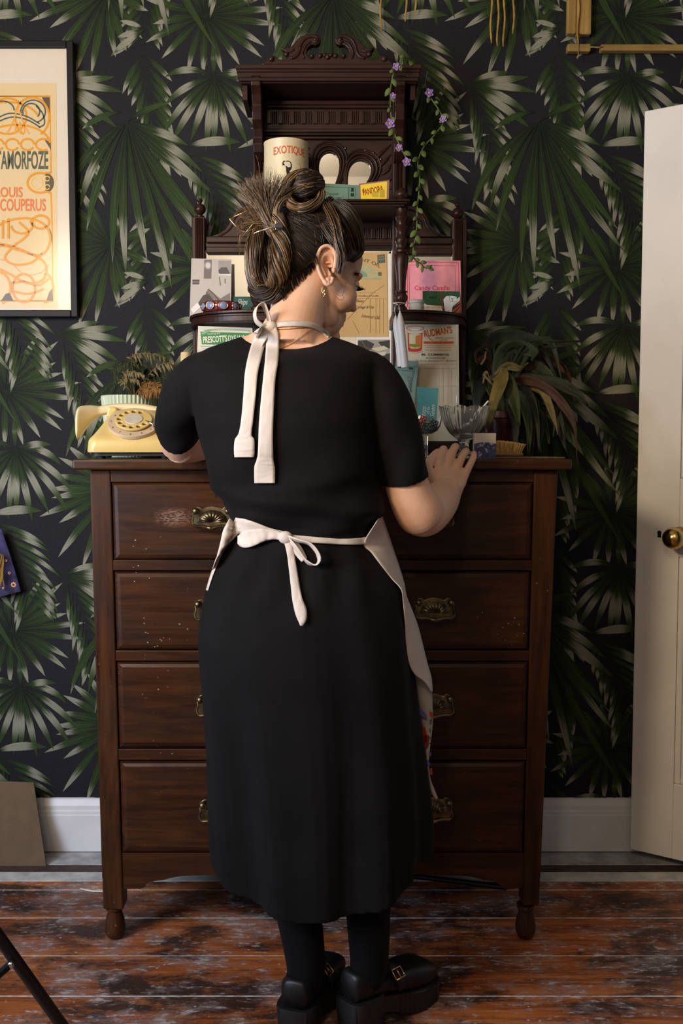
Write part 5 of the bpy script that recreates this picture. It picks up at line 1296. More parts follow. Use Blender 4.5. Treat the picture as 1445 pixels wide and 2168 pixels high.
o_, mx, tr_, gl_, fz = (t_.nodes.new(k) for k in ('ShaderNodeOutputMaterial','ShaderNodeMixShader','ShaderNodeBsdfTransparent','ShaderNodeBsdfGlossy','ShaderNodeFresnel'))
gl_.inputs['Roughness'].default_value = .16; fz.inputs[0].default_value = 1.18
t_.links.new(fz.outputs[0], mx.inputs[0]); t_.links.new(tr_.outputs[0], mx.inputs[1]); t_.links.new(gl_.outputs[0], mx.inputs[2]); t_.links.new(mx.outputs[0], o_.inputs[0])
obj('glass', MB().box(x0+fw, x1-fw, YF + .005, YF + .007, z0+fw, z1-fw), gm, fr)

# ------------------------------------------------------------------ floor level things
cbm = plain('brown_cardboard', (.135,.085,.045), .9, .12, 25)
b0, b1, t0, t1 = WZ(-60, 1822, .001), WZ(97, 1822, .001), W(-60, 1652, 2.66), W(71, 1657, 2.66)
b0.y = b1.y = 2.60; b0.x = W(-60, 1815, 2.6).x; b1.x = W(97, 1815, 2.6).x
e = Vector((0, .004, 0))
obj('cardboard_sheet', MB().hexa([b0, b1, b1+e, b0+e], [t0, t1, t1+e, t0+e]), cbm, loc=((b0.x+b1.x)/2, 2.6, 0), label='brown cardboard sheet leaning on the baseboard at the left edge', category='cardboard')
ft = WZ(178, 2236, .012); up = W(0, 1987, 1.60)
tp = thing('tripod_stand', 'black metal tripod stand with a riveted brace at the lower left corner', 'tripod', (-1.02, 1.45, 0))
bl_ = plain('black_metal', (.010,.010,.011), .35, .2)
d = (up - ft); hub = ft + d * ((.62 - ft.z) / d.z); ctr = Vector((hub.x - .015, hub.y - .01, 0))
obj('leg', MB().tube([ft, hub], .0105, 12), bl_, tp, smooth=True, angle=40)
for k in (120, 240):
    R_ = Matrix.Rotation(math.radians(k), 3, 'Z'); f2 = ctr + R_ @ (ft - ctr); f2.z = .012; h2 = ctr + R_ @ (hub - ctr); h2.z = hub.z
    obj('leg', MB().tube([f2, h2], .0105, 12), bl_, tp, smooth=True, angle=40)
obj('pole', MB().tube([(ctr.x, ctr.y, .30), (ctr.x, ctr.y, 1.45)], .012, 14), bl_, tp, smooth=True, angle=40)
obj('collar', MB().tube([(ctr.x, ctr.y, hub.z - .02), (ctr.x, ctr.y, hub.z + .05)], .026, 16), bl_, tp, smooth=True, angle=40)
j = ft + d * .78; rv = W(17, 2033, 1.62)
jj = ft + d * ((rv.z - ft.z) / d.z)
obj('brace', MB().tube([jj + Vector((0, -.012, 0)), Vector((ctr.x, ctr.y - .012, jj.z - .07))], .0065, 8), bl_, tp, smooth=True, angle=40)
obj('rivet', MB().ell(jj + Vector((0, -.020, 0)), (.006, .004, .006), nu=12, nv=8), M['silver'], tp, smooth=True)
a, b_ = WZ(905, 1846, .03), WZ(1072, 1879, .008)
obj('thin_rod', MB().tube([(a.x - .05, a.y + .02, .012), (b_.x, b_.y, .008)], .007, 10), bl_, smooth=True, angle=40, loc=(b_.x, b_.y, 0), label='thin black rod lying on the floor under the chest', category='rod')
a = WZ(172, 1882, .001); P = [WZ(x, y, .0035) for x, y in ((170,1881),(182,1884),(198,1886.5),(218,1887),(235,1885))]
obj('paint_flake', MB().tube(P, [.002,.004,.0045,.004,.002], 6, flat=.5), ink(214,206,186), smooth=True, loc=P[2], label='pale curl of paint lying on the boards by the left chest leg', category='paint chip')
# ------------------------------------------------------------------ the woman at the chest
WO = thing('person', 'woman in black dress and cream apron seen from behind, hair pinned up, at the chest', 'person', (.0, 1.90, 0))
m = NT('skin'); v = m.coord(); nz = m.noise(v, 26, 5, .6); n2 = m.noise(v, 7, 3)
b_ = m.ramp(m.math('ADD', m.math('MULTIPLY', nz, .5), m.math('MULTIPLY', n2, .5)), [(.35,(.72,.385,.235,1)),(.5,(.80,.475,.31,1)),(.65,(.83,.53,.365,1))])
m.set(base=b_, rough=.48, spec=.35, sss=.12); m.b.inputs['Subsurface Radius'].default_value = (.012,.005,.003); m.b.inputs['Subsurface Scale'].default_value = .5
m.bump(m.noise(v, 420, 2), .06, .0004); M['skin'] = m.m
def cloth(name, c0, c1, rough=.85, sheen=.25, weave=900, bump=.25):
    m = NT(name); v = m.coord(); m.set(base=m.ramp(m.noise(v, 12, 5, .6), [(.3, c0), (.7, c1)]), rough=rough, spec=.25 if c0[0] > .1 else .10, sheen=sheen); m.b.inputs['Sheen Roughness'].default_value = .6
    w1 = m.noise(m.coord((weave, weave, weave*.25)), 1, 2); w2 = m.noise(v, 22, 5, .6)
    m.bump(m.math('ADD', m.math('MULTIPLY', w1, .3), w2), bump, .003); return m.m
M['dress'] = cloth('black_jersey', (.0052,.0048,.0049,1), (.0080,.0073,.0075,1), .8, .012)
M['apron'] = cloth('cream_cotton', (.62,.535,.46,1), (.72,.635,.555,1), .85, .1, 700, .3)
M['tights'] = cloth('black_tights', (.0025,.0025,.003,1), (.004,.004,.0045,1), .75, .02)
# --- dress: rows (py, left px, right px, centre Y, front half depth, back half depth)
rows_ = [(712,513,703,1.955,.050,.058),(724,478,738,1.948,.064,.072),(737,442,770,1.942,.078,.085),(752,415,796,1.936,.09,.096),(772,404,806,1.930,.10,.106),
 (800,402,804,1.925,.11,.115),(850,409,799,1.92,.122,.125),(900,416,796,1.92,.130,.130),(950,427,796,1.92,.130,.124),(1000,445,801,1.92,.122,.116),(1035,459,804,1.92,.116,.111),
 (1060,470,806,1.92,.114,.112),(1080,479,804,1.92,.113,.110),(1096,487,799,1.92,.110,.104),(1110,493,792,1.92,.107,.096),(1122,492,787,1.92,.106,.093),(1138,487,789,1.92,.108,.095),
 (1165,474,803,1.918,.112,.104),(1200,455,827,1.914,.118,.116),(1250,436,848,1.910,.124,.134),(1300,424,861,1.908,.128,.146),(1350,420,867,1.906,.130,.150),(1400,422,872,1.905,.132,.150),
 (1500,431,881,1.905,.136,.145),(1600,437,893,1.905,.142,.142),(1700,440,902,1.905,.150,.142),(1780,444,905,1.905,.156,.145),(1832,450,902,1.905,.160,.148)]
RA = np.array(rows_, float)
def rowp(py): return [np.interp(py, RA[:,0], RA[:,k]) for k in range(1, 6)]
def dpt(py, a, off=0.0, dz=None):
    L, R, Yc, df, db = rowp(py); A, B = W(L, py, Yc), W(R, py, Yc)
    hx = (B.x - A.x) / 2 + off; d = (df if math.sin(a) > 0 else db) + off
    e = 2 / (2.35 - .35 * max(0, min(1, (py - 1500) / 300.0)))
    c_, s_ = math.cos(a), math.sin(a)
    x = hx * (abs(c_) ** e) * (1 if c_ >= 0 else -1); y = d * (abs(s_) ** e) * (1 if s_ >= 0 else -1)
    # folds
    k = max(0.0, (py - 1150) / 680.0); f = 0.0
    if py > 1150: f += k ** 1.3 * (.010 * math.sin(7 * a + 1.0 + .5 * math.sin(py * .004)) + .006 * math.sin(13 * a + 2.0))
    if py > 780 and py < 1125 and s_ < 0:
        g_ = math.exp(-((py - 1062 - 26 * c_) / 16.0) ** 2) * .009 - math.exp(-((py - 1088 - 20 * c_) / 10.0) ** 2) * .005 + math.exp(-((py - 1030 + 40 * c_) / 14.0) ** 2) * .0035
        g_ += .0055 * math.sin(py * .05 + c_ * 5) * max(0, min(1, (py - 900) / 150.0))
        f += g_
    if py > 1130 and s_ < 0: f += .004 * math.exp(-((py - 1200) / 70.0) ** 2) * math.sin(c_ * 16 + py * .02)
    q = Vector((x, y, 0)); 
    if q.length > 1e-6: q = q + q.normalized() * f
    return Vector(((A.x + B.x) / 2 + q.x, Yc + q.y, (A.z + B.z) / 2))
NA = 72
AN = [2 * math.pi * j / NA for j in range(NA)]
pys = [712, 718, 724, 730, 737, 744, 752, 762] + list(range(772, 1000, 12)) + list(range(1000, 1150, 6)) + list(range(1150, 1832, 14)) + [1832]
dm = MB(); rs = []
for py in pys:
    ring = [dpt(py, a) for a in AN]
    if py < 775:                              # scooped neckline: the back and front dip
        k = (775 - py) / 63.0
        for j, a in enumerate(AN): ring[j].z -= .030 * k * abs(math.sin(a)) ** 1.6
    if py > 1700:
        k = (py - 1700) / 132.0
        for j, a in enumerate(AN): ring[j].z -= k * (.042 * max(0, -math.sin(a)) ** .8 + .004 * math.sin(3*a) - .030 * abs(math.cos(a)) ** 3)
    rs.append(ring)
hem = rs[-1]; cz = sum((p.z for p in hem)) / NA; cc = sum(hem, Vector()) / NA
rs.append([cc + (p - cc) * .962 for p in hem]); rs.append([cc + (p - cc) * .93 + Vector((0,0,.006)) for p in hem]); rs.append([cc + (p - cc) * .85 + Vector((0,0,.10)) for p in hem])
dm.rings(rs)
def limb(pts, n=24, seg=28):                  # pts: (px, py, Y, radius)
    P = spline([(*W(a, b, c), r_) for a, b, c, r_ in pts], n); return [Vector(p[:3]) for p in P], [p[3] for p in P]
def limbmb(mb, pts, n=24, seg=28, flatten=1.0):
    p, r_ = limb(pts, n); mb.tube(p, r_, seg, flat=flatten); return p, r_
def sleeve(mb, pts, n=26, wr=.003):
    P, R = limb(pts, n); seg = 30; up = None; rs = []
    for i in range(n):
        t = (P[min(i+1, n-1)] - P[max(i-1, 0)]).normalized()
        x = t.cross(Vector((0, 1, 0.2))).normalized(); up = x.cross(t).normalized()
        rs.append([P[i] + (x * math.cos(a) + up * math.sin(a)) * (R[i] + wr * math.sin(a * 3 + i * .5) * (i / n)) for a in [2*math.pi*j/seg for j in range(seg)]])
    # turn the hem inwards
    c = P[-1]; t = (P[-1] - P[-2]).normalized()
    rs.append([c + (p - c) * .87 + t * .001 for p in rs[-1]]); rs.append([c + (p - c) * .82 - t * .010 for p in rs[-2]])
    mb.rings(rs)
sleeve(dm, [(745,790,1.93,.044),(780,800,1.922,.050),(812,850,1.915,.053),(832,905,1.915,.050),(846,960,1.92,.049),(856,1018,1.93,.0485)])
sleeve(dm, [(455,790,1.93,.044),(425,802,1.932,.050),(397,838,1.955,.051),(382,870,1.99,.049),(377,900,2.03,.046),(377,922,2.065,.0445)])
def wdress(co): return np.ones(len(co))
D = remesh(dm, .004, 4)
dress = obj('dress', D, M['dress'], WO, smooth=True)
DB = D.bvh()

# --- body
hf = Vector((.845, .468, -.259)).normalized(); hr = Vector((.4845, -.8748, 0)).normalized(); hu = hr.cross(hf).normalized()
ear_w = W(690, 568, 1.962); HC = ear_w - (hr * .073 + hf * -.006)
HM = Matrix(((hr.x, hf.x, hu.x, HC.x), (hr.y, hf.y, hu.y, HC.y), (hr.z, hf.z, hu.z, HC.z), (0, 0, 0, 1)))
H3 = HM.to_3x3()
def hp(r_, f, u): return HM @ Vector((r_, f, u))
bm_ = MB()
def hell(c, r_, rot=None):
    Mx = H3 if rot is None else H3 @ rot
    bm_.ell(hp(*c), r_, Mx, 28, 18)
hell((0,-.012,.045), (.074,.095,.086))        # cranium
hell((0,.030,-.010), (.066,.066,.085))        # face
hell((0,.052,.045), (.058,.046,.052))         # forehead
hell((0,.042,-.078), (.047,.046,.040))        # jaw
hell((0,.074,-.105), (.021,.018,.017))        # chin
for s in (-1, 1):
    hell((s*.036,.056,-.030), (.031,.034,.034))   # cheek
    hell((s*.030,.083,.022), (.022,.010,.008))    # brow ridge
    hell((s*.040,.020,-.068), (.019,.044,.026), Matrix.Rotation(-.5, 3, 'X'))  # jaw angle
    hell((s*.0085,.099,-.038), (.007,.009,.006))   # nostril wing
bm_.tube([hp(0,.084,.020), hp(0,.096,.000), hp(0,.102,-.020), hp(0,.107,-.032)], [.009,.0085,.0085,.008], 16)
hell((0,.108,-.034), (.0082,.008,.0075)); hell((0,.086,-.066), (.019,.009,.0055)); hell((0,.085,-.076), (.017,.009,.0065)); hell((0,.080,-.060), (.024,.013,.014))
# neck and torso core
nk = [(612,742,1.945,.064),(614,715,1.952,.060),(622,690,1.965,.0555),(632,655,1.985,.053),(645,610,2.005,.053),(655,575,2.015,.05)]
limbmb(bm_, nk, 16, 32)
rs = []
for py in [702, 709, 716, 724, 737, 752, 772, 800, 850, 900, 950, 1000, 1060, 1110, 1150, 1200, 1260, 1320, 1400, 1450]:
    off = (-.013 if py > 860 else -.0065) if py > 720 else (.0005 if py < 712 else -.003)
    ring = []
    for a in AN[::2]:
        p = dpt(max(py, 712), a, off)
        if py < 712:
            c = W(610, py, 1.955); p = Vector((c.x + (p.x - c.x) * (.86 if py > 705 else .74), p.y, c.z)); p.y = 1.955 + (p.y - 1.955) * (.98 if py > 705 else .93)
        if py < 775: p.z -= .030 * (775 - max(py, 712)) / 63.0 * abs(math.sin(a)) ** 1.6
        ring.append(p)
    rs.append(ring)
bm_.rings(rs)
# right arm and hand
limbmb(bm_, [(790,800,1.925,.046),(820,900,1.918,.040),(848,990,1.925,.0405),(868,1046,1.935,.044),(884,1078,1.945,.047),(892,1088,1.955,.0475)], 24, 28)
limbmb(bm_, [(884,1080,1.942,.046),(896,1087,1.965,.047),(912,1075,2.00,.046),(928,1062,2.04,.041),(940,1050,2.075,.0345),(947,1038,2.10,.0295)], 22, 28)
def palm(mb, secs):                           # (centre, half width vector, half thickness vector)
    rs = []
    for c, wv, tv in secs:
        rs.append([c + wv * (abs(math.cos(a))**.75 * (1 if math.cos(a) > 0 else -1)) + tv * (abs(math.sin(a))**.85 * (1 if math.sin(a) > 0 else -1)) for a in [2*math.pi*j/28 for j in range(28)]])
    mb.rings(rs)
X_, Y_, Z_ = Vector((1,0,0)), Vector((0,1,0)), Vector((0,0,1))
tv = Vector((.1, -.8, .45)).normalized()
palm(bm_, [(W(945,1050,2.09), Vector((.029,.006,-.006)), tv*.021), (W(949,1032,2.105), Vector((.032,.005,-.006)), tv*.020), (W(951,1015,2.122), Vector((.0365,.004,-.007)), tv*.017), (W(953,1000,2.138), Vector((.037,.004,-.007)), tv*.0135), (W(955,992,2.146), Vector((.033,.003,-.006)), tv*.009)])
fingers = [
 [(926,1014,2.124,.0112),(927,996,2.138,.0104),(932,966,2.149,.0091),(937,953,2.170,.0089),(939,951,2.188,.0082),(940,953,2.202,.0072),(941,955,2.208,.0054)],
 [(944,1010,2.126,.0112),(946,990,2.142,.0106),(957,960,2.162,.0093),(962,948,2.176,.0091),(965,946,2.196,.0083),(966,949,2.212,.0072),(966,952,2.218,.0054)],
 [(962,1012,2.126,.0108),(966,996,2.142,.0100),(978,968,2.152,.0087),(985,957,2.172,.0085),(987,955,2.192,.0076),(987,956,2.206,.0066),(987,958,2.211,.0050)],
 [(976,1026,2.118,.0100),(982,1010,2.132,.0091),(995,984,2.142,.0076),(1002,970,2.154,.0073),(1004,962,2.176,.0065),(1004,959,2.192,.0056),(1004,959,2.198,.0044)],
 [(928,1040,2.100,.0130),(914,1017,2.108,.0122),(905,994,2.118,.0108),(909,977,2.134,.0101),(918,965,2.150,.0092),(925,957,2.162,.0075),(928,955,2.167,.005)]]
for f in fingers: limbmb(bm_, [(x + (952 - x) * .015, y, Y, r_ * 1.01) for x, y, Y, r_ in f], 22, 16)
# left arm, forearm along the chest edge, hand resting on the top
limbmb(bm_, [(425,800,1.93,.046),(396,850,1.97,.038),(382,900,2.035,.038),(379,926,2.080,.0395),(380,941,2.11,.0405)], 22, 28)
limbmb(bm_, [(378,940,2.100,.0405),(392,941,2.12,.0405),(420,938,2.14,.039),(455,934,2.165,.034),(495,935,2.19,.028),(520,938,2.205,.0245)], 22, 28)
lc_ = [W(524,938,2.208), W(542,942,2.222), W(562,945,2.236), W(576,947,2.246)]
dx = Vector((.8, .55, -.02)).normalized(); wv = Vector((-.55, .8, 0)).normalized()
palm(bm_, [(lc_[0], wv*.026, Z_*.019), (lc_[1], wv*.033, Z_*.0165), (lc_[2], wv*.037, Z_*.014), (lc_[3], wv*.036, Z_*.011)])
for k, L in enumerate((.068, .077, .072, .056)):
    o = lc_[3] + wv * (.028 - .0187 * k); o.z = ZT + .017; d = (dx + wv * (.14 - .09 * k)).normalized()
    pts = [o - d * .022, o, o + d * L * .45 + Z_ * .007, o + d * L * .75 + Z_ * .001, o + d * L - Z_ * .006]
    bm_.tube(spline([tuple(p) for p in pts], 16), [.0098 - .0035 * (i / 15)**2 for i in range(16)], 14)
o = lc_[0] + wv * -.012; pts = [o, o - wv * .026 + dx * .022 - Z_ * .004, o - wv * .034 + dx * .045 - Z_ * .010, o - wv * .030 + dx * .064 - Z_ * .014]
bm_.tube(spline([tuple(p) for p in pts], 14), [.012 - .0045 * i / 13 for i in range(14)], 14)
# legs inside the skirt down to the feet
def foot_frame(h, tgt): d = (tgt - h); d.z = 0; d.normalize(); return d, Vector((d.y, -d.x, 0))
RH, LH = WZ(763, 2176, 0), WZ(634, 2190, 0)
RD, RS = foot_frame(RH, WZ(880, 2108, 0)); LD, LS = foot_frame(LH, LH + Vector((.26, .86, 0)))
legs = []
for Hh, Dd, knee, hip in ((RH, RD, Vector((.045, 1.91, .50)), Vector((.000, 1.915, .86))), (LH, LD, Vector((-.125, 1.91, .50)), Vector((-.140, 1.915, .86)))):
    an = Hh + Dd * .012 + Z_ * .135 + Vector((.008, 0, 0))
    pts = [(*hip, .070), (*((hip + knee) / 2), .066), (*knee, .054), (*(knee * .62 + an * .38 + Vector((0,-.018,0))), .053), (*(knee * .3 + an * .7), .045), (*an, .0375), (*(Hh + Dd * .014 + Z_ * .09), .034)]
    P = spline(pts, 40); P3 = [Vector(p[:3]) for p in P]; Rr = [p[3] for p in P]
    bm_.tube(P3, [r_ - .003 for r_ in Rr], 24)
    fpts = [(*(Hh + Dd * .012 + Z_ * .09), .024), (*(Hh + Dd * .06 + Z_ * .078), .022), (*(Hh + Dd * .11 + Z_ * .060), .018), (*(Hh + Dd * .15 + Z_ * .052), .010)]
    Q = spline(fpts, 14); bm_.tube([Vector(q[:3]) for q in Q], [q[3] for q in Q], 18); legs.append((P3, Rr, Hh, Dd))
def wbody(co):
    z0 = W(0, 720, 1.95).z; hand = (co[:,0] > .16) & (co[:,1] > 2.085) & (co[:,2] > 1.02); return np.where(hand, .12, np.where(co[:,2] > z0, 1.0, .45))
BD = remesh(bm_, .0028, 9, wbody)
# right ear, modelled fine and joined to the body mesh
EM = HM @ Matrix.Translation((.070, -.004, .004)) @ Matrix.Rotation(math.radians(-16), 4, 'Z') @ Matrix.Rotation(math.radians(9), 4, 'X')
def ep(f, u, r_): return EM @ Vector((r_, f, u))
outl_ = spline([(.013,-.004),(.014,.016),(.009,.030),(-.004,.036),(-.017,.030),(-.023,.014),(-.022,-.004),(-.015,-.019),(-.006,-.031),(.002,-.036),(.009,-.031),(.011,-.022)], 48)
em = MB()
rimr = lambda t: .011 + .009 * math.sin(math.pi * min(1, t * 1.25)) * (1 - .4 * t)
rim_pts = [ep(f, u, rimr(i/47)) for i, (f, u) in enumerate(outl_)]
em.tube(rim_pts, [.0042 - .0008 * math.sin(3.0 * i / 47) + (.0012 if 34 < i < 44 else 0) for i in range(48)], 12)
cf, cu_ = .001, .0
rows = []
for k in range(9):
    s = k / 8; rows.append([ep(lerp(f, cf, s), lerp(u, cu_, s), lerp(rimr(i/47), 0, s**.8) + .0062 * math.exp(-((s - .42) / .14)**2) * (1 if i < 36 else .4) - (.002 if .12 < s < .3 else 0)) for i, (f, u) in enumerate(outl_)])
em.grid(rows)
rows = [[ep(f, u, rimr(i/47) - .002) for i, (f, u) in enumerate(outl_)], [ep(f*.82+.001, u*.84, rimr(i/47) * .45) for i, (f, u) in enumerate(outl_)], [ep(f*.62+.004, u*.7, -.006) for i, (f, u) in enumerate(outl_)]]
em.grid(rows)
em.ell(ep(.002, -.030, .010), (.0055, .0075, .008), EM.to_3x3(), 14, 9); em.ell(ep(.013, -.004, .006), (.005, .0045, .008), EM.to_3x3(), 14, 9)
em.tube([ep(.012,.004,.006), ep(.004,.008,.007), ep(-.006,.006,.005)], [.003,.0028,.0015], 10)
lm = MB(); LMx = HM @ Matrix.Diagonal((-1,1,1,1)) @ HM.inverted(); lm.v = [tuple(LMx @ Vector(p)) for p in em.v]; lm.f = [f[::-1] for f in em.f]
BD.merge(em); BD.merge(lm)
body = obj('body', BD, M['skin'], WO, smooth=True)
BB = BD.bvh()
# eyes, lashes, brows
eyew = plain('eye_white', (.75,.70,.66), .2, .03); dk = plain('dark_lash', (.012,.008,.006), .8)
brm = plain('brown_brow', (.035,.020,.012), .8)
for s in (-1, 1):
    e_ = obj('eye', MB().ell(hp(s*.031, .079, .001), (.0125,.0125,.0125), H3, 18, 12), eyew, WO, smooth=True)
    obj('iris', MB().ell(hp(s*.031, .0905, -.001), (.0055,.002,.0055), H3, 14, 8), plain('brown_iris', (.05,.025,.01), .2), e_, smooth=True)
    lid = MB(); 
    for k, (a0, a1, off) in enumerate(((20, 160, .0142),)):
        rows = []
        for i in range(7):
            el = math.radians(100 - 78 * i / 6); rows.append([hp(s*.031 + .0142 * math.sin(el) * math.cos(math.radians(a)), .079 + .0142 * math.sin(el) * math.sin(math.radians(a)), .001 + .0142 * math.cos(el)) for a in range(0, 181, 15)])
        lid.grid(rows)
    obj('eyelid', lid, M['skin'], e_, smooth=True, solid=.001)
    la = MB()
    for i in range(22):
        a = math.radians(18 + 144 * i / 21); el = math.radians(98)
        p = Vector((s*.031 + .0143 * math.cos(a), .079 + .0143 * math.sin(a), -.001)); d = Vector((math.cos(a) * .7 + s * .3, math.sin(a), -.1)).normalized()
        la.tube([HM @ p, HM @ (p + d * .006 + Vector((0,0,-.001))), HM @ (p + d * .0105 + Vector((0,0,.002)))], [.0008,.0006,.0002], 4, cap=False)
    obj('lashes', la, dk, e_, kind='stuff')
    bw = MB(); 
    for i in range(60):
        t = i / 59; p = Vector((s * (.012 + .038 * t), .0985 - .030 * t**2.2, .022 + .006 * math.sin(math.pi * t * .8) - .006 * t)); d = Vector((s * .8, -.25 * t, .5 - .7 * t)).normalized()
        for q in (-.0022, 0, .0022): bw.tube([HM @ (p + Vector((0, 0, q))), HM @ (p + Vector((0,.0012,q)) + d * .007)], [.0009,.0003], 3, cap=False)
    obj('eyebrow', bw, brm, WO, kind='stuff')
# tights and shoes
tm = MB()
for P3, Rr, Hh, Dd in legs:
    tm2 = MB(); k0 = 10; tm2.tube(P3[k0:], Rr[k0:], 28)
    q = [(*(Hh + Dd * .012 + Z_ * .10), .033), (*(Hh + Dd * .05 + Z_ * .086), .031), (*(Hh + Dd * .085 + Z_ * .072), .026), (*(Hh + Dd * .11 + Z_ * .062), .020)]
    Q = spline(q, 12); tm2.tube([Vector(a[:3]) for a in Q], [a[3] for a in Q], 20); obj('stocking', tm2, M['tights'], WO, smooth=True)
m = NT('black_leather'); m.set(base=(.0055,.0052,.0055,1), rough=m.ramp(m.noise(m.coord(), 30, 4), [(.3,(.38,)*3),(.7,(.55,)*3)]), spec=.4); m.bump(m.noise(m.coord(), 250, 3), .1, .001); M['leather'] = m.m
M['rubber'] = plain('black_rubber_sole', (.008,.0075,.0075), .55, .2, 60)
def shoe(Hh, Dd, Ss, out):
    def P(x, y, z): return Hh + Ss * x + Dd * y + Z_ * z
    L = .245
    def halfw(y, grow=0): 
        t = y / L; w_ = np.interp(t, [0,.08,.25,.5,.72,.9,.97,1], [.022,.031,.033,.037,.045,.038,.024,.008]); return w_ + grow
    # upper
    rs = []
    ys = [.002,.008,.02,.045,.075,.105,.135,.165,.195,.215,.23,.24,.245]
    hh = [.118,.124,.124,.116,.100,.092,.090,.088,.083,.076,.066,.056,.048]; bz = [.064,.064,.064,.063,.060,.052,.044,.037,.034,.034,.034,.036,.038]
    for y, h, z0 in zip(ys, hh, bz):
        w_ = halfw(y); ex = .6 if y < .05 else .7; rs.append([P(w_ * (abs(math.cos(a))**ex) * (1 if math.cos(a) > 0 else -1), y, z0 + (h - z0) * (.5 + .5 * (abs(math.sin(a))**ex) * (1 if math.sin(a) > 0 else -1))) for a in [2*math.pi*j/24 for j in range(24)]])
    sh_ = obj('shoe', MB().rings(rs), M['leather'], WO, smooth=True, label='black chunky heeled mary jane shoe')
    # platform sole with a notched edge
    n = 40; top = []; bot = []
    for sgn in (1, -1):
        ee = range(n + 1) if sgn == 1 else range(n, -1, -1)
        for i in ee:
            y = -.004 + (L + .010) * i / n; w_ = halfw(min(L, max(0, y)), .005)
            zt = np.interp(y, [0,.07,.13,.17,.26], [.068,.066,.048,.038,.036]); zb = np.interp(y, [0,.074,.0745,.115,.15,.21,.255], [.036,.036,.036,.014,.0,.0,.012])
            nt = .0018 if (i % 2 and y > .10) else 0
            top.append(P(sgn * (w_ - nt), y, zt)); bot.append(P(sgn * (w_ - nt), y, zb))
    b = MB(); b.rings([bot, top]); obj('sole', b, M['rubber'], sh_)
    rs = []
    for z, g_, sh2 in ((0,.000,.003),(.004,.001,.003),(.036,.002,.0),(.066,.004,-.003),(.070,.003,-.003)):
        rs.append([P((.036 + g_) * (abs(math.cos(a))**.6) * (1 if math.cos(a) > 0 else -1), .036 + sh2*.3 + (.040 + g_ * .6) * (abs(math.sin(a))**.6) * (1 if math.sin(a) > 0 else -1), z) for a in [2*math.pi*j/28 for j in range(28)]])
    obj('heel', MB().rings(rs), M['rubber'], sh_, smooth=True, angle=40)
    rs = []
    for i in range(15):
        a = math.pi * (i / 14); rs.append((P(-out * .040 * math.cos(a) if False else .042 * math.cos(a), .108 - .006 * math.sin(a), .064 + .046 * math.sin(a)**.8)))
    b = MB(); rows = [[p + Dd * -.009, p + Dd * -.008 + Z_ * .0015, p + Dd * .008 + Z_ * .0015, p + Dd * .009] for p in rs]; b.grid(rows); obj('strap', b, M['leather'], sh_, smooth=True, solid=.003)
    k = 3 if out > 0 else 11
    p = rs[k]; t = (rs[k+1] - rs[k-1]).normalized(); nn = t.cross(Dd).normalized() * (1 if t.cross(Dd).dot(p - P(0,.108,.06)) > 0 else -1)
    sq = [p + nn * .004 + t * a + Dd * c for a, c in ((-.010,-.012),(.010,-.012),(.010,.012),(-.010,.012),(-.010,-.012))]
    obj('buckle', MB().tube(sq, .0016, 8), M['gold'], sh_, smooth=True); obj('buckle_pin', MB().tube([p + nn * .005 - t * .010, p + nn * .005 + t * .010], .0013, 6), M['gold'], sh_, smooth=True)
shoe(RH - RD * .036, RD, RS, 1); shoe(LH - LD * .036, LD, LS, 1)
# ------------------------------------------------------------------ hair: shell, combed strands, top knot, French twist
m = NT('hair'); at = m.n('ShaderNodeAttribute', attribute_name='tint')
v = m.coord((1,1,1)); base = m.mix(m.ramp(m.noise(v, 90, 3), [(.35,(0,0,0,1)),(.7,(.5,.5,.5,1))]), at.outputs['Color'], (.012,.007,.004,1))
m.set(base=base, rough=.36, spec=.5); m.b.inputs['Anisotropic'].default_value = .6; M['hair'] = m.m
TONES = {'d': (.013,.0075,.0042), 'm': (.035,.019,.0085), 'g': (.22,.118,.040), 'l': (.36,.225,.105), 'a': (.33,.26,.19)}
class Strands:
    def __init__(s): s.mb = MB(); s.c = []
    def add(s, P, r0, r1, tone, seg=3):
        n = len(P); rad = [r0 * (.5 + .5 * min(1, i / (n * .12))) * (1 - i/(n-1)) + r1 * i/(n-1) for i in range(n)]
        k = len(s.mb.v); s.mb.tube(P, rad, seg, cap=False); s.c += [(*tone, 1)] * (len(s.mb.v) - k)
    def make(s, name, parent=WO, **kw):
        s.mb.a = {'tint': s.c}; return obj(name, s.mb, M['hair'], parent, smooth=True, **kw)
hrnd = random.Random(3)
def tone(mix):
    k = hrnd.choices(list(mix), weights=list(mix.values()))[0]; c = TONES[k]; f = hrnd.uniform(.7, 1.3); return tuple(x * f for x in c)
HCn = np.array((0, -.012, .035)); HR = np.array((.0815, .1065, .1015))
hl_f = [-.13,-.062,-.054,-.0515,-.045,-.031,-.022,-.010,.004,.018,.030,.040,.068,.077,.095,.12]
hl_u = [-.10,-.09,-.058,-.030,-.012,.0135,.038,.052,.053,.050,.036,.032,.041,.055,.075,.085]
def hline(f): return np.interp(f, hl_f, hl_u)
def surf(d, k=1.0): d = np.array(d) / np.linalg.norm(d); return HCn + HR * d * k
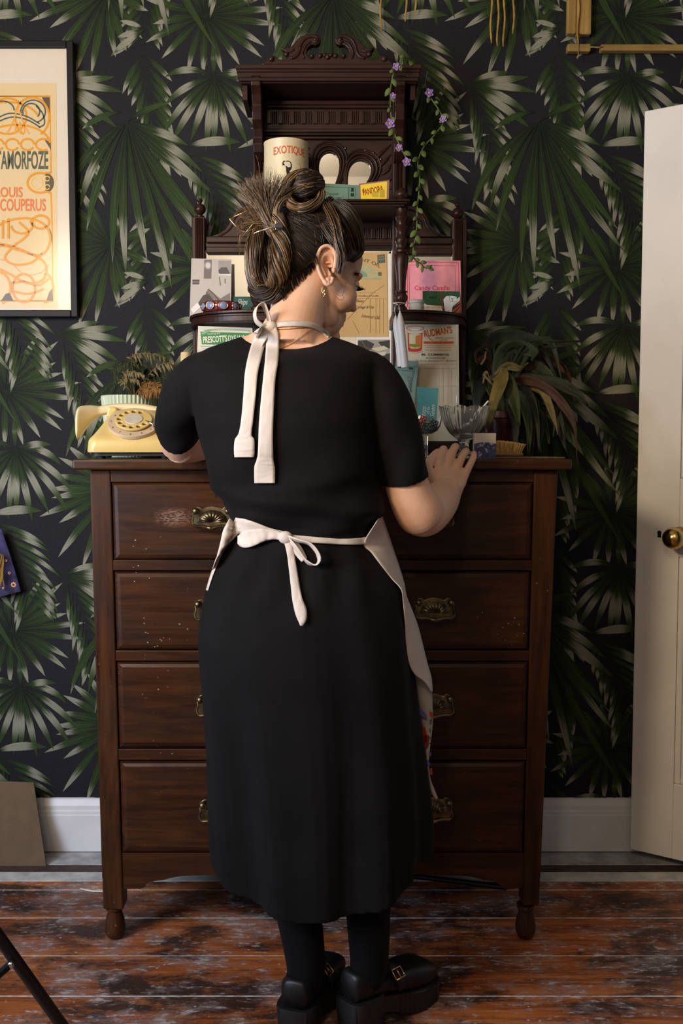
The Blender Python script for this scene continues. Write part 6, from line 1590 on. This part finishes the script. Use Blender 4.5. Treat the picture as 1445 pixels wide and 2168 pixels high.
# shell
nu, nv = 180, 110; vs = []; keep = {}; b = MB(); cols = []
for i in range(nv + 1):
    th = math.pi * i / nv
    for j in range(nu):
        a = 2 * math.pi * j / nu; d = (math.sin(th)*math.cos(a), math.sin(th)*math.sin(a), math.cos(th)); p = surf(d)
        vs.append(p)
okv = [p[2] > hline(p[1]) - .002 for p in vs]
idx = {}
for i in range(nv):
    for j in range(nu):
        q = (i*nu + j, (i+1)*nu + j, (i+1)*nu + (j+1) % nu, i*nu + (j+1) % nu)
        if all(okv[k] for k in q):
            f = []
            for k in q:
                if k not in idx:
                    idx[k] = len(b.v); p = vs[k]; edge = p[2] - hline(p[1]); kk = 1 - .055 * math.exp(-max(0, edge) / .012); pp = HCn + (p - HCn) * kk
                    b.v.append(tuple(hp(*pp))); cols.append((*TONES['d'], 1))
                f.append(idx[k])
            if i: b.f.append(tuple(f))
            else: b.f.append(tuple(f[1:]) if f[0] == f[3] else tuple(f))
b.a = {'tint': cols}
hair = obj('hair', b, M['hair'], WO, smooth=True, solid=.004)
# combed strands over the shell
S = Strands(); bun_d = np.array((0,-.37,.93)); tw_d = np.array((-.04,-.90,.40))
def slerp(a, c, t):
    a = a / np.linalg.norm(a); c = c / np.linalg.norm(c); o = math.acos(max(-1, min(1, float(a @ c))))
    return a if o < 1e-4 else (math.sin((1-t)*o) * a + math.sin(t*o) * c) / math.sin(o)
cnt = 0
while cnt < 2600:
    d = np.array([hrnd.gauss(0,1) for _ in range(3)]); d /= np.linalg.norm(d); p = surf(d)
    if p[2] < hline(p[1]) + .001: continue
    front = p[1] > -.005 or p[2] > .105
    tgt = bun_d if front else tw_d
    tgt = tgt + np.array([hrnd.gauss(0,.07) for _ in range(3)])
    # prefer starts near the hairline
    if hrnd.random() < .55:
        for _ in range(40):
            d2 = slerp(tgt, d, 1.06 ** (_ + 1)) if False else d + (d - tgt / np.linalg.norm(tgt)) * .03; d2 /= np.linalg.norm(d2); p2 = surf(d2)
            if p2[2] < hline(p2[1]) + .0015: break
            d = d2
    lift = hrnd.uniform(.995, 1.028); ph = hrnd.uniform(0, 6.3); P = []
    for i in range(13):
        t = i / 12 * hrnd.uniform(.98, 1.0); dd = slerp(d, tgt, t); e = surf(dd); edge = max(0, e[2] - hline(e[1])); kk = 1 - .05 * math.exp(-edge / .010)
        q = surf(dd, lift * kk + .008 * math.sin(t * math.pi) + .0035 * math.sin(t * 9 + ph)); P.append(hp(*q))
    S.add(P, .0011, .0009, tone({'d': 58, 'm': 26, 'g': 10, 'l': 4, 'a': 2} if front else {'d': 74, 'm': 20, 'g': 4, 'l': 2})); cnt += 1
S.make('combed_strands', hair, kind='stuff')
# bundles along photo-measured guides
def bundle(S, guide, n, twist, mix, fray=0.0, r0=.0010, r1=.0008, seg=3, steps=26, jag=.12, hollow=.25):
    G = spline([(*W(x, y, Y), rr * Y / F) for x, y, Y, rr in guide], steps); C = [Vector(g[:3]) for g in G]; R = [g[3] for g in G]; fr = []; up = None
    for i in range(steps):
        t = (C[min(i+1, steps-1)] - C[max(i-1, 0)]).normalized()
        if up is None: up = Vector((0, -1, .1))
        x = t.cross(up); x = x.normalized() if x.length > .01 else Vector((1,0,0)); up = x.cross(t).normalized(); fr.append((x, up))
    for _ in range(n):
        a0 = hrnd.uniform(0, 2*math.pi); k = math.sqrt(hrnd.uniform(hollow, 1)); ph = hrnd.uniform(0, 6); t0 = hrnd.uniform(0, .06); t1 = hrnd.uniform(1 - fray * .5, 1.0); P = []
        fx, fy = hrnd.gauss(0, fray), hrnd.gauss(0, fray)
        for i in range(steps):
            t = lerp(t0, t1, i / (steps - 1)); s = t * (steps - 1); q = min(int(s), steps - 2); w_ = s - q
            c = C[q].lerp(C[q+1], w_); r_ = lerp(R[q], R[q+1], w_); x, u = fr[q]
            a = a0 + twist * t; kk = k * (1 + jag * math.sin(t * 7 + ph)) ; e = t ** 2.2
            P.append(c + x * (r_ * kk * math.cos(a) + fx * e * r_ * 2) + u * (r_ * kk * math.sin(a) + fy * e * r_ * 1.2))
        S.add(P, r0, r1, tone(mix), seg)
TW = Strands(); YT_ = 1.955
gold = {'d': 8, 'm': 24, 'g': 38, 'l': 20, 'a': 10}; darkm = {'d': 60, 'm': 28, 'g': 10, 'l': 2}; ash = {'m': 30, 'g': 26, 'l': 20, 'a': 24}
def core(guide, tonek='m', k=.86, steps=22):
    G = spline([(*W(x, y, Y), rr * Y / F) for x, y, Y, rr in guide], steps); n0 = len(TW.mb.v); TW.mb.tube([Vector(g[:3]) for g in G], [g[3] * k for g in G], 14); TW.c += [(*TONES[tonek], 1)] * (len(TW.mb.v) - n0)
g1 = [(585,452,1.95,12),(590,482,1.94,17),(596,520,1.935,21),(592,560,1.935,22),(586,592,1.94,19),(572,612,1.945,12)]
g2 = [(560,455,1.96,10),(546,490,1.955,15),(537,530,1.95,17),(535,570,1.95,16),(540,600,1.95,15),(552,622,1.95,13)]
g3 = [(534,598,1.955,10),(545,617,1.95,17),(568,625,1.945,19),(590,615,1.945,17),(602,592,1.95,12)]
g4 = [(552,470,1.965,12),(548,520,1.965,14),(552,570,1.965,16),(565,610,1.96,14)]
for g_, k in ((g1,'m'),(g2,'m'),(g3,'d'),(g4,'d')): core(g_, k)
bundle(TW, g1, 420, 5.5, gold); bundle(TW, g2, 320, 1.2, gold); bundle(TW, g3, 360, 2.6, darkm); bundle(TW, g4, 120, .6, darkm)
# tail sprays upward out of the twist
bundle(TW, [(580,500,1.945,9),(566,468,1.945,11),(553,435,1.945,14),(541,405,1.945,19),(526,374,1.945,20)], 560, .7, ash, .42, .0006, .0002, jag=.22)
bundle(TW, [(578,490,1.95,8),(576,460,1.95,11),(578,430,1.95,13),(587,402,1.95,17),(604,372,1.95,20)], 400, -.6, {'m': 34, 'd': 16, 'g': 24, 'l': 14, 'a': 12}, .5, .0006, .0002, jag=.22)
bundle(TW, [(590,470,1.94,5),(584,450,1.94,7),(592,430,1.945,7),(606,420,1.95,6),(620,425,1.96,4)], 70, .6, {'a': 60, 'l': 25, 'g': 15}, .1)
bundle(TW, [(566,480,1.95,6),(540,470,1.95,12),(515,462,1.95,20),(495,462,1.95,24)], 110, 2.0, {'g': 40, 'l': 30, 'm': 30}, .9, .0005, .0002, jag=.5)
TW.make('french_twist', hair, kind='stuff')
# top knot
BN = Strands(); bc_ = W(645, 393, 1.985); ax = (hu * .9 - hf * .45).normalized(); b1 = ax.cross(hr).normalized(); b2 = ax.cross(b1).normalized()
n0 = len(BN.mb.v); R3 = Matrix((b1, b2, ax)).transposed()
BN.mb.ell(bc_, (.0345,.0345,.026), R3, 24, 14); BN.c += [(*TONES['d'], 1)] * (len(BN.mb.v) - n0)
for i in range(520):
    tilt = hrnd.gauss(0, .32); az = hrnd.uniform(0, 6.28); h = hrnd.uniform(-.8, .85); nrm = (Vector((math.sin(tilt)*math.cos(az), math.sin(tilt)*math.sin(az), math.cos(tilt)))).normalized()
    e1 = nrm.cross(Vector((1,0,.1))).normalized(); e2 = nrm.cross(e1); a0 = hrnd.uniform(0, 6.28); da = hrnd.uniform(1.6, 4.2); rr_ = math.sqrt(1 - h*h); P = []; kk = hrnd.uniform(1.0, 1.10)
    for k in range(16):
        a = a0 + da * k / 15; q = (e1 * math.cos(a) + e2 * math.sin(a)) * rr_ + nrm * (h + .25 * math.sin(a * .5)); q.normalize()
        P.append(bc_ + R3 @ Vector((q.x * .0362 * kk, q.y * .0362 * kk, q.z * .029 * kk)))
    BN.add(P, .0010, .0008, tone({'d': 46, 'm': 32, 'g': 15, 'l': 7} if h < .2 else {'d': 70, 'm': 24, 'g': 6}))
for (x0, y0_, x1, y1_, x2, y2_, x3, y3_) in ((606,420,607,388,628,372,650,366), (610,428,640,442,672,428,682,405), (605,400,612,430,640,440,676,426)):
    bundle(BN, [(x0,y0_,1.965,7),(x1,y1_,1.955,10),(x2,y2_,1.96,10),(x3,y3_,1.975,7)], 130, 1.5, gold)
bundle(BN, [(690,420,2.0,9),(700,432,2.0,11),(712,452,1.99,9)], 80, .8, darkm, .5, .0009, .0003)
BN.make('top_knot', hair, kind='stuff')
# loose locks at the temple and nape
LK = Strands(); E_ = lambda l: [(x, y, Y, r_) for x, y, Y, r_ in l]
bundle(LK, [(690,432,1.96,10),(708,470,1.935,11),(716,510,1.925,10),(722,545,1.925,8),(716,582,1.93,3)], 110, .8, {'d': 30, 'm': 34, 'g': 26, 'l': 10}, .25, .0008, .0004)
bundle(LK, [(705,428,1.98,14),(738,456,1.97,17),(754,496,1.975,15),(757,530,1.985,11),(742,551,1.98,6)], 260, .6, {'d': 60, 'm': 30, 'g': 10}, .1)
bundle(LK, [(690,470,1.95,18),(712,505,1.94,17),(732,532,1.95,12),(730,548,1.95,6)], 160, .4, darkm, .1)
for pts in ([(695,588,1.93,1),(700,612,1.93,1),(716,634,1.935,1),(727,632,1.94,1),(724,618,1.945,1)], [(696,590,1.93,1),(706,616,1.93,1),(722,626,1.935,1),(728,612,1.945,1)], [(632,612,1.95,1),(655,640,1.945,1),(676,668,1.94,1)], [(745,640,2.0,1),(748,652,2.0,1),(749,662,2.0,1)]):
    bundle(LK, pts, 3, .8, {'m': 50, 'g': 50}, .3, .00026, .00015)
for _ in range(130):
    x, y = hrnd.uniform(600, 676), 0; y = 630 - (x - 602) * 1.0; y += hrnd.uniform(-4, 8); x2, y2_ = x - hrnd.uniform(5, 20), y - hrnd.uniform(18, 36)
    loc = BB.ray_cast(CAM, ray(x, y))[0]
    if loc: bundle(LK, [(x, y, loc.y - .001, 1.2), (x - 5, y - 14, loc.y - .004, 1.5), (x2, y2_, loc.y - .009, 1.5)], 3, .3, {'d': 60, 'm': 40}, .2, .00035, .0004, steps=8)
LK.make('loose_locks', hair, kind='stuff')
# silver hair pin and gilt wire clip
pin = obj('hair_pin', MB().tube([W(x, y, Y) for x, y, Y in spline([(535,495,1.915),(550,489,1.912),(568,484,1.912),(584,480,1.915)], 12)], [.0006 + .0020 * i / 11 for i in range(12)], 10), M['silver'], hair, smooth=True, label='silver spike hair pin with a dark jewel')
c = W(590, 479, 1.913); obj('jewel', MB().box(c.x - .008, c.x + .008, c.y - .004, c.y + .004, c.z - .0045, c.z + .0045), plain('jet_stone', (.02,.018,.02), .15), pin, bevel=.001)
obj('prong', MB().tube([W(583,486,1.910), W(583,468,1.912)], .0009, 6), M['silver'], pin)
q = [W(x, y, Y) for x, y, Y in ((485,463,1.94),(510,452,1.935),(534,440,1.93),(546,462,1.94),(520,492,1.95),(505,486,1.95),(485,463,1.94))]
obj('wire_clip', MB().tube(q, .0010, 8), M['gold'], hair, smooth=True, label='gilt wire clip caught in the loose tail of hair')

# ------------------------------------------------------------------ jewellery
AL = MB(); AL.merge(D); AL.merge(BD); AB = AL.bvh()
def on(px, py, off=.003, b=None, fb=1.85):
    d = ray(px, py); hit = (b or AB).ray_cast(CAM, d.normalized())
    p = hit[0] if hit[0] is not None else W(px, py, fb); return p - d.normalized() * off
ew = W(686, 608, 1.945)
er = thing('x','','',(0,0,0)); bpy.data.objects.remove(er)
hoop = [ew + Vector((.0042 * math.cos(a) , -.004, .0075 * math.sin(a) - .006)) for a in [math.radians(100 + 250 * i / 16) for i in range(17)]]
ear_ = obj('earring', MB().tube(hoop, .0008, 6), M['gold'], WO, smooth=True, label='small gold drop earring')
dr = MB(); 
for x, y, r_ in ((687,616,.0028),(684,620,.0022),(688,623,.0022),(686,627,.0018)): dr.ell(W(x, y, 1.940), (r_, r_*.7, r_*1.3), nu=10, nv=7)
obj('drop', dr, M['gold'], ear_, smooth=True, kind='stuff')
def chain(name, pts, n, r_):
    P = [on(x, y, .0022) for x, y in spline(pts, n)]; b = MB()
    for i, p in enumerate(P):
        t = (P[min(i+1, n-1)] - P[max(i-1, 0)]).normalized(); b.tube([p - t * r_ * 1.4, p, p + t * r_ * 1.4], [r_*.55, r_, r_*.55], 6)
    obj(name, b, M['gold'], WO, smooth=True, kind='stuff')
chain('necklace', [(588,697),(610,696),(635,694),(655,693),(672,698)], 46, .0011)
chain('necklace', [(582,742),(605,733),(628,719),(650,703),(668,695)], 60, .0008)

# ------------------------------------------------------------------ apron: neck tie, bow, waist tie, skirt panels
apr = obj('apron', MB().add([(0,0,0)], []) and MB() or MB(), M['apron'], WO) if False else None
rows = []
for py in list(range(1112, 1690, 24)) + [1690]:
    off = .007 + .012 * max(0, (py - 1300) / 400.0); rows.append([dpt(min(py, 1832), lerp(.30, math.pi - .62, j / 40.0), off) for j in range(41)])
ab = MB().grid(rows)
bib = []
for py in range(800, 1113, 26):
    h = lerp(.95, 1.25, (py - 800) / 312.0); bib.append([dpt(py, math.pi/2 + lerp(-h, h, j / 20.0), .006) for j in range(21)])
ab.grid(bib)
apron = obj('apron', ab, M['apron'], WO, smooth=True, solid=.0016, label='cream cotton apron with a printed hem')
def ribbon(name, pts, off=.004, nc=5, n=None, crease=.0012, parent=apron, lift=None, seed=0):
    n = n or max(14, len(pts) * 7); P = spline(pts, n); rows = []
    for i in range(n):
        x, y, w_ = P[i][:3]; tx = P[min(i+1, n-1)] - P[max(i-1, 0)]; tx = tx[:2] / (np.hypot(*tx[:2]) + 1e-9); nx, ny = -tx[1], tx[0]; row = []
        o = off if lift is None else off + float(np.interp(i / (n-1), [k for k, _ in lift], [q for _, q in lift]))
        for j in range(nc):
            u = j / (nc - 1) * 2 - 1; px, py = x + nx * w_ / 2 * u, y + ny * w_ / 2 * u
            row.append((px, py, u, o))
        rows.append(row)
    # depth: smoothed surface depth along the ribbon
    dep = np.array([[on(px, py, 0).y for px, py, u, o in r_] for r_ in rows]); 
    for _ in range(3):
        d2 = dep.copy(); d2[1:-1] = (dep[:-2] + 2*dep[1:-1] + dep[2:]) / 4; dep = np.minimum(d2, dep + .004)
    out = []
    for i, r_ in enumerate(rows):
        out.append([W(px, py, dep[i][j] - o - crease * noise.noise((i * .35 + seed, u * 1.6, seed)) - crease * (1 - u*u)) for j, (px, py, u, o) in enumerate(r_)])
    return obj(name, MB().grid(out), M['apron'], parent, smooth=True, solid=.0016)
# neck strap and tails
ribbon('neck_strap', [(578,690,9),(600,686,11),(630,685,12),(660,689,11),(684,700,10),(697,712,9)], .004)
ribbon('neck_strap', [(566,692,9),(553,697,9),(540,706,8)], .005)
ribbon('tie_tail', [(566,690,18),(553,712,25),(542,745,28),(532,790,27),(528,840,26),(523,890,25),(519,918,27),(518,930,40),(517,945,43),(517,958,43),(517,968,41)], .006, 7, 60, seed=3)
ribbon('tie_tail', [(574,690,18),(577,715,26),(575,760,28),(570,800,26),(566,850,28),(563,900,30),(562,955,32),(561,975,36),(560,988,43),(560,1005,44),(560,1023,43)], .0075, 7, 64, seed=8)
def loop3(name, pts, w_, seed=0, parent=apron, axis=Vector((.35,-.8,.2))):   # a standing loop of ribbon: pts (px,py,Y)
    P = [W(*p) for p in spline(pts, 30)]; rows = []
    for i, p in enumerate(P):
        t = (P[min(i+1, 29)] - P[max(i-1, 0)]).normalized(); sd = (axis - t * axis.dot(t)).normalized()
        rows.append([p + sd * w_ * u + t.cross(sd) * .0012 * noise.noise((i*.3, u*2, seed)) for u in (-.5,-.25,0,.25,.5)])
    return obj(name, MB().grid(rows), M['apron'], parent, smooth=True, solid=.0018)
ky = on(568, 690, .012).y
loop3('bow_loop', [(568,692,ky),(556,690,ky-.006),(543,680,ky-.014),(539,664,ky-.018),(545,648,ky-.016),(556,644,ky-.012),(563,656,ky-.008),(568,672,ky-.004),(572,688,ky)], .016, 1)
ky2 = on(556, 730, .006).y
loop3('bow_loop', [(574,694,ky),(566,712,ky2),(556,728,ky2-.006),(549,742,ky2-.008),(553,751,ky2-.004),(562,747,ky2),(567,730,ky2),(574,700,ky)], .014, 2)
kn = on(573, 691, .010); obj('knot', MB().ell(kn, (.0125,.009,.011), Matrix.Rotation(.4, 3, 'Y'), 18, 11), M['apron'], apron, smooth=True)
# waist tie, bow
ribbon('waist_tie', [(612,1139,14),(650,1142,13),(690,1145,12),(730,1147,12),(762,1146,14),(775,1144,15)], .005, 5, 40, seed=4)
ribbon('waist_tie', [(600,1134,18),(570,1128,20),(540,1122,30),(512,1115,34),(494,1108,26)], .005, 5, 34, seed=5)
ribbon('bow_end', [(604,1137,16),(580,1132,20),(555,1133,28),(530,1139,36),(514,1143,33),(503,1143,16)], .011, 7, 34, seed=6, crease=.003)
ribbon('bow_tail', [(606,1140,14),(613,1165,14),(619,1200,16),(624,1235,18),(629,1268,21),(636,1292,25),(639,1310,20),(638,1325,5)], .008, 6, 44, seed=7, crease=.002)
wy = on(608, 1138, .010).y; w2 = on(650, 1170, .010).y
loop3('bow_loop', [(610,1138,wy),(632,1145,w2-.008),(655,1152,w2-.014),(670,1168,w2-.018),(675,1184,w2-.018),(668,1195,w2-.014),(654,1193,w2-.010),(640,1180,w2-.006),(626,1160,w2-.004),(610,1142,wy)], .015, 3)
ribbon('bow_fold', [(608,1138,14),(620,1150,18),(632,1168,20),(644,1186,14)], .007, 5, 20, seed=9)
kn = on(604, 1138, .009); obj('knot', MB().ell(kn, (.0135,.010,.012), None, 18, 11), M['apron'], apron, smooth=True)
# left hip edge
ribbon('hip_edge', [(500,1108,34),(486,1128,30),(474,1150,16),(465,1172,9),(456,1196,6),(446,1224,5),(438,1250,4)], .006, 5, 40, seed=11)
# right side panel: the turned back edge, then the fold that shows the print
def panel(name, rws, parent=apron, ny=9, n=60, seed=0, amp=.002, mat=None):
    A = spline([(*r_[0], *r_[1]) for r_ in rws], n); rows = []
    for i, r_ in enumerate(A):
        a, c = W(*r_[:3]), W(*r_[3:6]); row = []
        for j in range(ny):
            t = j / (ny - 1); p = a.lerp(c, t); p.y += -.008 * math.sin(math.pi * t) + amp * noise.noise((i * .12 + seed, t * 2.5, seed)); row.append(p)
        rows.append(row)
    return obj(name, MB().grid(rows), mat or M['apron'], parent, smooth=True, solid=.0014)
def so(x, y, o=.006): return (x, y, on(x, y, o).y)
panel('side_panel', [(so(797,1104),(806,1085,1.93)),(so(770,1150),(824,1138,1.93)),(so(786,1170),(834,1168,1.93)),(so(806,1196),(846,1204,1.93)),(so(828,1224),(855,1234,1.925)),((849,1248,1.845),(860,1262,1.915)),((853,1275,1.85),(871,1290,1.915)),
      ((857,1320,1.852),(884,1325,1.92)),((860,1370,1.856),(896,1372,1.92)),((866,1405,1.862),(905,1408,1.92)),((878,1428,1.87),(912,1432,1.92)),((898,1443,1.88),(914,1450,1.915)),((908,1456,1.89),(915,1466,1.905))], seed=2, n=90)
def su(x, y): return (x, y, on(x, y, .004, fb=1.90).y)
m = NT('printed_cotton'); v = m.coord(); 
m.set(base=m.ramp(m.noise(v, 14, 3), [(.3,(.42,.37,.33,1)),(.7,(.56,.50,.45,1))]), rough=.85); m.bump(m.noise(v, 500, 2), .2, .001)
panel('side_panel', [((828,1228,1.905),(853,1252,1.93)),((834,1265,1.905),(858,1290,1.925)),((846,1310,1.91),(861,1330,1.925)),((856,1360,1.915),(864,1375,1.925)),((866,1410,1.92),(886,1425,1.925)),((872,1440,1.93),(911,1458,1.925)),((878,1480,1.94),(915,1492,1.925)),((884,1520,1.945),(916,1530,1.925)),
      ((889,1560,1.945),(911,1572,1.925)),((891,1600,1.945),(907,1615,1.925)),((895,1640,1.945),(910,1645,1.925)),((903,1668,1.94),(917,1666,1.925)),((918,1688,1.93),(926,1690,1.925))], seed=5, n=90, mat=m.m)
def patch(pts, Y, col):
    q = [W(x, y, Y) for x, y in pts]; b = MB(); b.add(q, [tuple(f) for f in tessellate_polygon([q])]); obj('printed_patch', b, ink(*col), apron)
for pts, col in (([(890,1535),(899,1540),(903,1555),(908,1558),(906,1580),(900,1584),(892,1562)], (150,40,30)), ([(898,1556),(907,1560),(905,1576),(899,1574)], (196,54,30)),
    ([(908,1506),(916,1509),(917,1519),(910,1517)], (190,64,50)), ([(909,1628),(914,1626),(915,1640),(909,1640)], (186,74,56)), ([(884,1494),(893,1503),(903,1515),(902,1523),(892,1516),(884,1508)], (92,98,150)), ([(893,1612),(905,1608),(911,1618),(906,1622),(896,1620)], (96,104,160)),
    ([(907,1594),(912,1592),(912,1600),(907,1602)], (92,100,150)), ([(909,1523),(914,1522),(913,1531),(909,1532)], (110,100,110)), ([(908,1542),(911,1542),(911,1550),(908,1550)], (100,110,160)), ([(909,1560),(911,1560),(911,1564),(909,1564)], (60,60,80)), ([(909,1572),(911,1572),(911,1576),(909,1576)], (60,60,80))):
    patch(pts, 1.918, col)
